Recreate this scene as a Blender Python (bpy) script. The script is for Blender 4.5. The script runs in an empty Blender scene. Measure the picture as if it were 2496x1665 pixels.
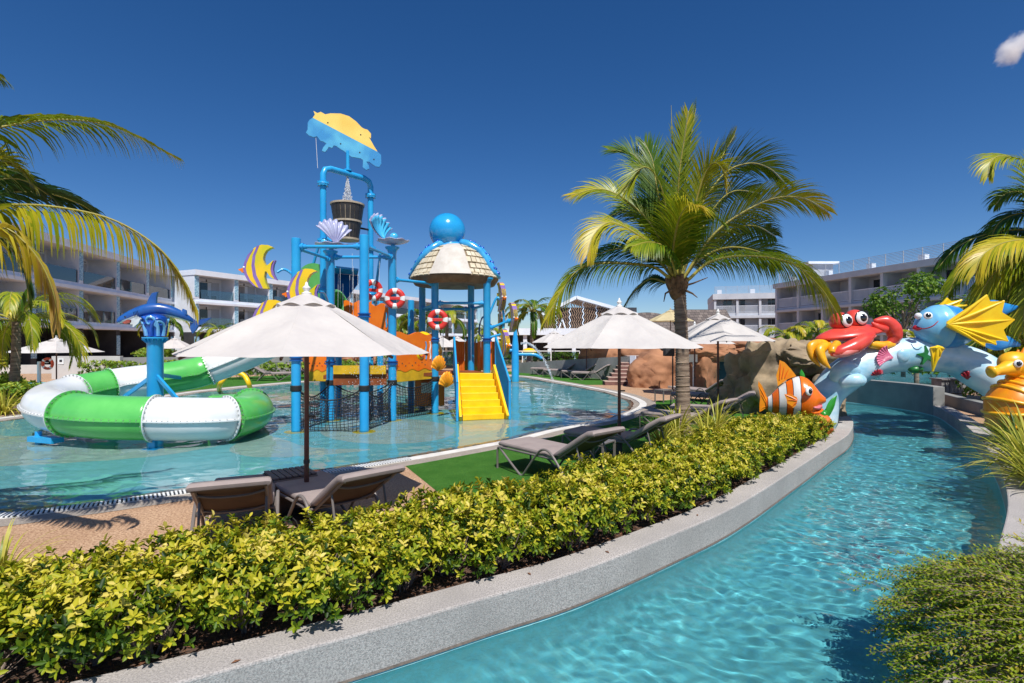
import bpy, bmesh, math, random
import numpy as np
from mathutils import Vector, Matrix, Quaternion, noise as mnoise
from mathutils.geometry import tessellate_polygon

# ------------------------------------------------------------------ camera, sky, sun, exposure
SC = bpy.context.scene
COL = SC.collection
F, CX, CY, H = 1300.0, 1248.0, 832.0, 2.0        # focal length and centre in photograph pixels, eye height
cam_d = bpy.data.cameras.new('camera')
cam_d.sensor_width = 36.0
cam_d.lens = 36.0 * F / 2496.0
cam_d.clip_start = 0.05
cam_d.clip_end = 6000
cam = bpy.data.objects.new('camera', cam_d)
cam.location = (0, 0, H)
cam.rotation_euler = (math.radians(90), 0, 0)
COL.objects.link(cam)
SC.camera = cam

SUN_EL, SUN_X = 58.0, 0.13
sd = Vector((SUN_X, -math.cos(math.radians(SUN_EL)), math.sin(math.radians(SUN_EL)))).normalized()   # towards the sun
W = bpy.data.worlds.new('World')
SC.world = W
W.use_nodes = True
nt = W.node_tree
for n in list(nt.nodes):
    nt.nodes.remove(n)
wo = nt.nodes.new('ShaderNodeOutputWorld')
bg = nt.nodes.new('ShaderNodeBackground')
sky = nt.nodes.new('ShaderNodeTexSky')
sky.sky_type = 'NISHITA'
sky.sun_disc = False
sky.sun_elevation = math.asin(sd.z)
sky.sun_rotation = math.atan2(sd.x, sd.y)
sky.altitude = 0
sky.air_density = 0.75
sky.dust_density = 0.35
sky.ozone_density = 3.2
hs = nt.nodes.new('ShaderNodeHueSaturation')
hs.inputs['Saturation'].default_value = 1.30
hs.inputs['Hue'].default_value = 0.506
nt.links.new(sky.outputs[0], hs.inputs['Color'])
nt.links.new(hs.outputs[0], bg.inputs['Color'])
bg.inputs['Strength'].default_value = 0.09
nt.links.new(bg.outputs[0], wo.inputs['Surface'])
sl = bpy.data.lights.new('sun', 'SUN')
sl.energy = 4.4
sl.angle = math.radians(0.5)
sl.color = (1.0, 0.965, 0.915)
so = bpy.data.objects.new('sun', sl)
so.rotation_euler = (-sd).to_track_quat('-Z', 'Y').to_euler()
so.location = (0, -20, 40)
COL.objects.link(so)
SC.view_settings.view_transform = 'Standard'
SC.view_settings.look = 'None'
SC.view_settings.exposure = 0.24
SC.view_settings.gamma = 1.0
SC.view_settings.use_curve_mapping = False
SC.render.engine = 'CYCLES'
SC.cycles.max_bounces = 8
SC.cycles.transparent_max_bounces = 24
SC.cycles.caustics_reflective = False
SC.cycles.caustics_refractive = True
sl.cycles.is_caustics_light = True
SC.cycles.sample_clamp_indirect = 6.0
SC.cycles.use_denoising = True
SC.cycles.volume_bounces = 6

# ------------------------------------------------------------------ helpers
rnd = random.Random(7)
PI = math.pi

def P(x, y, Y):                       # photograph pixel at depth Y -> world
    return Vector(((x - CX) / F * Y, Y, H + (CY - y) / F * Y))

def G(x, y, z=0.0):                   # photograph pixel on the level z -> world
    Y = (H - z) * F / (y - CY)
    return Vector(((x - CX) / F * Y, Y, z))

def S(r, g, b):                       # sRGB 0-255 -> linear
    def c(v):
        v = v / 255.0
        return v / 12.92 if v <= 0.04045 else ((v + 0.055) / 1.055) ** 2.4
    return (c(r), c(g), c(b), 1.0)

def frame(d, up=Vector((0, 0, 1))):
    d = d.normalized()
    a = up.cross(d)
    if a.length < 1e-4:
        a = Vector((1, 0, 0)).cross(d)
    a.normalize()
    b = d.cross(a)
    return a, b, d

def crom(pts, n=8, closed=False):     # Catmull-Rom through points
    pts = [Vector(p) for p in pts]
    out = []
    N = len(pts)
    rng = range(N) if closed else range(N - 1)
    for i in rng:
        if closed:
            p0, p1, p2, p3 = pts[i - 1], pts[i], pts[(i + 1) % N], pts[(i + 2) % N]
        else:
            p1, p2 = pts[i], pts[i + 1]
            p0 = pts[i - 1] if i > 0 else p1 * 2 - p2
            p3 = pts[i + 2] if i + 2 < N else p2 * 2 - p1
        for k in range(n):
            t = k / n
            out.append(0.5 * ((2 * p1) + (p2 - p0) * t + (2 * p0 - 5 * p1 + 4 * p2 - p3) * t * t
                              + (3 * p1 - p0 - 3 * p2 + p3) * t * t * t))
    if not closed:
        out.append(pts[-1].copy())
    return out

class MB:
    def __init__(s):
        s.v = []; s.f = []; s.m = []
    def add(s, vs, fs, mi=0):
        o = len(s.v)
        s.v.extend([tuple(p) for p in vs])
        s.f.extend([tuple(i + o for i in f) for f in fs])
        s.m.extend([mi] * len(fs))
        return s
    def box(s, c, sz, rz=0.0, mi=0, R=None):
        c = Vector(c)
        if R is None:
            R = Matrix.Rotation(rz, 3, 'Z')
        vs = []
        for z in (-.5, .5):
            for x, y in ((-.5, -.5), (.5, -.5), (.5, .5), (-.5, .5)):
                vs.append(c + R @ Vector((x * sz[0], y * sz[1], z * sz[2])))
        return s.add(vs, [(3, 2, 1, 0), (4, 5, 6, 7), (0, 1, 5, 4), (1, 2, 6, 5), (2, 3, 7, 6), (3, 0, 4, 7)], mi)
    def beam(s, p0, p1, w, h, mi=0, up=Vector((0, 0, 1))):
        p0, p1 = Vector(p0), Vector(p1)
        a, b, d = frame(p1 - p0, up)
        vs = []
        for p in (p0, p1):
            for x, y in ((-.5, -.5), (.5, -.5), (.5, .5), (-.5, .5)):
                vs.append(p + a * x * w + b * y * h)
        return s.add(vs, [(3, 2, 1, 0), (4, 5, 6, 7), (0, 1, 5, 4), (1, 2, 6, 5), (2, 3, 7, 6), (3, 0, 4, 7)], mi)
    def tube(s, pts, r, n=10, mi=0, cap=True, sx=1.0, up=Vector((0, 0, 1))):
        pts = [Vector(p) for p in pts]
        N = len(pts)
        if not hasattr(r, '__len__'):
            r = [r] * N
        vs = []; fs = []
        prev = None
        for i, p in enumerate(pts):
            d = (pts[min(i + 1, N - 1)] - pts[max(i - 1, 0)])
            if prev is None:
                a, b, d = frame(d, up)
            else:
                d = d.normalized()
                a = prev - d * prev.dot(d)
                a.normalize(); b = d.cross(a)
            prev = a
            for k in range(n):
                t = 2 * PI * k / n
                vs.append(p + a * math.cos(t) * r[i] * sx + b * math.sin(t) * r[i])
        for i in range(N - 1):
            for k in range(n):
                k2 = (k + 1) % n
                fs.append((i * n + k, i * n + k2, (i + 1) * n + k2, (i + 1) * n + k))
        if cap:
            fs.append(tuple(range(n - 1, -1, -1)))
            fs.append(tuple((N - 1) * n + k for k in range(n)))
        return s.add(vs, fs, mi)
    def cyl(s, p0, p1, r0, r1=None, n=12, mi=0, cap=True):
        return s.tube([p0, p1], [r0, r0 if r1 is None else r1], n, mi, cap)
    def sphere(s, c, r, nu=16, nv=10, mi=0, R=None):
        c = Vector(c)
        if not hasattr(r, '__len__'):
            r = (r, r, r)
        R = R or Matrix.Identity(3)
        vs = [c + R @ Vector((0, 0, -r[2]))]
        for j in range(1, nv):
            t = -PI / 2 + PI * j / nv
            for i in range(nu):
                a = 2 * PI * i / nu
                vs.append(c + R @ Vector((r[0] * math.cos(t) * math.cos(a), r[1] * math.cos(t) * math.sin(a), r[2] * math.sin(t))))
        vs.append(c + R @ Vector((0, 0, r[2])))
        fs = []
        for i in range(nu):
            fs.append((0, 1 + (i + 1) % nu, 1 + i))
        for j in range(nv - 2):
            for i in range(nu):
                a = 1 + j * nu + i; b = 1 + j * nu + (i + 1) % nu
                fs.append((a, b, b + nu, a + nu))
        L = len(vs) - 1
        for i in range(nu):
            fs.append((L, 1 + (nv - 2) * nu + i, 1 + (nv - 2) * nu + (i + 1) % nu))
        return s.add(vs, fs, mi)
    def lathe(s, prof, o=(0, 0, 0), n=16, mi=0, cap=False):
        o = Vector(o); vs = []; fs = []
        for r, z in prof:
            for k in range(n):
                t = 2 * PI * k / n
                vs.append(o + Vector((r * math.cos(t), r * math.sin(t), z)))
        for i in range(len(prof) - 1):
            for k in range(n):
                k2 = (k + 1) % n
                fs.append((i * n + k, i * n + k2, (i + 1) * n + k2, (i + 1) * n + k))
        if cap:
            fs.append(tuple(range(n - 1, -1, -1)))
            fs.append(tuple((len(prof) - 1) * n + k for k in range(n)))
        return s.add(vs, fs, mi)
    def loft(s, secs, n=20, mi=0, cap=True, mis=None):
        """secs: (centre, half-vector a, half-vector b)"""
        vs = []; fs = []; ms = []
        for c, a, b in secs:
            c, a, b = Vector(c), Vector(a), Vector(b)
            for k in range(n):
                t = 2 * PI * k / n
                vs.append(c + a * math.cos(t) + b * math.sin(t))
        for i in range(len(secs) - 1):
            for k in range(n):
                k2 = (k + 1) % n
                fs.append((i * n + k, i * n + k2, (i + 1) * n + k2, (i + 1) * n + k))
                ms.append(mis[i] if mis else mi)
        if cap:
            fs.append(tuple(range(n - 1, -1, -1))); ms.append(ms[0])
            fs.append(tuple((len(secs) - 1) * n + k for k in range(n))); ms.append(ms[-1])
        o = len(s.v)
        s.v.extend([tuple(p) for p in vs]); s.f.extend([tuple(i + o for i in f) for f in fs]); s.m.extend(ms)
        return s
    def prism(s, outline, o, ux, uy, th, mi=0, mi_side=None):
        """flat plate: outline in (u,v), thickness th along ux x uy, centred"""
        o, ux, uy = Vector(o), Vector(ux), Vector(uy)
        nz = ux.cross(uy).normalized()
        A = [o + ux * u + uy * v + nz * th / 2 for u, v in outline]
        B = [o + ux * u + uy * v - nz * th / 2 for u, v in outline]
        n = len(outline)
        tri = tessellate_polygon([[Vector((u, v, 0)) for u, v in outline]])
        fs = []
        for t in tri:
            a, b, c = t
            (x0, y0), (x1, y1), (x2, y2) = outline[a], outline[b], outline[c]
            if (x1 - x0) * (y2 - y0) - (x2 - x0) * (y1 - y0) < 0:
                a, b, c = a, c, b
            fs.append((a, b, c)); fs.append((c + n, b + n, a + n))
        s.add(A + B, fs, mi)
        area = sum(outline[i][0] * outline[(i + 1) % n][1] - outline[(i + 1) % n][0] * outline[i][1] for i in range(n))
        sd_ = []
        for i in range(n):
            j = (i + 1) % n
            sd_.append((i, i + n, j + n, j) if area > 0 else (j, j + n, i + n, i))
        s.add(A + B, sd_, mi if mi_side is None else mi_side)
        return s
    def build(s, name, mats, parent=None, smooth=True, angle=40, loc=None, bevel=0):
        me = bpy.data.meshes.new(name)
        me.from_pydata(s.v, [], s.f)
        if not isinstance(mats, (list, tuple)):
            mats = [mats]
        for m in mats:
            me.materials.append(m)
        if len(mats) > 1:
            me.polygons.foreach_set('material_index', s.m)
        if smooth:
            me.polygons.foreach_set('use_smooth', [True] * len(me.polygons))
            if angle:
                me.set_sharp_from_angle(angle=math.radians(angle))
        me.update()
        ob = bpy.data.objects.new(name, me)
        COL.objects.link(ob)
        if parent is not None:
            ob.parent = parent
        if loc is not None:
            ob.location = loc
        if bevel:
            md = ob.modifiers.new('bevel', 'BEVEL')
            md.width = bevel; md.segments = 2; md.limit_method = 'ANGLE'; md.angle_limit = math.radians(40)
        return ob

def tag(o, label=None, cat=None, group=None, kind=None):
    if label: o['label'] = label
    if cat: o['category'] = cat
    if group: o['group'] = group
    if kind: o['kind'] = kind
    return o

def empty(name, loc=(0, 0, 0), rz=0.0):
    o = bpy.data.objects.new(name, None)
    o.empty_display_size = 0.2
    o.location = loc
    o.rotation_euler = (0, 0, rz)
    COL.objects.link(o)
    return o

def copy_tree(o, parent=None):
    c = o.copy()
    COL.objects.link(c)
    c.parent = parent
    for ch in list(o.children):
        copy_tree(ch, c)
    return c

ORD = ['', 'first', 'second', 'third', 'fourth', 'fifth', 'sixth', 'seventh', 'eighth', 'ninth', 'tenth', 'eleventh', 'twelfth', 'thirteenth', 'fourteenth', 'fifteenth',
       'sixteenth', 'seventeenth', 'eighteenth', 'nineteenth', 'twentieth'] + ['twenty-' + w for w in ('first', 'second', 'third', 'fourth', 'fifth', 'sixth', 'seventh', 'eighth', 'ninth')] + ['thirtieth'] + ['thirty-' + w for w in ('first', 'second', 'third', 'fourth', 'fifth', 'sixth', 'seventh', 'eighth', 'ninth')] + ['fortieth']

# ------------------------------------------------------------------ materials
def newmat(name):
    m = bpy.data.materials.new(name)
    m.use_nodes = True
    t = m.node_tree
    for n in list(t.nodes):
        t.nodes.remove(n)
    out = t.nodes.new('ShaderNodeOutputMaterial')
    return m, t, out

def N(t, kind, **kw):
    n = t.nodes.new(kind)
    for k, v in kw.items():
        if k in n.inputs.keys():
            n.inputs[k].default_value = v
        else:
            setattr(n, k, v)
    return n

def mixrgb(t, fac, a, b, blend='MIX'):
    n = t.nodes.new('ShaderNodeMix')
    n.data_type = 'RGBA'; n.blend_type = blend
    for sock, val in ((n.inputs[0], fac), (n.inputs[6], a), (n.inputs[7], b)):
        if hasattr(val, 'is_linked'):
            t.links.new(val, sock)
        else:
            sock.default_value = val
    return n.outputs[2]

def ramp(t, fac, stops):
    n = t.nodes.new('ShaderNodeValToRGB')
    e = n.color_ramp.elements
    while len(e) < len(stops):
        e.new(0.5)
    for i, (p, c) in enumerate(stops):
        e[i].position = p; e[i].color = c
    t.links.new(fac, n.inputs[0])
    return n.outputs[0]

def pm(name, c1, c2=None, scale=4.0, rough=0.5, bump=0.0, bscale=40.0, metal=0.0, coat=0.0, spec=0.5, detail=4,
       lo=0.35, hi=0.65, coord='Object', stretch=None, speck=None, sscale=200.0):
    """paint / plastic / stone: base colour broken up by noise, optional fine relief and specks"""
    m, t, out = newmat(name)
    b = N(t, 'ShaderNodeBsdfPrincipled', Roughness=rough, Metallic=metal)
    b.inputs['Specular IOR Level'].default_value = spec
    b.inputs['Coat Weight'].default_value = coat
    b.inputs['Coat Roughness'].default_value = 0.12
    tc = N(t, 'ShaderNodeTexCoord')
    co = tc.outputs[coord]
    if stretch:
        mp = N(t, 'ShaderNodeMapping')
        mp.inputs['Scale'].default_value = stretch
        t.links.new(co, mp.inputs[0]); co = mp.outputs[0]
    if c2 is None:
        c2 = tuple(min(1, v * 0.86) for v in c1[:3]) + (1,)
    nz = N(t, 'ShaderNodeTexNoise', Scale=scale, Detail=detail, Roughness=0.6)
    t.links.new(co, nz.inputs['Vector'])
    c = ramp(t, nz.outputs[0], [(lo, c1), (hi, c2)])
    if speck:
        n2 = N(t, 'ShaderNodeTexNoise', Scale=sscale, Detail=2, Roughness=0.7)
        t.links.new(co, n2.inputs['Vector'])
        f = ramp(t, n2.outputs[0], [(0.42, (0, 0, 0, 1)), (0.62, (1, 1, 1, 1))])
        c = mixrgb(t, f, c, speck)
    t.links.new(c, b.inputs['Base Color'])
    if bump:
        n3 = N(t, 'ShaderNodeTexNoise', Scale=bscale, Detail=4, Roughness=0.6)
        t.links.new(co, n3.inputs['Vector'])
        bp = N(t, 'ShaderNodeBump', Strength=bump, Distance=0.02)
        t.links.new(n3.outputs[0], bp.inputs['Height'])
        t.links.new(bp.outputs[0], b.inputs['Normal'])
    t.links.new(b.outputs[0], out.inputs[0])
    return m

def leafmat(name, stops, rough=0.45, trans=0.35, attr='rnd'):
    """foliage: colour per leaf from the float attribute rnd, light passes through"""
    m, t, out = newmat(name)
    at = N(t, 'ShaderNodeAttribute', attribute_name=attr)
    c = ramp(t, at.outputs['Fac'], stops)
    b = N(t, 'ShaderNodeBsdfPrincipled', Roughness=rough)
    b.inputs['Specular IOR Level'].default_value = 0.35
    t.links.new(c, b.inputs['Base Color'])
    tr = N(t, 'ShaderNodeBsdfTranslucent')
    c2 = mixrgb(t, 0.55, c, (0.75, 0.85, 0.05, 1), 'MULTIPLY')
    c3 = mixrgb(t, 0.5, c, c2)
    t.links.new(c3, tr.inputs[0])
    mx = N(t, 'ShaderNodeMixShader')
    mx.inputs[0].default_value = trans
    t.links.new(b.outputs[0], mx.inputs[1]); t.links.new(tr.outputs[0], mx.inputs[2])
    t.links.new(mx.outputs[0], out.inputs[0])
    return m

def setattr_float(ob, vals, name='rnd'):
    a = ob.data.attributes.new(name, 'FLOAT', 'POINT')
    a.data.foreach_set('value', np.asarray(vals, dtype=np.float32))

BLUE = pm('blue_paint', S(46, 168, 224), S(36, 154, 216), scale=2, rough=0.32, coat=0.25)
BLUE_D = pm('deep_blue_paint', S(10, 92, 160), S(8, 80, 150), scale=2, rough=0.35, coat=0.2)
ORANGE = pm('orange_plastic', S(246, 128, 26), S(236, 112, 16), scale=3, rough=0.4)
YELLOW = pm('yellow_plastic', S(250, 204, 12), S(240, 186, 8), scale=3, rough=0.38)
RED = pm('red_plastic', S(222, 62, 52), S(204, 48, 44), scale=4, rough=0.38)
WHITE = pm('white_plastic', S(236, 236, 232), S(226, 227, 224), scale=3, rough=0.4)
SL_GREEN = pm('green_fibreglass', S(104, 196, 98), S(86, 182, 84), scale=1.6, rough=0.3, coat=0.3)
SL_WHITE = pm('white_fibreglass', S(232, 232, 230), S(218, 221, 220), scale=1.6, rough=0.3, coat=0.3)
STEEL = pm('bolt_steel', (0.5, 0.5, 0.48, 1), rough=0.35, metal=0.8)
BLACK = pm('black_rope', (0.012, 0.012, 0.014, 1), rough=0.7)
EYEBLACK = pm('eye_black', (0.01, 0.01, 0.012, 1), rough=0.12, coat=0.5)
EYEWHITE = pm('eye_white', S(240, 240, 238), S(225, 228, 230), rough=0.2, coat=0.5)
CONC = pm('exposed_aggregate_concrete', S(204, 196, 189), S(168, 162, 156), scale=1.7, rough=0.85, bump=0.5, bscale=150,
          speck=S(152, 146, 141), sscale=80, detail=7, lo=.3, hi=.75)
CONC_D = pm('grey_concrete', S(150, 150, 146), S(126, 127, 124), scale=1.1, rough=0.85, bump=0.15, bscale=60, detail=7)
WHITEWALL = pm('white_render', S(230, 236, 244), S(216, 223, 232), scale=0.6, rough=0.8)
GREYWALL = pm('grey_render', S(196, 200, 206), S(180, 185, 193), scale=0.5, rough=0.85)
DARKGLASS = pm('dark_glass', (0.02, 0.028, 0.035, 1), rough=0.06, spec=0.8)
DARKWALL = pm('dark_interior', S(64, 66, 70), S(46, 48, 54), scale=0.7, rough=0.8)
# ------------------------------------------------------------------ the setting: ground, pool, river, turf
def watermat(name, tint, bump, bscale, stretch=(1, 1, 1)):
    """far still water: even tint seen through a rippled reflecting surface"""
    m, t, out = newmat(name)
    tc = N(t, 'ShaderNodeTexCoord')
    mp = N(t, 'ShaderNodeMapping')
    mp.inputs['Scale'].default_value = stretch
    t.links.new(tc.outputs['Object'], mp.inputs[0])
    tr = N(t, 'ShaderNodeBsdfTransparent'); tr.inputs[0].default_value = tint
    gl = N(t, 'ShaderNodeBsdfGlossy', Roughness=0.06)
    b1 = N(t, 'ShaderNodeTexNoise', Scale=bscale, Detail=5, Roughness=0.6)
    t.links.new(mp.outputs[0], b1.inputs['Vector'])
    bp = N(t, 'ShaderNodeBump', Strength=bump, Distance=0.04)
    t.links.new(b1.outputs[0], bp.inputs['Height'])
    t.links.new(bp.outputs[0], gl.inputs['Normal'])
    fz = N(t, 'ShaderNodeFresnel', IOR=1.33)
    t.links.new(bp.outputs[0], fz.inputs['Normal'])
    mx = N(t, 'ShaderNodeMixShader')
    t.links.new(fz.outputs[0], mx.inputs[0])
    t.links.new(tr.outputs[0], mx.inputs[1]); t.links.new(gl.outputs[0], mx.inputs[2])
    t.links.new(mx.outputs[0], out.inputs[0])
    return m

def clearwater(name, tint):
    """clear water: the rippled mesh itself refracts and reflects, and focuses the sun on the floor below"""
    m, t, out = newmat(name)
    b = N(t, 'ShaderNodeBsdfRefraction', Roughness=0.0, IOR=1.33); b.inputs[0].default_value = tint
    g_ = N(t, 'ShaderNodeBsdfGlossy', Roughness=0.02)
    f = N(t, 'ShaderNodeFresnel', IOR=1.33); mx = N(t, 'ShaderNodeMixShader')
    t.links.new(f.outputs[0], mx.inputs[0]); t.links.new(b.outputs[0], mx.inputs[1]); t.links.new(g_.outputs[0], mx.inputs[2])
    t.links.new(mx.outputs[0], out.inputs[0])
    return m

AGG = pm('beige_aggregate', S(206, 172, 138), S(188, 152, 118), scale=1.4, rough=0.9, bump=0.4, bscale=120,
         speck=S(146, 108, 80), sscale=42)
AGG_G = pm('grey_aggregate', S(178, 166, 152), S(158, 148, 136), scale=2.0, rough=0.9, bump=0.3, bscale=120,
           speck=S(128, 118, 108), sscale=110)
TURF = pm('artificial_turf', S(84, 134, 54), S(66, 116, 42), scale=2.5, rough=0.95, bump=0.8, bscale=220,
          speck=S(52, 96, 34), sscale=130, spec=0.1)
SOIL = pm('planter_soil', S(84, 68, 58), S(52, 42, 36), scale=9, rough=0.95, bump=1.0, bscale=50,
          speck=S(112, 82, 62), sscale=45)
COPING = pm('white_coping', S(226, 222, 214), S(204, 199, 190), scale=3, rough=0.7)
FLOOR_T = pm('turquoise_mosaic', S(150, 212, 212), S(130, 200, 204), scale=1.5, rough=0.5, speck=S(150, 212, 218), sscale=26)
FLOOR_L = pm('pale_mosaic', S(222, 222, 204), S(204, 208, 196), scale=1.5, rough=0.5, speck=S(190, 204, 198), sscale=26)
RIV_T = pm('river_tile', S(160, 210, 208), S(140, 198, 200), scale=1.2, rough=0.5, speck=S(150, 214, 220), sscale=16)
POOL_W = clearwater('pool_water', (0.80, 0.95, 0.97, 1))
RIV_W = clearwater('river_water', (0.58, 0.83, 0.87, 1))
LAG_W = watermat('lagoon_water', (0.5, 0.72, 0.78, 1), 0.6, 2.0, stretch=(0.6, 1.4, 1))

POOL = [(-13.4, 13.4), (-12.9, 16.5), (-12.7, 19.4), (-12.5, 22), (-10.9, 26), (-8.8, 28.9), (-6, 31), (-3, 32), (.38, 31), (2.26, 26.5),
        (3.6, 22.6), (4.2, 20.2), (4.33, 18.2), (4.1, 16.7), (3.4, 15.1), (2.5, 13.6), (1.04, 12.1), (.27, 11.05), (-.38, 10.35),
        (-1.75, 9.05), (-3.04, 7.98), (-4.3, 7.08), (-5.2, 6.45), (-6.2, 6.0), (-9.5, 5.7), (-13.2, 7.2), (-14.2, 10.2)]
POOL = [Vector((x, y, 0)) for x, y in POOL]
poolC = crom(POOL, 6, closed=True)                 # centre of the white coping band

def offs(line, d, closed=True):                    # offset a plan curve; + is to the left of its direction
    out = []
    n = len(line)
    for i in range(n):
        a = line[i - 1] if (closed or i > 0) else line[i]
        b = line[(i + 1) % n] if (closed or i < n - 1) else line[i]
        t = (b - a); t.z = 0; t.normalize()
        out.append(line[i] + Vector((-t.y, t.x, 0)) * d)
    return out
area = sum(poolC[i - 1].x * poolC[i].y - poolC[i].x * poolC[i - 1].y for i in range(len(poolC)))
SG = -1.0 if area > 0 else 1.0                     # outward offset sign

def lvl(line, z):
    return [Vector((p.x, p.y, z)) for p in line]

def strip(mb, A, B, mi=0, closed=True):
    n = len(A)
    fs = []
    for i in range(n if closed else n - 1):
        j = (i + 1) % n
        fs.append((i, j, j + n, i + n))
    mb.add(list(A) + list(B), fs, mi)
    return mb

def fill(mb, loops, z, mi=0):
    """horizontal sheet with holes"""
    flat = [Vector((p[0], p[1], 0)) for l in loops for p in l]
    tri = tessellate_polygon([[Vector((p[0], p[1], 0)) for p in l] for l in loops])
    fs = []
    for a, b, c in tri:
        A, B, C_ = flat[a], flat[b], flat[c]
        if (B.x - A.x) * (C_.y - A.y) - (C_.x - A.x) * (B.y - A.y) < 0:
            b, c = c, b
        fs.append((a, b, c))
    mb.add([Vector((p.x, p.y, z)) for p in flat], fs, mi)
    return mb

RL = [(-8, .2), (-4.5, 1.65), (-2.5, 2.63), (-1.03, 3.45), (-.15, 3.99), (.56, 4.43), (1.5, 5.19), (2.6, 6.18), (4.29, 8.02),
      (5.7, 9.6), (7.1, 11.2), (8.45, 13.3), (9.0, 15.2), (8.9, 17.5), (8.0, 20.5), (6.5, 24)]
RR = [(-7, -2.6), (-3.6, -1.2), (-1.2, .45), (.3, 1.45), (1.6, 2.35), (2.9, 3.4), (3.9, 4.35), (4.6, 5.04), (5.76, 6.2), (6.83, 7.42),
      (8.0, 8.88), (9.75, 11.3), (11.5, 14), (12.6, 16.2), (12.4, 18.5), (11.4, 21.5), (9.8, 25)]
rivL = crom([Vector((x, y, 0)) for x, y in RL], 6)
rivR = crom([Vector((x, y, 0)) for x, y in RR], 6)
outer = offs(poolC, SG * 0.1)
riverpoly = rivL + rivR[::-1]
lagoon = [Vector(p + (0,)) for p in ((14.6, 24.5), (40, 21), (60, 30), (52, 44), (20, 46), (13, 36))]
lagoonL = [Vector(p + (0,)) for p in ((-20.2, 14.5), (-20.5, 26.2), (-30, 26.2), (-34, 14))]

R_ = 2500
g = MB()
fill(g, [[(-R_, -300), (R_, -300), (R_, R_), (-R_, R_)], lvl(outer, 0), offs(rivL, 0.02, False) + offs(rivR, -0.02, False)[::-1], lagoon, lagoonL], 0.0)
tag(g.build('ground', AGG, smooth=False), kind='structure')

# coping ring, sloping lip, pool floor, water
ring_o = offs(poolC, SG * 0.42); ring_w = offs(poolC, SG * 0.11); ring_i = offs(poolC, -SG * 0.11)
lip = offs(poolC, -SG * 0.45); deep = offs(poolC, -SG * 1.3)
m = MB()
strip(m, lvl(ring_o, .004), lvl(ring_w, .004))
pk = tag(m.build('pool_surround', AGG_G, smooth=False), kind='structure')
m = MB()
strip(m, lvl(ring_w, .008), lvl(ring_i, .008))
strip(m, lvl(ring_i, .008), lvl(ring_i, -.02)); strip(m, lvl(ring_w, -.3), lvl(ring_w, .008))
tag(m.build('pool_coping', COPING, smooth=False), kind='structure')
m = MB()
strip(m, lvl(ring_i, -.012), lvl(lip, -.05), 0); strip(m, lvl(lip, -.05), lvl(deep, -.22), 1)
fill(m, [lvl(deep, 0)], -.22, 1)
tag(m.build('pool_floor', [AGG_G, FLOOR_T], smooth=False), kind='structure').cycles.is_caustics_receiver = True
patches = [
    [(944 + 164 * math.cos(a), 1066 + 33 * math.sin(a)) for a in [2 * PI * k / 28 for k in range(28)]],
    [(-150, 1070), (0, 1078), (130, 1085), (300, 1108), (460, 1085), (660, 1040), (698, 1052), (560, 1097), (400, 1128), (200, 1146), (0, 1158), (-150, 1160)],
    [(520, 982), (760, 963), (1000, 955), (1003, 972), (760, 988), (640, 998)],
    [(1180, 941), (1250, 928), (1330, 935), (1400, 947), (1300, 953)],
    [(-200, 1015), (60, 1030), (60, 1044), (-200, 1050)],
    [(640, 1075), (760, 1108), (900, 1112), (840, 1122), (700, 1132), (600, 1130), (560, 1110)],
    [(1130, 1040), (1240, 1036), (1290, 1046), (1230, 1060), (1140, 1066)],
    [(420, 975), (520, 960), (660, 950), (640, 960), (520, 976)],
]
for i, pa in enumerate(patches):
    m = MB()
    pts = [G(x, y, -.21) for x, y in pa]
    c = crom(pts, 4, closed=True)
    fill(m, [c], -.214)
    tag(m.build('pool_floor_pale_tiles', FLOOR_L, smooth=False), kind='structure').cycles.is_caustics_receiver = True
def ripple(x, y, amps):
    wx = .16 * mnoise.noise(Vector((x * 1.1, y * 1.1, 9.1))); wy = .16 * mnoise.noise(Vector((x * 1.1, y * 1.1, 3.7)))
    k = 1.0 + .8 * mnoise.noise(Vector((x * .55, y * .55, 5.5)))
    x, y = x + wx, y + wy
    h = 0.0
    for f, a in amps:
        t = f * .9; c, s_ = math.cos(t), math.sin(t)
        h += a * (k if f > 2 else 1) * mnoise.noise(Vector(((x * c - y * s_) * f * .8, (x * s_ + y * c) * f * 1.25, f * 1.7)))
    return h
# rippled surface on a grid that widens with distance
pin = [(p.x, p.y) for p in offs(poolC, -SG * 0.125)]
pxa = np.array(pin); pxb = np.roll(pxa, -1, 0)
rows = [5.4]
while rows[-1] < 32.5:
    rows.append(rows[-1] * 1.0062)
wc = 420; w0, w1 = -1.28, .30
gv = []
us = np.linspace(w0, w1, wc)
inside_ = np.zeros((len(rows), wc), bool)
for i, yy in enumerate(rows):
    xx = us * yy
    c = np.zeros(wc, bool)
    for (xa, ya), (xb, yb) in zip(pxa, pxb):
        if (ya > yy) != (yb > yy):
            c ^= xx < (xb - xa) * (yy - ya) / (yb - ya) + xa
    inside_[i] = c
vid = {}; fs_ = []
for i in range(len(rows) - 1):
    for j in range(wc - 1):
        if inside_[i, j] and inside_[i + 1, j] and inside_[i, j + 1] and inside_[i + 1, j + 1]:
            q = []
            for (a_, b_) in ((i, j), (i, j + 1), (i + 1, j + 1), (i + 1, j)):
                if (a_, b_) not in vid:
                    vid[(a_, b_)] = len(gv)
                    yy = rows[a_]; xx = us[b_] * yy
                    k_ = max(.25, min(1, 9 / yy))
                    gv.append((xx, yy, -.03 + ripple(xx, yy, ((1.3, .009), (3.2, .008 * max(.5, k_)), (7.0, .0055 * k_), (13.0, .0018 * k_ * k_)))))
                q.append(vid[(a_, b_)])
            fs_.append(tuple(q))
m = MB(); m.add(gv, fs_)
pw = tag(m.build('pool_water', POOL_W, angle=0), kind='structure')
pw.cycles.is_caustics_caster = True

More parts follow.
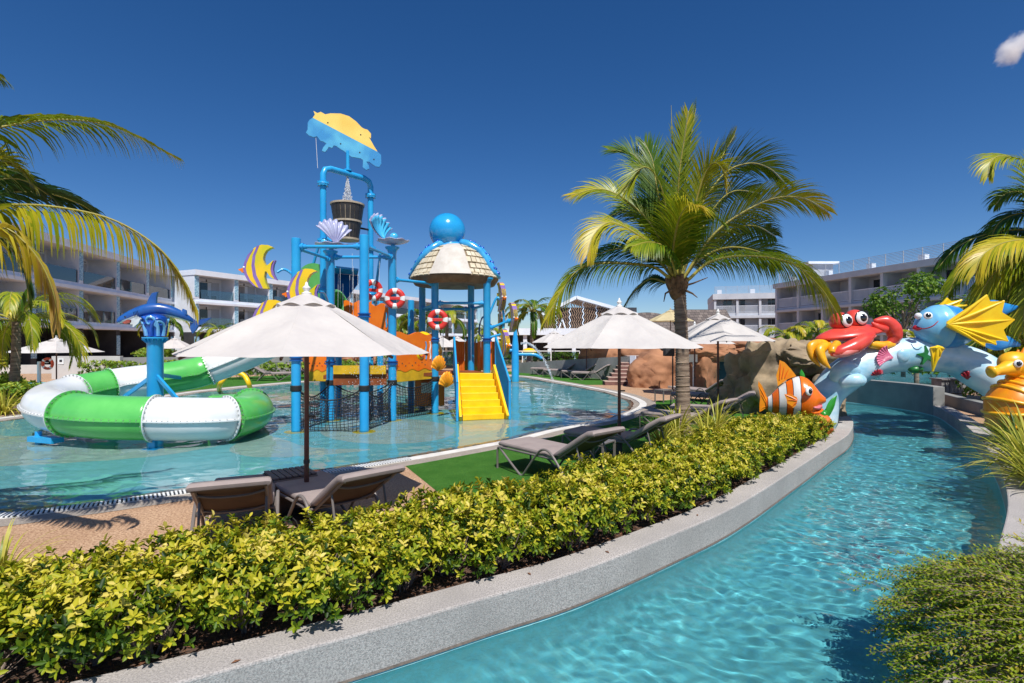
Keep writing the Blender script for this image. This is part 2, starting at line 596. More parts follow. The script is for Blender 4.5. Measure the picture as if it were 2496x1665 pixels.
# overflow grating in the near coping
m = MB(); sl_ = MB()
cum = 0.0
near = [i for i in range(len(poolC)) if poolC[i].y < 9.2 and -7.5 < poolC[i].x < -1.6]
i0, i1 = near[0], near[-1]
seg = poolC[i0:i1 + 1]
strip(m, lvl(offs(seg, .09, False), .0115), lvl(offs(seg, -.09, False), .0115), closed=False)
DARKCH = pm('drain_channel', (0.03, 0.035, 0.04, 1), rough=0.8)
grate = m.build('overflow_grate', DARKCH, smooth=False)
tag(grate, 'white slatted overflow grate along the near edge of the wading pool', 'drain grate', kind='thing')
acc = 0.0
for k in range(len(seg) - 1):
    a, b = seg[k], seg[k + 1]
    L = (b - a).length
    d = (b - a) / L
    while acc < L:
        c = a + d * acc
        R = Matrix.Rotation(math.atan2(d.y, d.x), 3, 'Z')
        sl_.box((c.x, c.y, .017), (.024, .18, .012), R=R)
        acc += .046
    acc -= L
o = sl_.build('grate_slats', WHITE, grate, smooth=False); o['kind'] = 'stuff'

# river channel
m = MB()
cove = [(0.0, -.19), (0.03, -.36), (.12, -.52), (.28, -.66), (.5, -.75), (.8, -.79), (1.1, -.80)]
for (o0, z0), (o1, z1) in zip(cove[:-1], cove[1:]):
    strip(m, lvl(offs(rivL, -o1, False), z1), lvl(offs(rivL, -o0, False), z0), 0, closed=False)
    strip(m, lvl(offs(rivR, o0, False), z0), lvl(offs(rivR, o1, False), z1), 0, closed=False)
strip(m, lvl(rivR, -.8)[:len(rivL)], lvl(rivL, -.8)[:len(rivR)], 0, closed=False) if False else None
fill(m, [lvl(riverpoly, 0)], -.802, 0)
rb = tag(m.build('river_bed', RIV_T, smooth=True, angle=60), kind='structure')
bm = bmesh.new(); bm.from_mesh(rb.data); bmesh.ops.remove_doubles(bm, verts=bm.verts, dist=1e-5); bm.to_mesh(rb.data); bm.free()
def resample(L, m_):
    cum = [0]
    for i in range(len(L) - 1): cum.append(cum[-1] + (L[i + 1] - L[i]).length)
    t = np.linspace(0, cum[-1], m_); a = np.array([tuple(p) for p in L])
    return np.stack([np.interp(t, cum, a[:, i]) for i in range(3)], 1)
nl_, nw_ = 1050, 104
LA = resample(crom([Vector((x, y, 0)) for x, y in RL], 40), nl_); LB = resample(crom([Vector((x, y, 0)) for x, y in RR], 40), nl_)
gv = []
for i in range(nl_):
    for j in range(nw_ + 1):
        p = LA[i] * (1 - j / nw_) + LB[i] * (j / nw_); x, y = p[0], p[1]
        e_ = min(1, .35 + 6 * min(j, nw_ - j) / nw_)
        gv.append((x, y, -.21 + e_ * ripple(x, y, ((1.4, .014), (4.2, .0060), (8.0, .0062), (14.5, .0032)))))
m = MB(); m.add(gv, [(i * (nw_ + 1) + j, i * (nw_ + 1) + j + 1, (i + 1) * (nw_ + 1) + j + 1, (i + 1) * (nw_ + 1) + j) for i in range(nl_ - 1) for j in range(nw_)])
rw_ = tag(m.build('river_water', RIV_W, angle=0), kind='structure')
rw_.cycles.is_caustics_caster = True
rb.cycles.is_caustics_receiver = True

def curb(name, line, side, z1, w, label, mat, zlow=-.35, bevel=.015):
    m = MB()
    back = offs(line, side * w, False)
    a = (line, back) if side > 0 else (back, line)
    f, b = line, back
    rows = [lvl(f, zlow), lvl(f, z1), lvl(b, z1), lvl(b, zlow)]
    for i in range(3):
        if side > 0:
            strip(m, rows[i], rows[i + 1], closed=False)
        else:
            strip(m, rows[i + 1], rows[i], closed=False)
    n = len(f)
    m.add([rows[0][0], rows[1][0], rows[2][0], rows[3][0]], [(0, 1, 2, 3)])
    m.add([rows[0][-1], rows[1][-1], rows[2][-1], rows[3][-1]], [(3, 2, 1, 0)])
    # weld for the bevel
    bm = bmesh.new()
    vs = [bm.verts.new(v) for v in m.v]
    for fc in m.f:
        try: bm.faces.new([vs[i] for i in fc])
        except ValueError: pass
    bmesh.ops.remove_doubles(bm, verts=bm.verts, dist=1e-5)
    bmesh.ops.recalc_face_normals(bm, faces=bm.faces)
    me = bpy.data.meshes.new(name); bm.to_mesh(me); bm.free()
    me.materials.append(mat)
    o = bpy.data.objects.new(name, me); COL.objects.link(o)
    if bevel:
        md = o.modifiers.new('bevel', 'BEVEL'); md.width = bevel; md.segments = 2; md.limit_method = 'ANGLE'; md.angle_limit = math.radians(50)
    return tag(o, label, 'wall', kind='thing')
splitR = max(i for i, p in enumerate(rivR) if p.y < 15.9)
curb('river_wall', rivL, 1, .10, .30, 'long curved low concrete wall between the hedge and the river', CONC)
curb('river_wall', rivR[:splitR + 1], -1, .10, .32, 'low concrete wall on the far side of the river by the grassy plants', CONC)
curb('river_wall', rivR[splitR:], -1, .66, .30, 'taller grey concrete wall behind the wave arch where the river bends', CONC_D)
w2 = [Vector((x, y, 0)) for x, y in ((15.4, 21.5), (14.6, 18.6), (13.4, 15.6), (12.6, 13.4), (11.9, 11.6), (10.6, 9.6))]
curb('path_wall', crom(w2, 4), -1, .34, .25, 'low grey wall along the path behind the seahorse', CONC_D)
# water-line grit strip: a shallow ledge of darker pebble at the foot of the near wall
m = MB()
strip(m, lvl(offs(rivL, -.012, False), -.19), lvl(offs(rivL, .01, False), -.165), closed=False)
GRIT = pm('pebble_grit', S(110, 100, 90), S(84, 78, 72), scale=30, rough=0.9)
tag(m.build('waterline_grit', GRIT, smooth=False), kind='structure')

# turf
def sheet(name, pts, z, mat, px=True, smooth_n=4, closed=True, kind='structure'):
    q = [G(x, y) for x, y in pts] if px else [Vector((x, y, 0)) for x, y in pts]
    c = crom(q, smooth_n, closed=True) if smooth_n else q
    m = MB(); fill(m, [c], z)
    return tag(m.build(name, mat, smooth=False), kind=kind)
ringR = [p for p in offs(poolC, SG * 0.40)]
nearR = [p for p in ringR if p.y < 17.6 and p.x > -1.75 and p.y < 30]
nearR.sort(key=lambda p: p.y)
edge = [(p.x, p.y) for p in nearR]
turf = edge + [(4.85, 17.9), (6.0, 18.6), (7.6, 18.3), (8.4, 16.5), (8.1, 13.6), (6.7, 11.3), (5.4, 9.8), (3.8, 8.2), (2.3, 6.6), (1.0, 5.5), (0.2, 5.2), (-.75, 6.6)]
sheet('artificial_lawn', turf, .0045, TURF, px=False, smooth_n=0)
far = [p for p in ringR if p.y > 24 and p.x > 0.0]
far.sort(key=lambda p: -p.y)
sheet('artificial_lawn', [(p.x, p.y) for p in far] + [(5.2, 24.6), (7.5, 29), (6.8, 33), (2.5, 36), (-1, 35.5)], .0045, TURF, px=False, smooth_n=0)
farL = [p for p in ringR if p.y > 20 and p.x < -5]
farL.sort(key=lambda p: p.y)
sheet('artificial_lawn', [(p.x, p.y) for p in farL] + [(-5, 36), (-12, 34), (-17, 28), (-17, 20)], .0045, TURF, px=False, smooth_n=0)
# planter soil behind the near wall
soil = [p for p in offs(rivL, .30, False) if p.y < 10.7]
soilb = [p for p in offs(rivL, 1.38, False) if p.y < 11.3 and p.x > -6][::-1]
sheet('planter_soil', [(p.x, p.y) for p in soil] + [(p.x, p.y) for p in soilb], .03, SOIL, px=False, smooth_n=0)
soil2 = [p for p in offs(rivR, -.34, False) if p.y < 12.0]
soil2b = [p for p in offs(rivR, -2.6, False) if p.y < 10.5][::-1]
sheet('planter_soil', [(p.x, p.y) for p in soil2] + [(p.x, p.y) for p in soil2b], .03, SOIL, px=False, smooth_n=0)
# the lagoon pools
for nm, lg in (('lagoon_water', lagoon), ('lagoon_water', lagoonL)):
    m = MB(); fill(m, [lg], -.12)
    tag(m.build(nm, LAG_W, smooth=False), kind='structure')
    m = MB(); fill(m, [lg], -.9, 0)
    strip(m, lvl(lg, -.9), lvl(lg, -.001))
    tag(m.build('lagoon_bed', FLOOR_T, smooth=False), kind='structure')
# ------------------------------------------------------------------ tube slide and shark column
def ring_bolts(mb, c, d, r, n, size=.019, out=.022):
    a, b, d = frame(d)
    for k in range(n):
        t = 2 * PI * k / n
        q = c + (a * math.cos(t) + b * math.sin(t)) * r
        mb.cyl(q - d * out, q + d * out, size, n=6)

slide = tag(empty('tube_slide', (-7, 12, 0)), 'green and white enclosed tube water slide looping low over the pool', 'water slide')
SCTRL = [(-6.4, 13.05, .40), (-6.0, 12.4, .40), (-5.75, 11.6, .42), (-5.8, 10.85, .44), (-6.3, 10.45, .48), (-6.92, 10.33, .51),
         (-7.8, 10.28, .54), (-8.7, 10.55, .57), (-9.6, 11.1, .60), (-10.35, 11.9, .65), (-10.5, 12.8, .76), (-10.2, 13.55, .87),
         (-9.85, 13.9, .94), (-9.4, 14.25, 1.0), (-9.0, 14.6, 1.08), (-8.55, 15.0, 1.22), (-7.3, 15.5, 1.8), (-6.3, 15.55, 2.4), (-5.4, 15.4, 2.9), (-4.9, 15.3, 3.05)]
SO = Vector((-7, 12, 0))
path = [p - SO for p in crom([Vector(p) for p in SCTRL], 8)]
joints = [0, 3, 5, 7, 10, 11, 13, 15, 17, 19]
TR = .42
for si in range(len(joints) - 1):
    a, b = joints[si] * 8, joints[si + 1] * 8
    seg = path[a:b + 1]
    green = si % 2 == 0
    m = MB(); m.tube(seg, TR, n=44, cap=False)
    # inner skin so the mouth reads as a pipe
    so_ = m.build('tube_segment', SL_GREEN if green else SL_WHITE, slide, angle=0)
    md = so_.modifiers.new('solid', 'SOLIDIFY'); md.thickness = .02; md.offset = -1
    # side seams
    sm = MB()
    for sgn in (-1, 1):
        L1 = []; L2 = []
        for i, p in enumerate(seg):
            d = seg[min(i + 1, len(seg) - 1)] - seg[max(i - 1, 0)]
            aa, bb, dd = frame(d)
            L1.append(p + aa * sgn * (TR - .005)); L2.append(p + aa * sgn * (TR + .045))
        up = Vector((0, 0, .014))
        strip(sm, [q + up for q in L1], [q + up for q in L2], closed=False)
        strip(sm, [q - up for q in L2], [q - up for q in L1], closed=False)
        strip(sm, [q + up for q in L2], [q - up for q in L2], closed=False)
    sm.build('seam_flange', SL_GREEN if green else SL_WHITE, so_, smooth=False)
    bo = MB()
    for i in range(1, len(seg) - 1, 1):
        d = seg[i + 1] - seg[i - 1]
        aa, bb, dd = frame(d)
        for sgn in (-1, 1):
            q = seg[i] + aa * sgn * (TR + .026)
            bo.cyl(q - Vector((0, 0, .024)), q + Vector((0, 0, .026)), .012, n=6)
    o = bo.build('seam_bolts', STEEL, so_, smooth=False); o['kind'] = 'stuff'
    for end, idx in ((0, 0), (1, -1)):
        c = seg[idx]
        d = (seg[1] - seg[0]) if end == 0 else (seg[-1] - seg[-2])
        d.normalize()
        fm = MB()
        off = d * (.013 if end == 0 else -.013)
        aa, bb, dd = frame(d)
        secs = []
        for (rr, oo) in ((TR - .01, -.012), (TR + .045, -.012), (TR + .045, .012), (TR - .01, .012)):
            secs.append((c + off + d * oo, aa * rr, bb * rr))
        fm.loft(secs, n=44, cap=False)
        fl = fm.build('flange', SL_GREEN if green else SL_WHITE, so_, angle=30)
        bm_ = MB(); ring_bolts(bm_, c + off, d, TR + .026, 30, size=.016)
        o = bm_.build('flange_bolts', STEEL, so_, smooth=False); o['kind'] = 'stuff'
# exit box behind the last bend
m = MB()
m.box(Vector((-6.85, 13.35, .62)) - SO, (1.25, .5, .10), rz=.35)
m.box(Vector((-7.35, 13.1, .30)) - SO, (.06, .9, .7), rz=.35); m.box(Vector((-6.35, 13.5, .30)) - SO, (.06, .9, .7), rz=.35)
m.build('exit_trough', SL_GREEN, slide, bevel=.02)
# supports
m = MB()
m.beam(Vector((-6.92, 10.28, -.22)) - SO, Vector((-6.92, 10.28, .1)) - SO, .09, .12)
m.box(Vector((-6.92, 10.28, -.205)) - SO, (.3, .3, .02))
m.build('support_leg', BLUE, slide, smooth=False)
m = MB()
m.beam(Vector((-9.6, 10.7, .06)) - SO, Vector((-8.9, 10.45, .06)) - SO, .22, .1)
m.cyl(Vector((-9.5, 10.7, -.22)) - SO, Vector((-9.5, 10.7, .2)) - SO, .06)
m.build('support_leg', BLUE, slide, smooth=True)
for ax, ay, az in ((-6.3, 10.6, .45), (-9.6, 12.9, .5), (-8.9, 14.5, 1.0)):
    m = MB()
    p0 = Vector((-8.16, 12.2, 1.25)) - SO; p1 = Vector((ax, ay, az)) - SO
    m.beam(p0, p1 + (p0 - p1).normalized() * .42, .05, .09)
    m.build('strut', BLUE, slide, smooth=False)

col_o = Vector((-8.16, 12.2, -.22))
sharkcol = tag(empty('shark_column', col_o), 'blue column inside the slide loop topped by a carved wave and a shark', 'column')
m = MB(); m.lathe([(.22, 0), (.22, .04), (.165, .05), (.165, 2.16), (.21, 2.28), (.26, 2.29), (.26, 2.32), (.0, 2.33)], n=32)
m.build('column_shaft', BLUE, sharkcol)
m = MB()
for k in range(16):
    t = 2 * PI * k / 16
    a = Vector((math.cos(t), math.sin(t), 0))
    m.beam(a * .17 + Vector((0, 0, 2.2)), a * .245 + Vector((0, 0, 2.285)), .012, .05)
m.build('gusset_fins', BLUE, sharkcol, smooth=False)['kind'] = 'stuff'
WAVE = pm('wave_blue', S(28, 92, 190), S(16, 66, 160), scale=3, rough=.3, coat=.3)
WAVEL = pm('wave_crest', S(120, 180, 226), S(90, 160, 214), scale=4, rough=.3, coat=.3)
m = MB(); m.lathe([(.155, 2.33), (.17, 2.43), (.22, 2.56), (.25, 2.69), (.23, 2.78), (.12, 2.84), (0, 2.85)], n=24)
cap = m.build('carved_wave', WAVE, sharkcol)
comma = [(0, 0), (.01, .14), (.04, .26), (.10, .35), (.17, .37), (.22, .32), (.215, .25), (.17, .235), (.155, .27)]
for k in range(9):
    a0 = 2 * PI * k / 9; sgn = 1 if k % 2 else -1; hs_ = .82 + .25 * ((k * .37) % 1)
    pts = []
    for q in crom([Vector((u_, v_, 0)) for u_, v_ in comma], 3):
        z = 2.35 + q.y * 1.08 * hs_; r = .165 + .085 * min(1, (z - 2.33) / .45) + .012; ang = a0 + sgn * q.x / .22
        pts.append(Vector((math.cos(ang) * r, math.sin(ang) * r, z)))
    n_ = len(pts)
    mm = MB(); mm.tube(pts, [.040 * (1 - .55 * j / n_) for j in range(n_)], 8)
    mm.build('wave_curl', WAVEL if k % 2 == 0 else WAVE, cap)
# shark: lofted along an arched spine
SH_B = pm('shark_back', S(40, 96, 168), S(26, 70, 140), scale=3, rough=.28, coat=.4)
SH_W = pm('shark_belly', S(222, 226, 226), S(196, 206, 212), scale=3, rough=.3, coat=.3)
SH_M = pm('shark_mouth', S(176, 92, 74), S(140, 60, 54), scale=6, rough=.5)
spx = [(285, 785, 2.5), (294, 780, 8), (312, 773, 12.5), (335, 764, 15), (360, 756, 16), (385, 754, 16), (410, 757, 14), (435, 765, 11), (455, 774, 8), (468, 781, 5.5), (480, 787, 3.5)]
spine = []
for i, (x, y, r) in enumerate(spx):
    u = i / (len(spx) - 1)
    q = P(x, y, 11.9 + .7 * u) - col_o
    spine.append((q, r * 12.2 / 1300))
sp = crom([q for q, r in spine], 4)
rr = np.interp(np.linspace(0, 1, len(sp)), np.linspace(0, 1, len(spine)), [r for q, r in spine])
m = MB()
secs = []
for i, q in enumerate(sp):
    d = sp[min(i + 1, len(sp) - 1)] - sp[max(i - 1, 0)]
    a, b, d = frame(d)
    secs.append((q, a * rr[i] * .9, b * rr[i]))
m.loft(secs, n=24)
nf = 24
for i in range(len(secs) - 1):
    for k in range(nf):
        t = (k + .5) / nf * 2 * PI
        s_ = math.sin(t) * (1 if (secs[1][2]).z > 0 else -1)
        m.m[i * nf + k] = 1 if s_ < (-.72 if i > 11 else -.35) else 0
sb = m.build('shark_body', [SH_B, SH_W], sharkcol, angle=0)
d0 = Vector((1, 0, 0))
def plate(px, Yc, th, name, mat, parent, o, bevel=.012):
    pts = [P(x, y, Yc) for x, y in px]
    c = sum(pts, Vector()) / len(pts)
    mm = MB(); mm.prism([((p - c).x, (p - c).z) for p in pts], c - o, (1, 0, 0), (0, 0, 1), th)
    return mm.build(name, mat, parent, bevel=bevel)
plate([(358, 744), (363, 729), (372, 714), (385, 711), (382, 726), (382, 743)], 12.2, .05, 'dorsal_fin', SH_B, sb, col_o)
plate([(464, 784), (478, 782), (495, 777), (516, 774), (502, 785), (485, 793), (479, 803), (470, 813), (465, 802)], 12.55, .05, 'tail_fin', SH_B, sb, col_o)
plate([(318, 778), (336, 771), (344, 776), (338, 788), (326, 797), (319, 794)], 11.90, .04, 'pectoral_fin', SH_W, sb, col_o)
plate([(443, 760), (446, 752), (455, 756), (456, 768)], 12.4, .03, 'second_dorsal_fin', SH_B, sb, col_o)
plate([(299, 786), (311, 779), (319, 779), (318, 786), (306, 789)], 11.80, .04, 'mouth', SH_M, sb, col_o, bevel=.005)
mm = MB(); mm.sphere(P(305, 772, 11.80) - col_o, .02, 10, 8); mm.build('eye', EYEBLACK, sb)
for i in range(4):
    mm = MB(); mm.tube([P(325 + i * 3.2, 760 - i, 11.85) - col_o, P(328 + i * 3.2, 771 - i, 11.84) - col_o], .006, 6); mm.build('gill_slit', SH_M if False else EYEBLACK, sb)

# yellow spray arch and far spray features
def pipe_thing(name, pts, r, mat, label, cat, group=None, n=12, nn=8):
    c = crom([Vector(p) for p in pts], nn)
    o = c[0].copy()
    m = MB(); m.tube([p - o for p in c], r, n)
    ob = m.build(name, mat, loc=o, angle=50)
    return tag(ob, label, cat, group, kind='thing')
pipe_thing('spray_arch', [G(535, 958, -.2), P(536, 938, 20.4), P(552, 917, 20.4), P(575, 908, 20.4), P(596, 916, 20.4), P(608, 940, 20.4), G(613, 964, -.2)], .09, YELLOW,
           'yellow curved spray pipe arching out of the pool behind the slide', 'spray pipe')
# ------------------------------------------------------------------ water play tower
TO = Vector((-3.6, 14.0, -.22))
tower = tag(empty('water_play_tower', TO), 'tall blue post water play tower with tipping bucket, octopus roof and yellow stairs', 'play tower')
def T(v): return Vector(v) - TO
def post(x, y, z1, r=.105, flare=False, cap=False, name='post', z0=-.22, foot=True, mat=BLUE):
    prof = [(r, 0), (r, z1 - z0)]
    if flare:
        prof = [(r, 0), (r, z1 - z0 - .16), (r * 1.25, z1 - z0 - .08), (r * 1.75, z1 - z0 - .03), (r * 1.75, z1 - z0), (0, z1 - z0)]
    else:
        prof.append((r * .9, z1 - z0 + .01)); prof.append((0, z1 - z0 + .012))
    m = MB(); m.lathe(prof, T((x, y, z0)), n=24)
    p = m.build(name, mat, tower, angle=35)
    if foot:
        f = MB(); f.lathe([(.0, .012), (.26, .012), (.26, 0)], T((x, y, z0 + .008)), n=24, mi=0)
        f.build('foot_plate', YELLOW, p)
    return p
pA = (-4.94, 12.2); pB = (-3.38, 12.2); pC = (-3.12, 13.9); pD = (-4.73, 13.9)
pE = (-5.17, 14.6); pF = (-4.19, 15.8); pE2 = (-3.55, 15.9)
pH = (-2.21, 15.3); pJ = (-.72, 15.3); pG = (-2.76, 16.4); pI = (-1.26, 16.4)
post(*pA, 4.35); post(*pB, 4.42)
post(*pC, 4.46, flare=True); post(*pD, 4.36, flare=True)
post(*pH, 3.88, flare=True); post(*pJ, 3.82, flare=True); post(*pG, 3.86, flare=True, r=.1); post(*pI, 3.86, flare=True, r=.1)
for q in ((-5.4, 16.6), (-3.2, 16.9), (-4.3, 17.4)):
    post(*q, 3.3, r=.1)
# tall bucket frame
zt = 6.78
ex, fx = Vector((*pE, 0)), Vector((*pF, 0))
dirEF = (fx - ex).normalized()
bar = [ex + Vector((0, 0, -.22)), ex + Vector((0, 0, zt - .45)), ex + Vector((0, 0, zt - .2)), ex + dirEF * .06 + Vector((0, 0, zt - .06)), ex + dirEF * .22 + Vector((0, 0, zt)),
       fx - dirEF * .22 + Vector((0, 0, zt)), fx - dirEF * .06 + Vector((0, 0, zt - .06)), fx + Vector((0, 0, zt - .2)), fx + Vector((0, 0, zt - .45)), fx + Vector((0, 0, -.22))]
bar = [bar[0], bar[0] * .5 + bar[1] * .5] + bar[1:5] + bar[5:9] + [bar[9] * .5 + bar[8] * .5, bar[9]]
m = MB(); m.tube([T(p) for p in bar], .085, 18, up=Vector((0, 1, 0)))
fr = m.build('bucket_frame', BLUE, tower, angle=50)
for p in (ex, fx):
    for z in (zt - .47, 3.4, 4.75):
        f = MB(); f.lathe([(.08, -.05), (.15, -.05), (.15, -.012), (.16, 0), (.15, .012), (.15, .05), (.08, .05)], T(p + Vector((0, 0, z))), n=18)
        for k in range(10):
            t = 2 * PI * k / 10
            q = T(p + Vector((math.cos(t) * .14, math.sin(t) * .14, z)))
            f.cyl(q - Vector((0, 0, .065)), q + Vector((0, 0, .065)), .014, n=6)
        f.build('pipe_flange', BLUE, fr)
mid = (ex + fx) / 2
# rails
def rail(p0, p1, r=.04, name='rail', collar=True, mat=BLUE, par=None):
    p0, p1 = T(p0), T(p1)
    d = (p1 - p0).normalized()
    m = MB(); m.cyl(p0, p1, r, n=12)
    if collar:
        for q in (p0 + d * .15, p1 - d * .15):
            m.cyl(q - d * .025, q + d * .025, r * 2.0, n=12)
            m.cyl(q - d * .09, q + d * .09, r * 1.35, n=12)
    return m.build(name, mat, par or tower)
for a, b, z in ((pA, pB, 4.17), (pD, pC, 4.2), (pA, pD, 4.14), (pB, pC, 4.2), (pE, pD, 3.05), (pF, pC, 2.95)):
    rail((*a, z), (*b, z))
rail((*pC, 3.62), (*pH, 3.66)); rail((*pH, 3.1), (*pJ, 3.1)); rail((*pG, 3.0), (*pI, 3.0), mat=BLUE); rail((*pI, 3.0), (*pJ, 3.05)); rail((*pH, 3.05), (*pG, 3.0))
rail((-5.35, 15.0, 5.0), (-5.75, 15.2, 3.9), r=.04, collar=False, name='brace'); rail((-5.35, 15.0, 5.0), (-4.95, 14.7, 4.75), r=.035, collar=False, name='brace')
rail((-3.9, 15.8, 4.6), (-4.3, 16.6, 3.2), r=.04, collar=False, name='brace')
# tipping bucket
BK = pm('bucket_stave', (0.022, 0.022, 0.024, 1), (0.04, 0.038, 0.036, 1), scale=6, rough=.45)
BKW = pm('bucket_hoop', S(196, 182, 158), S(170, 154, 130), scale=6, rough=.6)
bo = P(847, 586, 15.2)
bk = MB(); bk.lathe([(.0, .0), (.30, .0), (.445, 1.02), (.42, 1.02), (.29, .05), (0, .05)], n=36)
bucket = bk.build('tipping_bucket', BKW, tower, loc=bo - TO)
nst = 20
st = MB()
w = PI / nst * .90
for (r, z) in ((.302, .04), (.447, 1.0)):
    for a, dr in ((-w, 0), (w, 0), (w, .012), (-w, .012)):
        st.v.append((math.cos(a) * (r + dr), math.sin(a) * (r + dr), z))
st.f = [(3, 2, 1, 0), (4, 5, 6, 7), (0, 1, 5, 4), (1, 2, 6, 5), (2, 3, 7, 6), (3, 0, 4, 7)]; st.m = [0] * 6
s0 = st.build('stave', BK, bucket, smooth=False)
for k in range(1, nst):
    c = s0.copy(); COL.objects.link(c); c.parent = bucket; c.rotation_euler = (0, 0, 2 * PI * k / nst)
for z, r in ((.0, .31), (.5, .382), (.99, .452)):
    h = MB(); h.lathe([(r, z), (r + .022, z), (r + .026, z + .05), (r + .004, z + .05)], n=36); h.build('hoop', BKW, bucket)
# axle of the bucket
rail((*pE, 5.25), (bo.x - .28, bo.y - .34, 5.3), r=.03, name='axle', collar=False); rail((bo.x + .28, bo.y + .34, 5.3), (*pF, 5.3), r=.03, name='axle', collar=False, mat=BLACK)
# sign board on top: a fish-like cut-out, yellow above, blue below
outl = [(635, 130), (650, 105), (640, 78), (668, 92), (690, 80), (722, 96), (760, 85), (830, 80), (890, 95), (940, 130), (980, 172), (1000, 182), (1022, 186), (1047, 215),
        (1046, 250), (1030, 242), (1047, 268), (1070, 310), (1095, 350)]
lowr = [(1120, 372), (1122, 440), (1108, 466), (1082, 465), (1056, 448), (1035, 432), (1012, 432), (1030, 458), (1036, 484), (1012, 496), (987, 476), (990, 422), (972, 410),
        (940, 406), (905, 402), (880, 386), (858, 366), (830, 350), (800, 330), (782, 326), (770, 346), (746, 340), (736, 360), (720, 381), (699, 374), (706, 350), (730, 316),
        (708, 302), (690, 300), (664, 266), (640, 276), (610, 266), (588, 246), (600, 220), (600, 172), (612, 148)]
SGY = pm('board_yellow', S(244, 214, 110), S(236, 196, 84), scale=1.2, rough=.5, detail=2)
SGB = pm('board_blue', S(84, 178, 214), S(42, 138, 196), scale=1.6, rough=.5, detail=2)
def signpt(x, y):        # crop pixel -> (u along bar, v height)
    k = 15.2 / 1300 / 3.136
    return ((x - 880) * k * 1.03, (y - 420) * -k + (6.78 + .42))
bd = MB(); oo = T((mid.x, mid.y, 0))
dirS = Vector((1, .22, 0)).normalized()
bd.prism([signpt(x, y) for x, y in outl] , oo, dirS, (0, 0, 1), .06, 0)
bl = MB(); bl.prism([signpt(x, y) for x, y in [(1095, 350)] + lowr + [(635, 130)]], oo, dirS, (0, 0, 1), .06, 0)
sign = bd.build('sign_board', SGY, tower, smooth=False, bevel=.008)
bl.build('lower_board', SGB, sign, smooth=False, bevel=.008)
m = MB(); m.cyl(T(mid + Vector((0, 0, zt))), T(mid + Vector((0, 0, zt + .65))), .05, n=12); m.lathe([(.05, 0), (.11, 0), (.11, .04), (.05, .04)], T(mid + Vector((0, 0, zt + .08))), n=14)
m.build('board_stem', BLUE, sign)
for (x, y) in ((740, 158), (973, 229), (830, 310), (966, 366), (1068, 411)):
    u, v = signpt(x, y)
    q = oo + dirS * u + Vector((0, 0, v)); nrm = dirS.cross(Vector((0, 0, 1))).normalized()
    mm = MB(); mm.cyl(q - nrm * .036, q + nrm * .036, .02, n=8); mm.build('bolt', BLACK, sign)
mm = MB()
for (x0, y0, x1, y1) in ((655, 262, 668, 505),):
    u, v = signpt(x0, y0); u2, v2 = signpt(x1, y1)
    mm.cyl(oo + dirS * u + Vector((0, 0, v)), oo + dirS * u2 + Vector((0, 0, v2)), .006, n=5)
mm.build('cable', WHITE, sign)

# scallop shells
def scallop(name, hinge, ux, uy, R, depth, ribs, mat, parent, spread=1.25, th=.02, rip=.03):
    hinge, ux, uy = Vector(hinge), Vector(ux).normalized(), Vector(uy).normalized()
    nz = ux.cross(uy).normalized()
    na, nr = ribs * 6, 8
    vs = []; fs = []
    for i in range(na + 1):
        a = -spread + 2 * spread * i / na
        rr_ = R * (.80 + .20 * math.cos(a * .9)) * (1 + .035 * math.cos(2 * PI * ribs * i / na))
        for j in range(nr + 1):
            u = .03 + .97 * j / nr
            bulge = depth * math.sin(PI * min(1, u * .82)) * math.cos(a * .7) + rip * u * math.cos(2 * PI * ribs * i / na)
            vs.append(hinge + (ux * math.sin(a) + uy * math.cos(a)) * rr_ * u + nz * bulge)
    for i in range(na):
        for j in range(nr):
            q = i * (nr + 1) + j
            fs.append((q, q + nr + 1, q + nr + 2, q + 1))
    m = MB(); m.add(vs, fs)
    o = m.build(name, mat, parent, angle=0)
    md = o.modifiers.new('solid', 'SOLIDIFY'); md.thickness = th; md.offset = 0
    return o
LAV = pm('lavender_shell', S(186, 190, 214), S(158, 160, 196), scale=4, rough=.3, coat=.3)
PEARL = pm('pearl_blue', S(80, 186, 224), S(60, 168, 212), scale=3, rough=.2, coat=.5)
def dish(c, R, mat, parent):
    n = 40; prof = [(0, 0), (.35, .03), (.7, .12), (1.0, .22), (1.04, .26), (1.0, .28), (.7, .19), (0, .10)]
    vs = []; fs = []
    for (r, z) in prof:
        for k in range(n):
            t = 2 * PI * k / n
            w_ = 1 + .06 * math.cos(8 * t) * r
            vs.append(Vector(c) + Vector((math.cos(t) * r * R * w_, math.sin(t) * r * R * w_, z * R * (1 + .12 * math.cos(8 * t) * r))))
    for i in range(len(prof) - 1):
        for k in range(n):
            k2 = (k + 1) % n
            fs.append((i * n + k, i * n + k2, (i + 1) * n + k2, (i + 1) * n + k))
    m = MB(); m.add(vs, fs)
    return m.build('shell_dish', mat, parent, angle=0)
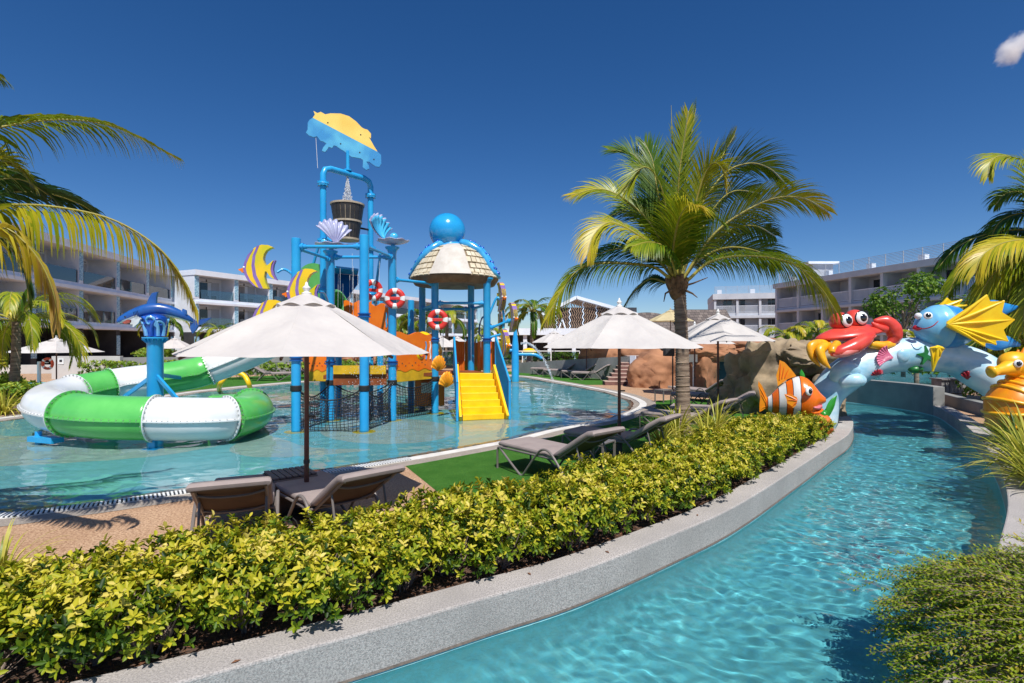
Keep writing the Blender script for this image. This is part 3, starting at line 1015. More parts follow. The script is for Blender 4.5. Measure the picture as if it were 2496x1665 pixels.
for (q, z, tilt, R) in ((pD, 4.36, -1, .40), (pC, 4.46, 1, .40)):
    base = Vector((q[0] + .02, q[1], z + .06))
    dsh = dish(T(base), R, LAV, tower)
    m = MB(); m.cyl(T(base - Vector((0, 0, .08))), T(base + Vector((0, 0, .06))), .06); m.build('stem', BLUE, dsh)
    if tilt < 0:
        scallop('shell_fan', T(base + Vector((.10, .0, .12))), (.8, .6, 0), (-.15, .1, 1), .64, .10, 7, LAV, dsh, spread=.85)
        m = MB(); m.sphere(T(base + Vector((-.16, -.05, .17))), .10); m.build('pearl', PEARL, dsh)
    else:
        scallop('shell_fan', T(base + Vector((-.25, .05, .12))), (.35, 1, 0), (-.1, 0, 1), .70, -.12, 7, LAV, dsh, spread=.9)
        scallop('shell_fan_lining', T(base + Vector((-.225, .03, .13))), (.35, 1, 0), (-.1, 0, 1), .64, -.12, 7, PEARL, dsh, th=.008, spread=.85)
        m = MB(); m.sphere(T(base + Vector((.05, -.12, .18))), .11); m.build('pearl', PEARL, dsh)

# striped spray fish
FY = pm('fish_yellow', S(244, 198, 24), S(206, 194, 22), scale=2.2, rough=.3, coat=.3, lo=.42, hi=.62, detail=1)
FP = pm('fish_purple', S(142, 112, 178), S(122, 94, 164), scale=4, rough=.35, coat=.2)
FB = [(335, 1105), (300, 1090), (250, 1088), (200, 1112), (150, 1170), (125, 1230), (118, 1270), (125, 1310), (150, 1360), (190, 1400), (240, 1420), (300, 1422), (281, 1380),
      (271, 1330), (276, 1292), (286, 1290), (312, 1330), (345, 1350), (322, 1310), (316, 1275), (322, 1236), (338, 1204), (306, 1232), (284, 1250), (268, 1222), (262, 1195), (268, 1160), (284, 1132), (310, 1114)]
FT = [(352, 1198), (318, 1225), (303, 1252), (300, 1280), (312, 1318), (332, 1345), (362, 1356), (340, 1312), (332, 1275), (336, 1240)]
FS1 = [(150, 1170), (125, 1230), (118, 1270), (125, 1310), (150, 1360), (190, 1400), (215, 1410), (170, 1360), (146, 1310), (138, 1270), (144, 1230), (168, 1172), (196, 1122), (186, 1128)]
FS2 = [(216, 1100), (237, 1092), (208, 1170), (201, 1240), (214, 1320), (262, 1421), (232, 1419), (190, 1330), (179, 1250), (187, 1176)]
FN = [(118, 1262), (100, 1270), (80, 1276), (84, 1286), (100, 1290), (104, 1302), (122, 1296)]
def striped_fish(o, ux, sc=1.0, flip=1, bend=0):
    k = 12.0 / 1300 / 3.136 * sc
    f = lambda L, e=1.0: [((x - 230) * k * flip, (1260 - y) * k) for x, y in L]
    ux = Vector(ux).normalized()
    m = MB(); m.prism(f(FB), T(o), ux, (0, 0, 1), .15 * sc)
    b = m.build('striped_fish', FY, tower, bevel=.05 * sc)
    for L, th in ((FS1, .157), (FS2, .157)):
        m = MB(); m.prism(f(L), T(o), ux, (0, 0, 1), th * sc); m.build('stripe', FP, b, bevel=.01)
    m = MB(); m.prism(f(FT), T(o), ux, (0, 0, 1), .10 * sc); m.build('tail', FP, b, bevel=.03 * sc)
    m = MB(); m.prism(f(FN), T(o), ux, (0, 0, 1), .09 * sc); m.build('snout', ORANGE, b, bevel=.03 * sc)
    for s in (-1, 1):
        nrm = ux.cross(Vector((0, 0, 1))).normalized()
        u, v = f([(124, 1262)])[0]
        q = T(o) + ux * u + Vector((0, 0, v)) + nrm * s * .06 * sc
        m = MB(); m.sphere(q, .03 * sc, 10, 8); e = m.build('eye', EYEWHITE, b)
    return b
def arc_pipe(pts, r=.03, mat=BLUE, name='spray_pipe'):
    m = MB(); m.tube([T(p) for p in crom([Vector(p) for p in pts], 8)], r, 10)
    return m.build(name, mat, tower)
f1 = P(633, 652, 12.0); f2 = P(739, 711, 12.05); f3 = P(652, 786, 12.1)
striped_fish(f1, (1, .12, 0)); striped_fish(f2, (1, .12, 0), 1.02); striped_fish(f3, (1, .12, 0), 1.02)
arc_pipe([f1 + Vector((.38, .03, -.1)), P(690, 656, 12.1), P(705, 662, 12.15), Vector((-4.94, 12.2, 3.45))])
arc_pipe([f2 + Vector((.3, .05, 0)), P(790, 715, 12.6), Vector((-4.73, 13.8, 2.9))])
arc_pipe([f3 + Vector((.3, .05, 0)), P(700, 800, 12.2), Vector((-4.94, 12.2, 2.2))])
g1 = P(1222, 724, 15.3); g2 = P(1250, 774, 15.2); g3 = P(1229, 838, 15.2); g4 = P(1222, 775, 15.9)
for g_, ux in ((g1, (-.32, 1, 0)), (g2, (-.32, 1, 0)), (g3, (-.45, 1, 0)), (g4, (-.2, 1, 0))):
    striped_fish(g_, ux, .86)
arc_pipe([Vector((-.72, 15.3, 2.6)), P(1210, 727, 15.3), P(1222, 740, 15.3), P(1228, 775, 15.3), P(1224, 810, 15.3), P(1208, 818, 15.3), Vector((-.72, 15.3, 2.1))], .035)
rail((*pJ, 2.35), tuple(P(1252, 777, 15.2)), r=.035)
arc_pipe([P(1186, 770, 16), P(1175, 775, 16.1), P(1168, 800, 16.2), P(1172, 818, 16.3), P(1196, 815, 16)], .025, BLUE_D)

# life rings
def life_ring(c, nrm, R=.26):
    a, b, d = frame(Vector(nrm))
    m = MB()
    n1, n2 = 48, 12
    r = R * .27
    c = T(c)
    for i in range(n1):
        t = 2 * PI * i / n1
        e = a * math.cos(t) + b * math.sin(t)
        for k in range(n2):
            p = 2 * PI * k / n2
            m.v.append(tuple(c + e * (R - r + r * math.cos(p)) + d * r * .8 * math.sin(p)))
    for i in range(n1):
        for k in range(n2):
            i2, k2 = (i + 1) % n1, (k + 1) % n2
            m.f.append((i * n2 + k, i * n2 + k2, i2 * n2 + k2, i2 * n2 + k))
            m.m.append(1 if ((i + 3) % 12) < 6 and ((i + 3) % 12) >= 2 else 0) if False else m.m.append(1 if (i + 2) % 12 < 4 else 0)
    o = m.build('life_ring', [RED, WHITE], tower, angle=0)
    mm = MB(); mm.beam(c - a * (R - r), c + a * (R - r), R * .3, r * .8, up=d); mm.build('cross_bar', RED, o, smooth=False, bevel=.01)
    return o
life_ring(P(963, 727, 13.72), (-.05, 1, 0), .27); life_ring(P(1067, 779, 15.1), (0, 1, 0), .30); life_ring(P(909, 707, 13.3), (-.85, 1, 0), .27)

# decks
DECK = pm('deck_orange', S(226, 120, 24), S(196, 96, 20), scale=3, rough=.6)
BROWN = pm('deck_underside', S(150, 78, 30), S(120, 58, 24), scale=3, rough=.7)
YDK = pm('deck_yellow', S(226, 178, 30), S(190, 150, 24), scale=3, rough=.6)
z1 = 1.12
m = MB(); m.add([T((-4.9, 13.85, z1)), T((-3.6, 13.8, z1)), T((-3.1, 13.9, z1)), T((-2.2, 15.35, z1)), T((-.7, 15.35, z1)), T((-1.25, 16.4, z1)), T((-2.8, 16.4, z1)), T((-3.4, 17.0, z1)), T((-5.3, 16.6, z1))],
                [(0, 1, 2, 3, 4, 5, 6, 7, 8)])
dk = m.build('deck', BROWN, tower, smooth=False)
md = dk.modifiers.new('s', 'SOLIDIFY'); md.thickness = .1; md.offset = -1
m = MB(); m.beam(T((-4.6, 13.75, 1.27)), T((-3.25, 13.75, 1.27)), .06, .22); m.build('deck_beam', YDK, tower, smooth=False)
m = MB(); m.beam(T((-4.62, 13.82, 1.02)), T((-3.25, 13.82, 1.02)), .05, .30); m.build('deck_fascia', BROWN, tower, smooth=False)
# wavy orange panels
def panel(p0, p1, z0, z2, mat=ORANGE, wav=.04, th=.05, name='side_panel', slots=True, lower=True):
    p0, p1 = Vector((*p0, 0)), Vector((*p1, 0))
    u = (p1 - p0); L = u.length; u.normalize()
    n = 24
    top = [(L * i / n, z2 - z0 + wav * math.sin(i / n * 4 * PI + .6)) for i in range(n + 1)]
    bot = [(L * i / n, wav * .8 * math.sin(i / n * 6 * PI)) for i in range(n, -1, -1)]
    m = MB(); m.prism(top + bot, T(p0 + Vector((0, 0, z0))), u, (0, 0, 1), th)
    o = m.build(name, mat, tower, smooth=False, bevel=.012)
    nrm = u.cross(Vector((0, 0, 1))).normalized()
    if nrm.y > 0: nrm = -nrm
    if lower:
        m = MB(); m.box(T(p0 + u * L / 2 + Vector((0, 0, z0 - .12))) - nrm * .01, (L, .05, .34), rz=math.atan2(u.y, u.x)); m.build('skirt', YDK if mat is ORANGE else mat, o, smooth=False, bevel=.01)
    if slots:
        for s in (.78, .9):
            pts = [T(p0 + u * L * (s + .012 * math.sin(k * 1.3)) + Vector((0, 0, z0 + .28 + (z2 - z0 - .5) * k / 8))) + nrm * .028 for k in range(9)]
            mm = MB(); mm.tube(pts, .022, 6); mm.build('wavy_slot', BLUE if s < .8 else WHITE, o)
        for k in range(9):
            q = T(p0 + u * L * (.08 + .085 * k) + Vector((0, 0, z0 + .13 + .07 * (k % 2)))) + nrm * .026
            mm = MB(); mm.cyl(q - nrm * .012, q + nrm * .006, .018, n=8); mm.build('peg', RED if k % 3 == 0 else DARKWALL, o)
    return o, u, nrm
pn, u, nrm = panel((pC[0] + .06, pC[1] + .0), (pH[0] - .06, pH[1]), 1.22, 2.22)
# round sun relief on it
c0 = T(Vector((pC[0], pC[1], 0)) + u * 1.05 + Vector((0, 0, 1.66))) + nrm * .03
m = MB(); m.cyl(c0 - nrm * .02, c0 + nrm * .012, .29, n=36); md_ = m.build('relief_disc', PEARL, pn)
up = Vector((0, 0, 1))
star = []
for k in range(24):
    t = 2 * PI * k / 24
    r = .26 if k % 2 == 0 else .19
    star.append((math.cos(t) * r, math.sin(t) * r))
m = MB(); m.prism(star, c0 + nrm * .02, u, up, .03); m.build('sun_rays', YELLOW, md_, bevel=.008)
m = MB(); m.sphere(c0 + nrm * .03, (.17, .06, .17), 20, 12, R=Matrix((u, -nrm, up)).transposed()); m.build('sun_face', FY, md_)
for s in (-1, 1):
    m = MB(); m.sphere(c0 + nrm * .085 + u * s * .055 + up * .05, .024, 10, 8); m.build('eye', EYEBLACK, md_)
m = MB(); m.tube([c0 + nrm * .085 + u * .09 * math.cos(a) + up * (-.01 - .07 * math.sin(a)) for a in [PI * k / 8 for k in range(9)]], .014, 6); m.build('smile', RED, md_)
panel((-5.55, 14.3), (-4.75, 14.3), 1.22, 2.2)
panel((-4.85, 15.4), (-4.05, 15.4), 2.35, 3.15, slots=False, lower=False)
panel((-3.95, 14.6), (-3.2, 14.3), 2.1, 3.0, lower=False)
panel((-1.9, 17.2), (-1.0, 17.2), 1.2, 2.0, slots=False)
# brown-orange barrels by the back of the stairs
for x0, x1 in ((-1.75, -1.45), (-1.05, -.45)):
    m = MB()
    for k in range(6):
        xx = x0 + (x1 - x0) * (k + .5) / 6
        m.cyl(T((xx, 16.3, 1.12)), T((xx, 16.3, 2.0)), (x1 - x0) / 11, n=10)
    m.build('orange_barrier', ORANGE if x0 > -1.2 else DECK, tower)
# yellow hood behind the panel
m = MB()
secs = []
for k in range(13):
    a = PI * k / 12
    secs.append((T((-2.65 + .55 * math.cos(a) * -1, 15.75, 1.72)), Vector((0, .45, 0)), Vector((0, 0, .001 + .58 * math.sin(a)))))
m.loft(secs, n=20)
m.build('yellow_hood', YELLOW, tower)
# slide start: green disc and blue hood
m = MB(); c = P(765, 712, 15.15)
a, b, d = frame(Vector((.55, 1, .1)))
m.loft([(T(c) - d * .02, a * .82, b * .82), (T(c) + d * .02, a * .82, b * .82)], n=40); m.build('slide_mouth_plate', SL_GREEN, tower, angle=30)
m = MB()
q = [P(806, 652, 15.6), P(874, 660, 16.0), P(872, 672, 17.2), P(800, 664, 16.9)]
hood = [T(p) for p in q]
m.add(hood + [p + Vector((0, 0, .07)) for p in hood], [(3, 2, 1, 0), (4, 5, 6, 7), (0, 1, 5, 4), (1, 2, 6, 5), (2, 3, 7, 6), (3, 0, 4, 7)])
m.build('blue_roof', BLUE, tower, smooth=False, bevel=.01)
m = MB()
q = [P(800, 664, 16.9), P(873, 672, 17.1), P(873, 690, 17.0), P(840, 735, 16.8), P(800, 735, 16.7)]
m.add([T(p) for p in q] + [T(p) + Vector((0, .05, 0)) for p in q], [(0, 1, 2, 3, 4), (9, 8, 7, 6, 5), (0, 5, 6, 1), (1, 6, 7, 2), (2, 7, 8, 3), (3, 8, 9, 4), (4, 9, 5, 0)])
m.build('blue_back_panel', BLUE_D, tower, smooth=False)

# yellow stairs
TLt, TRt = Vector((-1.52, 15.35, 1.1)), Vector((-.60, 15.3, 1.1))
BL, BR = Vector((-1.27, 13.75, -.06)), Vector((-.20, 14.05, -.06))
ns = 7
for k in range(ns):
    u0, u1 = k / ns, (k + 1) / ns
    l0, r0 = BL.lerp(TLt, u0), BR.lerp(TRt, u0); l1, r1 = BL.lerp(TLt, u1), BR.lerp(TRt, u1)
    z = -.06 + (1.1 + .06) * (k + 1) / ns
    m = MB()
    vs = [T((l0.x, l0.y, z - .19)), T((r0.x, r0.y, z - .19)), T((r1.x, r1.y, z - .19)), T((l1.x, l1.y, z - .19)), T((l0.x, l0.y, z)), T((r0.x, r0.y, z)), T((r1.x, r1.y, z)), T((l1.x, l1.y, z))]
    m.add(vs, [(3, 2, 1, 0), (4, 5, 6, 7), (0, 1, 5, 4), (1, 2, 6, 5), (2, 3, 7, 6), (3, 0, 4, 7)])
    m.build('step', YELLOW, tower, smooth=False, bevel=.012)
for l, r, sgn in ((BL, TLt, -1), (BR, TRt, 1)):
    off = Vector((sgn * .06, 0, 0))
    m = MB(); m.beam(T(l + off + Vector((0, 0, .0))), T(r + off + Vector((0, 0, .12))), .07, .36); m.build('stringer', YELLOW, tower, smooth=False, bevel=.01)
    # railing
    off = Vector((sgn * .14, -.02, 0))
    m = MB()
    b0, b1 = T(l + off), T(r + off)
    hgt = Vector((0, 0, 1.02))
    m.cyl(b0 + hgt + (b0 - b1) * .02, b1 + hgt * 1.0, .03, n=10); m.cyl(b0 + hgt * .08, b1 + hgt * .08, .025, n=10)
    m.cyl(b0 - Vector((0, 0, .1)), b0 + hgt, .035, n=10); m.cyl(b1, b1 + hgt, .035, n=10)
    ral = m.build('stair_railing', BLUE, tower)
    for k in range(1, 19):
        p = b0.lerp(b1, k / 19)
        mm = MB(); mm.cyl(p + hgt * .08, p + hgt, .012, n=6); mm.build('baluster', BLUE, ral)
ORS = pm('orange_shell', S(246, 168, 40), S(230, 140, 24), scale=4, rough=.35, coat=.2)
scallop('orange_shell', T(P(1066, 905, 14.75)), (.42, .9, 0), (0, 0, 1), .44, .09, 8, ORS, tower, rip=.012); scallop('orange_shell', T(P(1085, 945, 14.4)), (.42, .9, 0), (0, 0, 1), .44, .09, 8, ORS, tower, rip=.012)
# octopus roof
rc = Vector((-1.70, 15.9, 0))
CREAM = pm('cream_stone', S(224, 212, 186), S(198, 184, 154), scale=5, rough=.7)
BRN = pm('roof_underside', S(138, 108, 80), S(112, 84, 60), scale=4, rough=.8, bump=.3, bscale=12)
m = MB(); prof = [(.18, 4.86), (.5, 4.79), (.78, 4.62), (.98, 4.38), (1.13, 4.12), (1.25, 3.92), (1.30, 3.84)]
m.lathe(prof, T(rc), n=44)
orf = m.build('octopus_roof', pm('roof_grout', S(150, 132, 108), S(124, 106, 84), scale=6, rough=.9), tower, angle=0)
fp = MB(); nv_ = 10
for j in range(nv_ + 1):
    r_, z_ = np.interp(j / nv_ * 5.7 + .3, range(7), [a for a, b in prof]), np.interp(j / nv_ * 5.7 + .3, range(7), [b for a, b in prof])
    for k in range(9):
        a_ = -PI / 2 + (k / 8 - .5) * (.72 + .02 * j); fp.v.append(tuple(T(rc + Vector((math.cos(a_) * (r_ + .05), math.sin(a_) * (r_ + .05), z_ + .03)))))
for j in range(nv_):
    for k in range(8):
        q = j * 9 + k; fp.f.append((q, q + 9, q + 10, q + 1)); fp.m.append(0)
fp.build('front_panel', pm('panel_cream', S(206, 200, 190), S(190, 182, 170), scale=4, rough=.6), orf, angle=0)
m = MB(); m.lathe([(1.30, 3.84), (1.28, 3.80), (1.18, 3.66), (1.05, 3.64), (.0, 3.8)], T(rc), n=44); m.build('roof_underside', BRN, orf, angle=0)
tl = MB()
ncol = 40
for row in range(8):
    u0, u1 = row / 8, (row + 1) / 8 - .03
    pr = lambda u: (np.interp(u * 6, range(7), [a for a, b in prof]), np.interp(u * 6, range(7), [b for a, b in prof]))
    for k in range(ncol):
        a0 = 2 * PI * (k + .5 * (row % 2)) / ncol
        da = 2 * PI / ncol * .42
        ang = ((a0 + PI / 2 + PI) % (2 * PI)) - PI
        if abs(ang) < .42:
            continue
        r0, z0 = pr(u0); r1, z1_ = pr(u1)
        e = .03 + .012 * rnd.random()
        vs = []
        for (r, z) in ((r0, z0), (r1, z1_)):
            for aa in (-da, da):
                vs.append(T(rc + Vector((math.cos(a0 + aa) * r, math.sin(a0 + aa) * r, z))))
        out = Vector((math.cos(a0), math.sin(a0), .6)).normalized() * e
        vs += [v + out for v in vs]
        tl.add(vs, [(4, 6, 7, 5), (0, 2, 6, 4), (1, 5, 7, 3), (0, 4, 5, 1), (2, 3, 7, 6)])
o = tl.build('roof_stones', CREAM, orf, smooth=False); o['kind'] = 'stuff'
m = MB(); m.sphere(T((-1.93, 15.9, 5.28)), .54, 36, 24); m.build('octopus_head', pm('octopus_blue', S(44, 164, 224), S(34, 150, 214), scale=1.5, rough=.18, coat=.5), orf, angle=0)
OCT = pm('tentacle_blue', S(70, 170, 224), S(52, 150, 212), scale=3, rough=.2, coat=.4)
OCT2 = pm('tentacle_spot', S(24, 84, 196), S(16, 66, 176), scale=3, rough=.2, coat=.4)
for k, (a0, sw) in enumerate(((-.80, .75), (-2.5, -.55), (-.35, .3), (-2.95, -.3), (1.2, .3), (2.1, -.3))):
    pts = []
    for j in range(22):
        u = j / 21
        r, z = pr(min(1, .05 + u))
        ang = a0 + sw * u + .12 * math.sin(u * 6)
        pts.append(T(rc + Vector((math.cos(ang) * (r + .03), math.sin(ang) * (r + .03), z + .05))))
    m = MB(); m.tube(pts, [.135 * (1 - .66 * j / 21) for j in range(22)], 12)
    tn = m.build('tentacle', OCT, orf, angle=0)
    for j in range(3, 20, 3):
        mm = MB(); e = (pts[j] - T(rc)).normalized(); mm.sphere(pts[j] + Vector((e.x, e.y, .7)).normalized() * .115 * (1 - .5 * j / 21), .05, 10, 6); mm.build('spot', OCT2, tn)
m = MB(); m.lathe([(.42, 4.72), (.4, 4.86), (.34, 4.98), (.0, 5.0)], T(rc - Vector((.15, 0, 0))), n=28); m.build('octopus_neck', OCT, orf)

# nets between the posts
def net(pa, pb, z0, za, zb, sag, name='climbing_net'):
    A, B = Vector((*pa, 0)), Vector((*pb, 0))
    L = (B - A).length
    nu = max(6, int(L / .085)); nv = 13
    nrm = (B - A).cross(Vector((0, 0, 1))).normalized()
    g_ = []
    for i in range(nu + 1):
        u = i / nu
        top = za + (zb - za) * u - sag * 4 * u * (1 - u)
        row = []
        for j in range(nv + 1):
            v = j / nv
            row.append(T(A.lerp(B, u) + Vector((0, 0, z0 + (top - z0) * v)) + nrm * (.10 * math.sin(PI * u) * math.sin(PI * v) + .02 * math.sin(9 * u + 5 * v))))
        g_.append(row)
    m = MB()
    for i in range(nu + 1):
        m.tube(g_[i], .0075, 3, cap=False)
    for j in range(nv + 1):
        m.tube([g_[i][j] for i in range(nu + 1)], .0075 if j < nv else .018, 3 if j < nv else 6, cap=False)
    o = m.build(name, BLACK, tower, smooth=False)
    return o
net(pA, pB, -.15, .92, .95, .28); net(pB, pC, -.15, .95, .95, .3); net(pC, pH, -.15, .95, .95, .22); net(pA, pD, -.15, .92, .95, .28); net(pD, pC, -.15, .95, .95, .3)
for q in (pA, pB, pC, pD, pH):
    m = MB(); m.lathe([(.107, .86), (.125, .88), (.125, .98), (.107, 1.0)], T((*q, 0)), n=16); m.build('rope_lashing', BLACK, tower)
for q, z in ((pB, 2.6), (pC, 1.45), (pD, 1.45), (pH, 2.05), (pJ, 2.05), (pA, 1.6)):
    m = MB(); m.lathe([(.105, -.05), (.145, -.05), (.145, -.02), (.12, -.015), (.12, .015), (.145, .02), (.145, .05), (.105, .05)], T((*q, z)), n=20); m.build('collar', BLUE_D, tower)
# orange crawl tunnel under the deck, pale notice on it
m = MB(); m.beam(T((-2.95, 16.2, .45)), T((-2.1, 16.4, .45)), .5, .8); cr = m.build('crawl_panel', ORANGE, tower, smooth=False, bevel=.03)
m = MB(); m.box(T((-2.5, 15.9, .62)), (.4, .02, .3), rz=.2); m.build('notice', WHITE, cr, smooth=False)

# falling water: jet into the bucket, drips under the decks
m_, t_, out_ = newmat('water_spray')
b_ = N(t_, 'ShaderNodeBsdfPrincipled', Roughness=.1); b_.inputs['Base Color'].default_value = (.9, .94, .97, 1); b_.inputs['Transmission Weight'].default_value = .35; b_.inputs['IOR'].default_value = 1.33
t_.links.new(b_.outputs[0], out_.inputs[0]); SPRAY = m_
def drops(name, gen, n, parent=None, seed=3, rmin=.004, rmax=.012, el=2.2):
    rg = random.Random(seed); m = MB()
    for i in range(n):
        c = gen(rg); r = rg.uniform(rmin, rmax); l = r * rg.uniform(1, el)
        vs = [c + Vector((0, 0, l)), c + Vector((r, 0, 0)), c + Vector((0, r, 0)), c + Vector((-r, 0, 0)), c + Vector((0, -r, 0)), c - Vector((0, 0, l))]
        m.add(vs, [(0, 1, 2), (0, 2, 3), (0, 3, 4), (0, 4, 1), (5, 2, 1), (5, 3, 2), (5, 4, 3), (5, 1, 4)])
    o = m.build(name, SPRAY); o['kind'] = 'stuff'
    return o
jt = P(847, 425, 15.2)
def jet(rg):
    u = rg.random() ** .8
    r = (.02 + .17 * u ** 1.3) * math.sqrt(rg.random())
    a = rg.random() * 6.283
    return jt + Vector((math.cos(a) * r, math.sin(a) * r, -.9 * u))
tag(drops('falling_water', jet, 1500, rmax=.011, rmin=.004, el=3), 'white water jet pouring down into the tipping bucket', 'water')
def drip(rg):
    return Vector((rg.uniform(-4.0, -3.0), rg.uniform(12.4, 14.5), rg.uniform(-.02, 2.2)))
tag(drops('dripping_water', drip, 900, seed=5, rmin=.004, rmax=.009), 'water drops raining down under the deck of the play tower', 'water')
strands = MB()
rg = random.Random(4)
for k in range(16):
    x = rg.uniform(-5.0, -3.4); y = rg.uniform(14.0, 15.8); z = rg.uniform(3.4, 4.4)
    strands.tube([(x, y, z), (x + rg.uniform(-.01, .01), y, z - rg.uniform(.9, 2.0))], [.005, .003], 4)
for k in range(12):
    x = rg.uniform(-2.3, -.9); y = rg.uniform(15.4, 16.3)
    strands.tube([(x, y, 3.0), (x, y, rg.uniform(1.2, 1.9))], [.005, .003], 4)
o = strands.build('dripping_water', SPRAY); tag(o, 'thin water strands trickling from the pipes of the play tower', 'water', kind='stuff')
# low spray fixtures on the pool floor
FIX = pm('spray_fixture', S(150, 200, 220), S(120, 180, 210), rough=.4)
m = MB(); m.tube([G(850, 1050, -.1), G(880, 1042, -.1), G(905, 1036, -.1), G(945, 1024, -.1)], .05, 8); tag(m.build('floor_spray_pipe', FIX), 'pale blue spray pipe lying on the pool floor inside the net', 'spray pipe', kind='thing')
# ------------------------------------------------------------------ parasols, loungers, tables
def clothmat(name, c1, c2, trans=.22):
    m, t, out = newmat(name)
    tc = N(t, 'ShaderNodeTexCoord')
    nz = N(t, 'ShaderNodeTexNoise', Scale=2.2, Detail=5); t.links.new(tc.outputs['Object'], nz.inputs['Vector'])
    c = ramp(t, nz.outputs[0], [(.35, c1), (.7, c2)])
    b = N(t, 'ShaderNodeBsdfPrincipled', Roughness=.9); b.inputs['Specular IOR Level'].default_value = .1
    t.links.new(c, b.inputs['Base Color'])
    n2 = N(t, 'ShaderNodeTexNoise', Scale=5, Detail=2); t.links.new(tc.outputs['Object'], n2.inputs['Vector'])
    bp = N(t, 'ShaderNodeBump', Strength=.5, Distance=.06); t.links.new(n2.outputs[0], bp.inputs['Height']); t.links.new(bp.outputs[0], b.inputs['Normal'])
    tr = N(t, 'ShaderNodeBsdfTranslucent'); t.links.new(c, tr.inputs[0])
    mx = N(t, 'ShaderNodeMixShader'); mx.inputs[0].default_value = trans
    t.links.new(b.outputs[0], mx.inputs[1]); t.links.new(tr.outputs[0], mx.inputs[2]); t.links.new(mx.outputs[0], out.inputs[0])
    return m
CLOTH = clothmat('parasol_canvas', S(222, 216, 210), S(208, 202, 198))
CLOTH_B = clothmat('beige_canvas', S(216, 202, 160), S(204, 188, 146))
POLE = pm('brown_pole', S(92, 46, 32), S(70, 34, 26), scale=8, rough=.45, coat=.2)
IRON = pm('parasol_base', S(60, 58, 58), S(44, 44, 46), rough=.6)

def make_umbrella(r=1.38, zr=1.87, za=2.52, rot=-33.0, nr=8, cloth=CLOTH, z0=0.0, low=False):
    root = empty('parasol')
    vert = lambda k, rr: (math.cos(math.radians(rot + k * 360 / nr)) * rr, math.sin(math.radians(rot + k * 360 / nr)) * rr)
    rt = .20
    zt = za - .08
    for k in range(nr):
        m = MB(); nu, nv = 8, 7
        vs = []; fs = []
        for j in range(nv + 1):
            v = j / nv
            rr = rt + (r - rt) * v
            z = zt + (zr - zt) * (v ** 1.04)
            x0, y0 = vert(k, rr); x1, y1 = vert(k + 1, rr)
            for i in range(nu + 1):
                u = i / nu
                sag = 4 * u * (1 - u)
                s_ = 1 - .016 * sag * v
                vs.append(((x0 + (x1 - x0) * u) * s_, (y0 + (y1 - y0) * u) * s_, z - .035 * sag * v * (1 - .55 * v) + .006 * math.sin(7 * u + 5 * v + k)))
        for j in range(nv):
            for i in range(nu):
                q = j * (nu + 1) + i
                fs.append((q, q + nu + 1, q + nu + 2, q + 1))
        m.add(vs, fs)
        pn_ = m.build('canopy_panel', cloth, root, angle=0)
        if not low:
            x1, y1 = vert(k, r - .02); x0, y0 = vert(k, .06)
            m = MB(); m.beam((x0, y0, zt - .03), (x1, y1, zr - .03), .02, .025); m.build('rib', POLE, root, smooth=False)
    # vent cap with scalloped edge
    m = MB(); n = 64; rows = [(.03, za + .02), (.12, za - .015), (.23, za - .075), (.315, za - .135)]
    vs = []; fs = []
    for j, (rr, z) in enumerate(rows):
        for i in range(n):
            a = 2 * PI * i / n
            w_ = (abs(math.sin((a - math.radians(rot)) * nr / 2)))
            vs.append((math.cos(a) * rr, math.sin(a) * rr, z + (.035 * w_ if j == 3 else .012 * w_ * j / 3)))
    for j in range(len(rows) - 1):
        for i in range(n):
            i2 = (i + 1) % n
            fs.append((j * n + i, (j + 1) * n + i, (j + 1) * n + i2, j * n + i2))
    m.add(vs, fs); cp = m.build('vent_flap', cloth, root, angle=0)
    m = MB(); m.lathe([(.05, za), (.055, za + .03), (.025, za + .045), (.04, za + .075), (.045, za + .09), (.02, za + .115), (.012, za + .15), (0, za + .16)], n=16); m.build('finial', WHITE if cloth is CLOTH else cloth, root)
    m = MB(); m.cyl((0, 0, z0), (0, 0, za), .028, .026, n=14); pl = m.build('pole', POLE, root)
    if not low:
        m = MB(); m.cyl((0, 0, .62), (0, 0, .66), .034, n=14); m.build('joint_sleeve', IRON, pl)
        m = MB(); m.cyl((0, 0, 1.15), (.10, 0, 1.15), .012, n=8); m.build('crank', IRON, pl)
        m = MB(); m.lathe([(0, .07), (.05, .07), (.05, .30), (.045, .31)], n=14); m.lathe([(.26, 0), (.26, .05), (.22, .07), (0, .075)], n=28); m.build('foot', IRON, root)
    return root
UP = make_umbrella()
used = []
def umb(x, y, label, z=0.0, s=1.0, sz=1.0, rz=0.0, proto=None, group='white garden parasols'):
    proto = proto or UP
    o = proto if proto not in used else copy_tree(proto)
    used.append(proto)
    o.location = (x, y, z); o.scale = (s, s, sz); o.rotation_euler = (0, 0, rz)
    return tag(o, label, 'parasol', group)
umb(-2.33, 6.05, 'large white parasol over the two near loungers with their backs to us')
umb(1.80, 8.95, 'white parasol left of the tall palm, over two grey loungers', s=.98, sz=1.02, rz=math.radians(4))
umb(5.6, 14.5, 'white parasol right of the palm trunk, half shaded by its fronds', s=1.05, sz=1.08, rz=math.radians(20))
umb(6.85, 20.0, 'white parasol mostly hidden behind the palm trunk near the rocks', s=1.04, sz=1.03)
umb(2.6, 33.0, 'far white parasol whose tip shows left of the one by the palm', s=1.02, sz=1.04)
umb(4.05, 29.0, 'far parasol whose pole stands by the loungers before the rock stairs', s=1.0, sz=1.02)
UL = make_umbrella(low=True, r=1.75, zr=1.42, za=2.05, nr=4, rot=-50)
umb(-20.5, 24.0, 'white square parasol beyond the slide below the left hotel', z=.1, proto=UL)
UM = make_umbrella(low=True, nr=8, r=1.45, zr=1.5, za=2.25, rot=-20)
umb(-25.3, 40.0, 'small white parasol just right of the shark column', proto=UM)
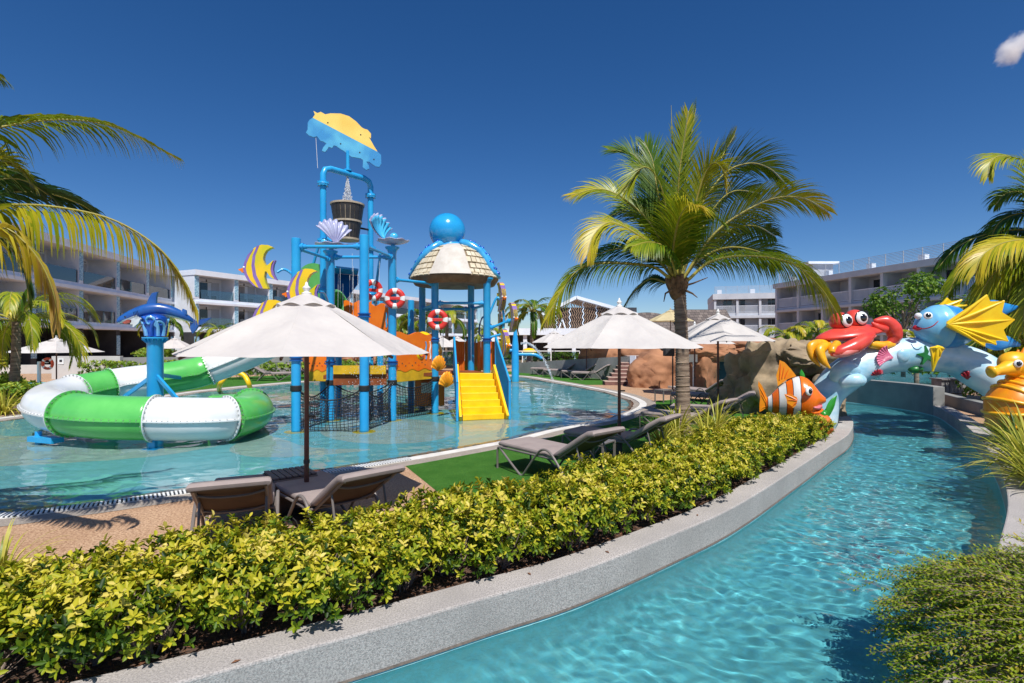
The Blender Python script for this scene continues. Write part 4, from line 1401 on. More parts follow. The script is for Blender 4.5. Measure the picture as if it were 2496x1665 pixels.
umb(-4.8, 35.0, 'far white parasol seen behind the blue stair railing, nearer one', z=.15, proto=UM)
umb(-4.1, 40.0, 'far white parasol behind the stairs, lower and further back', z=.1, proto=UM)
umb(-1.25, 38.0, 'far white parasol between the stairs and the striped fish', z=.2, proto=UM)
umb(19.0, 40.0, 'far white parasol above the grey rock by the palm-shaded one', z=.1, proto=UM)
umb(23.8, 32.0, 'far white parasol peeping over the top of the wave arch', z=.35, proto=UM)
UB = make_umbrella(low=True, cloth=CLOTH_B, r=1.45, zr=2.1, za=2.8, rot=-10)
umb(10.1, 34.0, 'beige parasol on the rock terrace behind the palm', z=1.2, proto=UB, group='beige parasols')

CUSH = pm('taupe_cushion', S(158, 144, 138), S(146, 132, 128), scale=4, rough=.85, bump=.12, bscale=90)
CUSHB = pm('cushion_underside', S(96, 76, 58), S(82, 64, 48), scale=4, rough=.85)
FRAME = pm('taupe_frame', S(126, 118, 112), S(112, 104, 100), scale=4, rough=.4)
def pad(x0, x1, w, th, pts=None):
    """rounded cushion slab along a bent line: pts = list of (x,z)"""
    m = MB()
    secs = []
    n = len(pts)
    for i, (x, z) in enumerate(pts):
        a = pts[max(0, i - 1)]; b = pts[min(n - 1, i + 1)]
        t = Vector((b[0] - a[0], 0, b[1] - a[1])).normalized()
        up_ = Vector((-t.z, 0, t.x))
        e = 1.0
        if i == 0 or i == n - 1: e = .45
        ring = []
        for (u, v) in ((-1, -.35), (-.97, -.8), (-.9, -1), (.9, -1), (.97, -.8), (1, -.35), (1, .35), (.97, .8), (.9, 1), (-.9, 1), (-.97, .8), (-1, .35)):
            ring.append(Vector((x, u * w / 2 * (1 - .02 * (1 - e)), z)) + up_ * v * th / 2 * e)
        secs.append(ring)
    k = 12
    for i, r in enumerate(secs):
        m.v.extend([tuple(p) for p in r])
    for i in range(n - 1):
        for j in range(k):
            j2 = (j + 1) % k
            m.f.append((i * k + j, i * k + j2, (i + 1) * k + j2, (i + 1) * k + j))
            m.m.append(1 if j == 2 else 0)
    m.f.append(tuple(range(k - 1, -1, -1))); m.m.append(0)
    m.f.append(tuple((n - 1) * k + j for j in range(k))); m.m.append(0)
    return m
ang = math.radians(33)
def back(s, lift=0): return (1.18 + s * math.cos(ang), .37 + s * math.sin(ang) + lift)
def make_lounger():
    root = empty('sun_lounger')
    m = pad(0, 1, .66, .07, [(.0, .37), (.02, .37), (.3, .37), (.8, .365), (1.1, .365), (1.17, .365)])
    m.build('seat_cushion', [CUSH, CUSHB], root, angle=35)
    b_ = [(1.16, .375)] + [back(s) for s in (.06, .3, .55)] + [(1.18 + .68 * math.cos(ang) , .37 + .68 * math.sin(ang) - .008), (1.18 + .80 * math.cos(ang) , .37 + .78 * math.sin(ang) - .05), (1.18 + .82 * math.cos(ang), .37 + .79 * math.sin(ang) - .06)]
    m = pad(0, 1, .66, .075, b_)
    m.build('back_cushion', [CUSH, CUSHB], root, angle=35)
    for s in (-1, 1):
        y = s * .345
        m = MB(); m.tube([(.0, y, .0), (.0, y, .28), (.02, y, .315), (.06, y, .325), (1.2, y, .325)], .016, 8); m.build('side_rail', FRAME, root)
        m = MB(); pts = crom([Vector(p) for p in ((.05, y, .32), (.28, y + s * .01, .16), (.5, y + s * .02, .02), (.55, y + s * .02, .0), (.60, y + s * .02, .02), (.8, y + s * .02, .26), (.93, y + s * .02, .40), (1.05, y + s * .02, .435), (1.17, y + s * .02, .38), (1.36, y + s * .02, .18), (1.52, y + s * .02, .0))], 4)
        m.tube(pts, .017, 8); m.build('leg_loop', FRAME, root)
        m = MB(); q = [back(u, -.055) for u in (0, .72)]; m.cyl((q[0][0], y * .82, q[0][1]), (q[1][0], y * .82, q[1][1]), .015, n=8); m.build('back_rail', FRAME, root)
        m = MB(); q = back(.42, -.06); m.cyl((q[0], y * .8, q[1]), (1.62, y * .8, .22), .012, n=8); m.build('prop', FRAME, root)
    m = MB(); m.cyl((1.18, -.345, .325), (1.18, .345, .325), .014, n=8); m.build('cross_bar', FRAME, root)
    m = MB(); m.cyl((.0, -.345, .3), (.0, .345, .3), .014, n=8); m.build('cross_bar', FRAME, root)
    for u in (.15, .60):
        q = back(u, -.06)
        m = MB(); m.tube(crom([Vector((q[0], -.29, q[1])), Vector((q[0] - .05, -.12, q[1] - .045)), Vector((q[0] - .05, .12, q[1] - .045)), Vector((q[0], .29, q[1]))], 4), .011, 8); m.build('cross_bar', FRAME, root)
    m = MB(); q0, q1 = back(.05, -.045), back(.72, -.045)
    m.add([(q0[0], -.28, q0[1]), (q0[0], .28, q0[1]), (q1[0], .28, q1[1]), (q1[0], -.28, q1[1])], [(0, 1, 2, 3)]); m.build('sling', CUSHB, root, smooth=False)
    return root
LP = make_lounger()
LN = []
def lounger(fx, fy, hx, hy, label, group='grey cushioned sun loungers', s=1.0):
    o = LP if not LN else copy_tree(LP)
    LN.append(o)
    o.location = (fx, fy, .006); o.rotation_euler = (0, 0, math.atan2(hy - fy, hx - fx)); o.scale = (s, s, s)
    return tag(o, label, 'sun lounger', group)
def from_head(hx, hy, ax, ay, label, s=1.0):
    L = math.hypot(ax, ay); ax, ay = ax / L, ay / L
    lounger(hx + ax * 1.86 * s, hy + ay * 1.86 * s, hx, hy, label, s=s)
from_head(-2.45, 4.63, -.38, .92, 'grey lounger seen from behind, left of the side table under the big parasol', 1.0)
from_head(-1.29, 5.03, -.69, .72, 'grey lounger seen from behind, right of the side table by the turf edge', 1.0)
lounger(.04, 8.65, 1.30, 7.22, 'grey lounger in full sun at the corner of the turf, left of the parasol pole', s=1.04)
lounger(1.12, 9.8, 2.54, 8.70, 'shaded grey lounger just right of the parasol pole by the pool', s=1.02)
lounger(3.12, 12.3, 4.7, 10.9, 'shaded grey lounger passing behind the palm trunk', s=1.03)
lounger(4.0, 13.4, 5.8, 12.6, 'shaded grey lounger behind the palm, next to the clownfish tail', s=1.03)
lounger(5.2, 16.9, 6.6, 15.5, 'grey lounger in sun beyond the palm, its legs over a round shadow', s=1.03)
lounger(5.9, 18.6, 7.1, 16.8, 'grey lounger beyond the palm, partly hidden behind another one', s=1.03)
lounger(3.15, 28.0, 4.95, 27.5, 'far grey lounger next to the foot of the rock stairs', s=1.05)
lounger(2.75, 29.3, 4.6, 28.9, 'far grey lounger second from the rock stairs', s=1.05)
lounger(1.84, 30.6, 3.5, 30.2, 'far grey lounger third from the rock stairs', s=1.05)
lounger(1.16, 32.2, 2.9, 31.8, 'far grey lounger farthest from the rock stairs', s=1.05)
lounger(-11.4, 27.6, -13.2, 27.0, 'far lounger on the turf behind the yellow spray arch', s=1.05)
lounger(-10.2, 29.2, -12.0, 28.9, 'far lounger beyond the pool, half hidden by water spray', s=1.05)

TABLE = pm('taupe_table', S(112, 98, 94), S(94, 82, 80), scale=5, rough=.6)
tb = tag(empty('side_table', (-2.64, 6.35, .006), math.radians(-52)), 'boxy taupe side table with slatted top between the two near loungers', 'side table')
for k in range(7):
    m = MB(); m.box((0, -.21 + .07 * k, .435), (.46, .058, .02)); m.build('slat', TABLE, tb, smooth=False, bevel=.004)
for s in (-1, 1):
    m = MB(); m.box((s * .235, 0, .21), (.03, .5, .42)); m.build('side_panel', TABLE, tb, smooth=False, bevel=.012)
m = MB(); m.box((0, -.235, .37), (.44, .03, .09)); m.build('apron', TABLE, tb, smooth=False, bevel=.006)
m = MB(); m.box((0, .235, .37), (.44, .03, .09)); m.build('apron', TABLE, tb, smooth=False, bevel=.006)
m = MB(); m.box((0, 0, .405), (.44, .5, .02)); m.build('under_board', TABLE, tb, smooth=False)
def leg_table(x, y, rz, label):
    t = tag(empty('side_table', (x, y, .006), rz), label, 'side table')
    for k in range(6):
        m = MB(); m.box((0, -.175 + .07 * k, .40), (.42, .058, .02)); m.build('slat', FRAME, t, smooth=False)
    for sx in (-1, 1):
        m = MB(); m.box((sx * .19, 0, .375), (.03, .42, .03)); m.build('rail', FRAME, t, smooth=False)
        for sy in (-1, 1):
            m = MB(); m.box((sx * .19, sy * .19, .18), (.03, .03, .37)); m.build('leg', FRAME, t, smooth=False)
leg_table(1.38, 8.55, .9, 'small metal side table between the sunny lounger and the parasol pole')
leg_table(5.0, 17.6, .5, 'small metal side table left of the palm trunk on the far turf')
# ------------------------------------------------------------------ vegetation
FROND = leafmat('palm_leaf', [(0, S(30, 62, 14)), (.35, S(74, 112, 22)), (.6, S(146, 158, 32)), (.82, S(208, 188, 50)), (1, S(196, 160, 84))], rough=.38, trans=.32)
RACHIS = pm('palm_rachis', S(168, 160, 74), S(140, 130, 54), scale=3, rough=.5)
def leafstrip(V, Fc, A, base, d, wv, L, w, grav, droop, val, rg, segs=4, prof=(.5, 1.0, .85, .5, .06)):
    o = len(V)
    p = base.copy(); dir_ = d.copy()
    for k in range(segs + 1):
        hw = wv * w * prof[k] * .5
        V.append(p - hw); V.append(p + hw)
        A.append(val); A.append(val)
        dir_ = (dir_ + grav * droop / segs * (.6 + k * .5)).normalized()
        p = p + dir_ * (L / segs)
    for k in range(segs):
        a = o + k * 2
        Fc.append((a, a + 1, a + 3, a + 2))

DOWN = Vector((0, 0, -1))
def frond_mesh(pts, Lf, n=60, droop=.7, roll=0.0, base_c=.4, w=.032, seed=0, yel=.25, start=.16, plane=None, rr=.022, fwd=.75, nn=10):
    rg = random.Random(seed)
    c = crom([Vector(p) for p in pts], nn)
    cum = [0]
    for i in range(len(c) - 1):
        cum.append(cum[-1] + (c[i + 1] - c[i]).length)
    T_ = cum[-1]
    xs = np.array(cum) / T_
    arr = np.array([tuple(p) for p in c])
    def at(u): return Vector([np.interp(u, xs, arr[:, i]) for i in range(3)])
    hv = (c[-1] - c[0])
    if plane is None:
        h = Vector((hv.x, hv.y, 0))
        if h.length < .15: h = Vector((1, 0, 0))
        plane = h.normalized().cross(Vector((0, 0, 1))).normalized()
    V = []; Fc = []; A = []
    for i in range(n):
        u = start + (1 - start) * (i + .5) / n
        p = at(u); d = (at(min(1, u + .02)) - at(max(0, u - .02))).normalized()
        side = (plane - d * plane.dot(d)).normalized()
        nrm = side.cross(d).normalized()
        if nrm.z < 0 and abs(roll) < 1.7: nrm = -nrm
        v = (u - start) / (1 - start)
        ll = Lf * (.55 + .45 * math.sin(PI * min(1, .12 + v * .80))) * (1.0 if v < .8 else 1 - .55 * (v - .8) / .2)
        for s in (-1, 1):
            sv = side * math.cos(roll) * s + nrm * math.sin(roll) * s
            ang_f = fwd + .5 * v + rg.uniform(-.06, .06)
            dl = (sv * math.cos(ang_f) + d * math.sin(ang_f) + nrm * rg.uniform(.05, .22)).normalized()
            wv = (d - dl * d.dot(dl)).normalized()
            val = min(1, max(0, base_c + rg.gauss(0, .06) + yel * v * v))
            leafstrip(V, Fc, A, p + sv * rr * .5, dl, wv, ll * rg.uniform(.86, 1.08), w * rg.uniform(.8, 1.15), DOWN, droop * rg.uniform(.8, 1.25), val, rg)
    m = MB(); m.add(V, Fc, 0)
    nl = len(m.v)
    m.tube(c, [rr * (1.25 - 1.1 * x) + .003 for x in xs], 6, 1)
    A += [.5] * (len(m.v) - nl)
    return m, A
def frond(parent, o, pts, Lf, **kw):
    pts = [Vector(p) - o for p in pts]
    m, A = frond_mesh(pts, Lf, **kw)
    ob = m.build('frond', [FROND, RACHIS], parent, angle=0)
    setattr_float(ob, A)
    return ob
TRUNK = pm('palm_bark', S(158, 138, 118), S(104, 86, 72), scale=3.0, rough=.9, bump=.8, bscale=14, stretch=(1, 1, 7), detail=7, lo=.38, hi=.66)
FIBRE = pm('palm_fibre', S(136, 106, 76), S(84, 64, 46), scale=9, rough=.95, bump=.6, bscale=30)
def trunk(parent, p0, p1, r0, r1, o, nring=60, seed=1):
    rg = random.Random(seed)
    p0, p1 = Vector(p0), Vector(p1)
    L = (p1 - p0).length
    pts = []; rad = []
    for i in range(nring * 2 + 1):
        u = i / (nring * 2)
        pts.append(p0.lerp(p1, u) + Vector((math.sin(u * 3) * .03, 0, 0)) - o)
        base = r0 + (r1 - r0) * min(1, u * 1.2) + .06 * math.exp(-u * 14)
        rad.append(base + (.008 if i % 2 == 0 else -.006) + rg.uniform(-.003, .003))
    m = MB(); m.tube(pts, rad, 20)
    return m.build('trunk', TRUNK, parent, angle=60)

# the tall palm in the middle
Yp = 11.2
pb = G(1664, 1064); pt = P(1655, 690, Yp)
palm = tag(empty('palm_tree', pb), 'tall coconut palm with arching fronds standing in the hedge by the pool', 'palm tree')
trunk(palm, pb, pt, .155, .125, pb)
heart = P(1650, 690, Yp)
m = MB()
for k in range(14):
    a = 2 * PI * k / 14; zz = -.12 + .03 * (k % 4)
    q0 = heart + Vector((math.cos(a) * .1, math.sin(a) * .1, zz - .12)); q1 = heart + Vector((math.cos(a) * .22, math.sin(a) * .22, zz + .2))
    m.tube([q0 - pb, (q0 + q1) / 2 - pb + Vector((0, 0, .02)), q1 - pb], [.06, .075, .03], 7)
m.sphere(heart - pb - Vector((0, 0, .12)), (.17, .17, .26), 14, 10)
m.build('leaf_bases', FIBRE, palm)
def PP(L, dy0, dy1):      # pixel path with depth running from dy0 to dy1 off the trunk
    n = len(L)
    return [P(x, y, Yp + dy0 + (dy1 - dy0) * (i / (n - 1))) for i, (x, y) in enumerate(L)]
FR = [  # path px, depth offsets, leaflet length, roll, base colour, yellowing, droop
    ([(1650, 690), (1635, 581), (1611, 454), (1569, 407), (1520, 468)], 0, -.5, .75, .75, .38, .30, .45),
    ([(1648, 690), (1597, 563), (1541, 500), (1470, 461), (1386, 476)], 0, .5, .62, 1.0, .48, .30, .55),
    ([(1648, 690), (1612, 620), (1558, 574), (1490, 542), (1448, 572), (1430, 625)], 0, -1.0, .75, .8, .62, .30, .9),
    ([(1648, 692), (1625, 672), (1576, 647), (1435, 645), (1376, 698), (1328, 785)], 0, -.5, .72, .55, .40, .42, 1.5),
    ([(1648, 690), (1605, 636), (1540, 606), (1470, 615), (1420, 655)], 0, 1.2, .75, .9, .22, .1, .8),
    ([(1648, 692), (1621, 688), (1586, 680), (1548, 708), (1518, 752)], 0, 1.0, .5, .7, .3, .1, 1.2),
    ([(1652, 690), (1640, 620), (1652, 545), (1672, 505), (1700, 500)], 0, -1.7, .80, .4, .50, .35, .8),
    ([(1652, 690), (1662, 560), (1674, 430), (1684, 335), (1696, 264)], 0, .3, .72, .9, .32, .12, .15),
    ([(1650, 690), (1650, 560), (1655, 430), (1668, 340), (1678, 270)], 0, -.3, .62, .6, .45, .2, .1),
    ([(1654, 690), (1690, 560), (1722, 455), (1752, 395), (1790, 330)], 0, .6, .70, .9, .30, .3, .3),
    ([(1656, 690), (1691, 539), (1758, 430), (1821, 398), (1874, 409), (1914, 446)], 0, .3, .85, .95, .30, .18, .45),
    ([(1658, 690), (1730, 581), (1804, 521), (1891, 482), (1961, 484), (2018, 515)], 0, -.2, .72, .95, .46, .40, .6),
    ([(1658, 690), (1705, 632), (1770, 603), (1840, 610), (1900, 640)], 0, 1.2, .85, 1.0, .22, .08, .5),
    ([(1658, 692), (1677, 682), (1733, 637), (1821, 623), (1926, 640), (1996, 696), (2040, 762)], 0, -.7, .78, .5, .46, .42, 1.4),
    ([(1648, 690), (1610, 560), (1576, 440), (1545, 378), (1482, 364)], 0, .9, .72, .9, .26, .15, .3),
    ([(1650, 690), (1622, 560), (1600, 450), (1590, 390), (1570, 345)], 0, .6, .75, 1.0, .28, .12, .2),
    ([(1655, 690), (1700, 580), (1745, 500), (1790, 465), (1850, 470)], 0, 1.4, .8, 1.0, .24, .1, .4),
    ([(1650, 690), (1640, 640), (1615, 600), (1580, 590), (1540, 600)], 0, -1.6, .6, .5, .40, .2, 1.0),
    ([(1652, 690), (1680, 560), (1708, 450), (1735, 400), (1760, 410), (1768, 455)], 0, -1.0, .6, .7, .52, .35, .5),
    ([(1654, 690), (1668, 600), (1690, 540), (1720, 520), (1760, 540)], 0, -1.5, .6, .6, .34, .15, .7),
    ([(1650, 690), (1620, 600), (1580, 530), (1530, 510), (1480, 530)], 0, 1.9, .8, .9, .16, .05, .6),
    ([(1656, 690), (1720, 610), (1780, 560), (1840, 550), (1890, 575)], 0, 1.9, .8, .9, .16, .05, .6),
]
for i, (L, d0_, d1_, Lf, roll, bc, ye, dr) in enumerate(FR):
    frond(palm, pb, PP(L, d0_, d1_), Lf * 1.1, n=120, droop=dr, roll=roll, base_c=bc - .01, yel=ye, seed=i + 10, w=.024, rr=.026)
m = MB(); m.tube([P(1645, 560, Yp) - pb, P(1640, 400, Yp) - pb, P(1636, 256, Yp) - pb], [.03, .022, .003], 7); m.build('spear_leaf', RACHIS, palm)
for (a, b, c_) in (((1655, 700), (1690, 690), (1725, 676)), ((1640, 705), (1622, 715), (1618, 735)), ((1665, 705), (1688, 715), (1700, 725))):
    m = MB(); m.tube([P(*a, Yp - .1) - pb, P(*b, Yp - .2) - pb, P(*c_, Yp - .25) - pb], [.03, .018, .008], 7); m.build('dry_stalk', FIBRE, palm)

# big palm at the left whose crown hangs into view
lo_ = Vector((-7.6, 5.0, 0))
lpalm = tag(empty('palm_tree', lo_), 'big palm beyond the left edge whose long yellow fronds hang over the slide', 'palm tree')
trunk(lpalm, lo_, (-7.2, 5.0, 3.3), .17, .14, lo_)
hl = Vector((-7.2, 5.0, 3.35))
def LPth(L, Y0, Y1): return [hl] + [P(x, y, Y0 + (Y1 - Y0) * i / (len(L) - 1)) for i, (x, y) in enumerate(L)]
for i, (L, Y0, Y1, Lf, roll, bc, ye, dr, st) in enumerate([
    ([(-80, 340), (0, 310), (153, 291), (287, 312), (437, 387)], 4.6, 5.4, .44, .5, .46, .25, 1.8, .25),
    ([(-100, 515), (0, 500), (127, 503), (271, 534), (382, 600), (446, 680), (475, 752)], 4.6, 5.2, .56, .15, .62, .22, 4.5, .16),
    ([(-100, 560), (0, 552), (60, 590), (105, 650), (132, 720), (138, 790)], 4.2, 4.4, .46, .3, .55, .5, 3.5, .2),
    ([(-100, 500), (0, 470), (110, 470), (190, 495), (235, 522)], 5.6, 6.4, .50, .7, .08, .1, .9, .2),
    ([(-90, 420), (0, 392), (40, 405), (82, 450)], 4.8, 5.0, .45, .6, .30, .5, 1.2, .2),
    ([(-110, 480), (-20, 440), (60, 440), (140, 490)], 5.4, 5.9, .5, .6, .12, .1, 1.2, .2),
    ([(-120, 600), (-40, 580), (20, 600), (60, 660), (70, 740)], 4.8, 4.9, .45, .5, .18, .2, 1.5, .2),
    ([(-160, 300), (-120, 200), (-60, 160), (10, 190)], 4.6, 4.4, .4, .6, .3, .3, .9, .2),
]):
    frond(lpalm, lo_, LPth(L, Y0, Y1), Lf, n=150 if i in (1, 2) else 112, droop=dr, roll=roll, base_c=bc, yel=ye, seed=40 + i, w=.036 if i in (1, 2) else .026, rr=.016, start=st)

# generic palms: one crown built, copied
def make_palm(hgt, Lfr, nfr, seed, Lf=.6, bc=.4, r=.12, n=34, up=.7, wl=.045):
    rg = random.Random(seed)
    root = empty('palm_tree')
    o = Vector((0, 0, 0))
    trunk(root, (0, 0, 0), (.1, 0, hgt), r * 1.15, r * .9, o, nring=24, seed=seed)
    h0 = Vector((.1, 0, hgt))
    for k in range(nfr):
        a = 2.39996 * k + rg.uniform(-.2, .2)
        el = up - 1.15 * (k / nfr) + rg.uniform(-.1, .1) + .35
        h = Vector((math.cos(a), math.sin(a), 0))
        L = Lfr * rg.uniform(.85, 1.1)
        pts = [h0]
        p = h0.copy(); e = el
        for j in range(5):
            p = p + (h * math.cos(e) + Vector((0, 0, 1)) * math.sin(e)) * L / 5
            e -= .36 + .1 * j * .6
            pts.append(p.copy())
        frond(root, o, pts, Lf, n=n, droop=.9, roll=rg.uniform(-.3, .3), base_c=bc + rg.uniform(-.14, .2), yel=.2, seed=seed * 100 + k, w=wl, rr=.02, nn=4)
    return root
def place(o, x, y, z, s, rz, label, cat, group=None):
    o.location = (x, y, z); o.scale = (s, s, s); o.rotation_euler = (0, 0, rz)
    return tag(o, label, cat, group)
pal1 = make_palm(2.6, 2.6, 17, 3, Lf=.6, bc=.42)
place(pal1, -15.0, 16.0, 0, 1.0, .4, 'palm with a bare grey trunk at the left edge below the hotel', 'palm tree')
ro_ = Vector((12.9, 12.4, 0)); rpalm = tag(empty('palm_tree', ro_), 'large palm at the right edge with golden fronds above the blue fish', 'palm tree')
hr_ = P(2590, 610, 12.4); trunk(rpalm, ro_, hr_, .17, .14, ro_)
for i, (L, Y0, Y1, Lf, roll, bc, ye, dr) in enumerate([
    ([(2540, 430), (2496, 392), (2440, 380), (2415, 395), (2408, 432)], 12.2, 11.8, .80, .6, .50, .2, .8),
    ([(2560, 500), (2500, 470), (2455, 470), (2425, 500)], 12.6, 12.6, .7, .7, .34, .1, .9),
    ([(2550, 540), (2496, 520), (2445, 535), (2420, 570), (2412, 620)], 12.8, 12.9, .75, .6, .28, .2, 1.1),
    ([(2540, 570), (2470, 560), (2390, 575), (2330, 605), (2284, 655)], 13.0, 13.0, .75, .6, .14, .1, 1.2),
    ([(2550, 590), (2496, 584), (2440, 594), (2395, 622), (2376, 668)], 12.0, 11.7, .95, .55, .74, .1, .9),
    ([(2560, 620), (2500, 620), (2440, 650), (2400, 700), (2385, 760)], 12.2, 12.2, .8, .5, .56, .2, 1.2),
    ([(2560, 640), (2510, 650), (2470, 690), (2450, 750), (2445, 800)], 12.3, 12.3, .8, .5, .44, .3, 1.2),
    ([(2560, 600), (2480, 590), (2400, 610), (2340, 660), (2310, 720)], 12.8, 12.8, .8, .5, .36, .2, 1.3),
    ([(2570, 560), (2540, 500), (2520, 440), (2530, 390)], 12.6, 12.8, .8, .7, .40, .2, .5),
    ([(2570, 640), (2530, 680), (2500, 740), (2492, 810)], 12.0, 11.9, .8, .5, .5, .2, 1.2),
    ([(2620, 540), (2680, 480), (2750, 480), (2820, 540)], 12.4, 12.4, .8, .5, .4, .2, .9), ([(2620, 600), (2690, 600), (2760, 660), (2800, 740)], 12.0, 11.4, .8, .5, .4, .2, .9),
    ([(2600, 560), (2610, 500), (2640, 440), (2690, 420)], 11.8, 10.8, .8, .5, .4, .2, .9), ([(2600, 600), (2610, 620), (2640, 690), (2650, 780)], 11.6, 10.6, .8, .5, .4, .2, .9)]):
    frond(rpalm, ro_, [hr_] + [P(x, y, Y0 + (Y1 - Y0) * k / (len(L) - 1)) for k, (x, y) in enumerate(L)], Lf, n=90, droop=dr, roll=roll, base_c=bc, yel=ye, seed=70 + i, w=.036, rr=.026)
pal2 = make_palm(4.6, 3.6, 20, 5, Lf=.85, bc=.42, r=.15, n=46, wl=.05)
pal3 = make_palm(3.4, 2.5, 16, 8, Lf=.55, bc=.36, n=26, wl=.07)
pal4 = make_palm(3.2, 2.4, 15, 9, Lf=.55, bc=.60, n=28, wl=.07)
place(pal2, 17.6, 16.6, -1.2, .9, 3.0, 'second palm at the right edge, lower and farther than the golden one', 'palm tree')
BGP = [(1.6, 46, 0, 1.35, 0, 'far palm with an upright crown left of the slatted hall'), (-5.2, 42, 0, 1.15, 1, 'far palm behind the play tower left of the life ring'),
       (-7.4, 44, 0, 1.1, 2, 'far palm behind the orange panel of the play tower'), (-9.6, 46, 0, 1.0, 3, 'far palm in the gap right of the near parasol top'),
       (-2.2, 45, -.3, .9, 1.5, 'low far palm behind the stair railing'), (-30, 46, 0, 1.05, 2.5, 'far palm between the two white hotels above the shark tail'),
       (-26.5, 48, -.4, .95, .7, 'shorter far palm right of the shark tail'), (-23.5, 52, -.5, 1.05, 1.1, 'far palm beside the first pillar of the middle hotel'),
       (16.8, 33, -.75, .95, .2, 'low yellow palm left of the crab'), (18.4, 32, -.7, 1.0, 1.9, 'low bright palm just behind the crab eyes'),
       (15.4, 36, -1.9, .9, 2.9, 'low palm behind the shaded parasol'), (22.0, 29, -.9, .9, .9, 'low orange-tinged palm behind the raised crab claw'),
       (27, 30, -1.6, 1.1, 2.2, 'leaning palm behind the blue fish fins'), (17.0, 17.5, -1.6, 1.0, 2.7, 'low palm behind the seahorse')]
for i, (x, y, z, s, rz, lb) in enumerate(BGP):
    gold = i in (8, 9, 11)
    o = pal3 if i == 0 else (pal4 if i == 8 else copy_tree(pal4 if gold else pal3))
    place(o, x, y, z, s, rz, lb, 'palm tree', 'background palms')

# shrubs
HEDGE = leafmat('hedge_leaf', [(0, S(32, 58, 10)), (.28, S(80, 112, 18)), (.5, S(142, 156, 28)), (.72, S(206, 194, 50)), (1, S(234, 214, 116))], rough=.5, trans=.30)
GREENL = leafmat('green_leaf', [(0, S(36, 70, 18)), (.4, S(78, 118, 30)), (.75, S(132, 162, 48)), (1, S(180, 186, 70))], rough=.45, trans=.3)
TWIG = pm('twig', S(152, 134, 120), S(116, 98, 86), scale=12, rough=.9)
def leaf(V, Fc, A, p, d, nrm, L, w, val, fold=.25):
    d = d.normalized()
    s = d.cross(nrm)
    if s.length < 1e-3: s = d.orthogonal()
    s.normalize(); n = s.cross(d)
    o = len(V)
    V += [p, p + d * L * .35 - s * w * .5 + n * fold * w, p + d * L * .72 - s * w * .40 + n * fold * w * .8, p + d * L - n * .08 * L, p + d * L * .72 + s * w * .40 + n * fold * w * .8, p + d * L * .35 + s * w * .5 + n * fold * w]
    A += [val] * 6
    Fc += [(o, o + 1, o + 2, o + 3), (o, o + 3, o + 4, o + 5)]
def make_shrub(seed, rx=.36, ry=.36, h=.50, nclu=150, ll=.050, lw=.022, bottom=.14, nst=7, mat=None, bias=0.0, name='hedge_shrub', dull=0.0):
    rg = random.Random(seed)
    root = empty(name)
    V = []; Fc = []; A = []
    for i in range(nclu):
        while True:
            x, y, z = rg.uniform(-1, 1), rg.uniform(-1, 1), rg.uniform(0, 1)
            q = max(abs(x), abs(y)) ** 4 * .5 + (x * x + y * y) * .5
            if q < 1 and (q > .45 or z > .72 or rg.random() < .2):
                break
        ztop = h * (1 + .10 * mnoise.noise(Vector((x * 1.7 + seed, y * 1.7, 0))) - .10 * (x * x + y * y))
        zz = bottom + (ztop - bottom) * (z ** .75) + (rg.random() ** 4) * .07
        p = Vector((x * rx, y * ry, zz))
        out = Vector((x * .8, y * .8, .25 + 1.1 * z * z)).normalized()
        out = (out + Vector((rg.gauss(0, .3), rg.gauss(0, .3), rg.gauss(0, .25)))).normalized()
        nl = rg.randint(5, 8)
        a, b, c = frame(out)
        ph = rg.random() * 6.28
        old = rg.random() < dull
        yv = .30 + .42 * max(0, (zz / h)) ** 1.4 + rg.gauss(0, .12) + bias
        for k in range(nl):
            t = ph + 2.4 * k
            tilt = .35 + .75 * (k / nl) + rg.uniform(-.2, .2)
            d = (a * math.cos(t) + b * math.sin(t)) * math.sin(tilt + .45) + out * math.cos(tilt + .45)
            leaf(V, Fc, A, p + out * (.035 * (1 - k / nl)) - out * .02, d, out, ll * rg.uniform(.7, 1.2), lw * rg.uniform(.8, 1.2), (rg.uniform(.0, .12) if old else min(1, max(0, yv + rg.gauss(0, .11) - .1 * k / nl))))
    m = MB(); m.add(V, Fc)
    ob = m.build('foliage', mat or HEDGE, root, angle=0); setattr_float(ob, A)
    m = MB()
    for k in range(nst):
        a = rg.random() * 6.28; r0 = rg.uniform(0, .08); r1 = rg.uniform(.4, .85)
        p0 = Vector((math.cos(a) * r0, math.sin(a) * r0, -.02)); a += rg.uniform(-.5, .5)
        p1 = Vector((math.cos(a) * r1 * rx * .6, math.sin(a) * r1 * ry * .6, h * .4)); p2 = Vector((math.cos(a) * r1 * rx, math.sin(a) * r1 * ry, h * .8))
        m.tube(crom([p0, p1, p2], 3), [.009, .008, .007, .006, .005, .004, .003], 5)
        for q in range(4):
            u = rg.uniform(.15, .6); b0 = p0.lerp(p1, u); m.tube([b0, b0 + Vector((rg.uniform(-.12, .12), rg.uniform(-.12, .12), rg.uniform(.05, .18)))], [.004, .002], 4)
    m.build('stems', TWIG, root)
    return root
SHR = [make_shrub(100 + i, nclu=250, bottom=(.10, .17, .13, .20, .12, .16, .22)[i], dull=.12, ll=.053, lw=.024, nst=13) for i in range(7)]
hedge = offs(rivL, .30 + .10 + .30, False)
cnt = 0
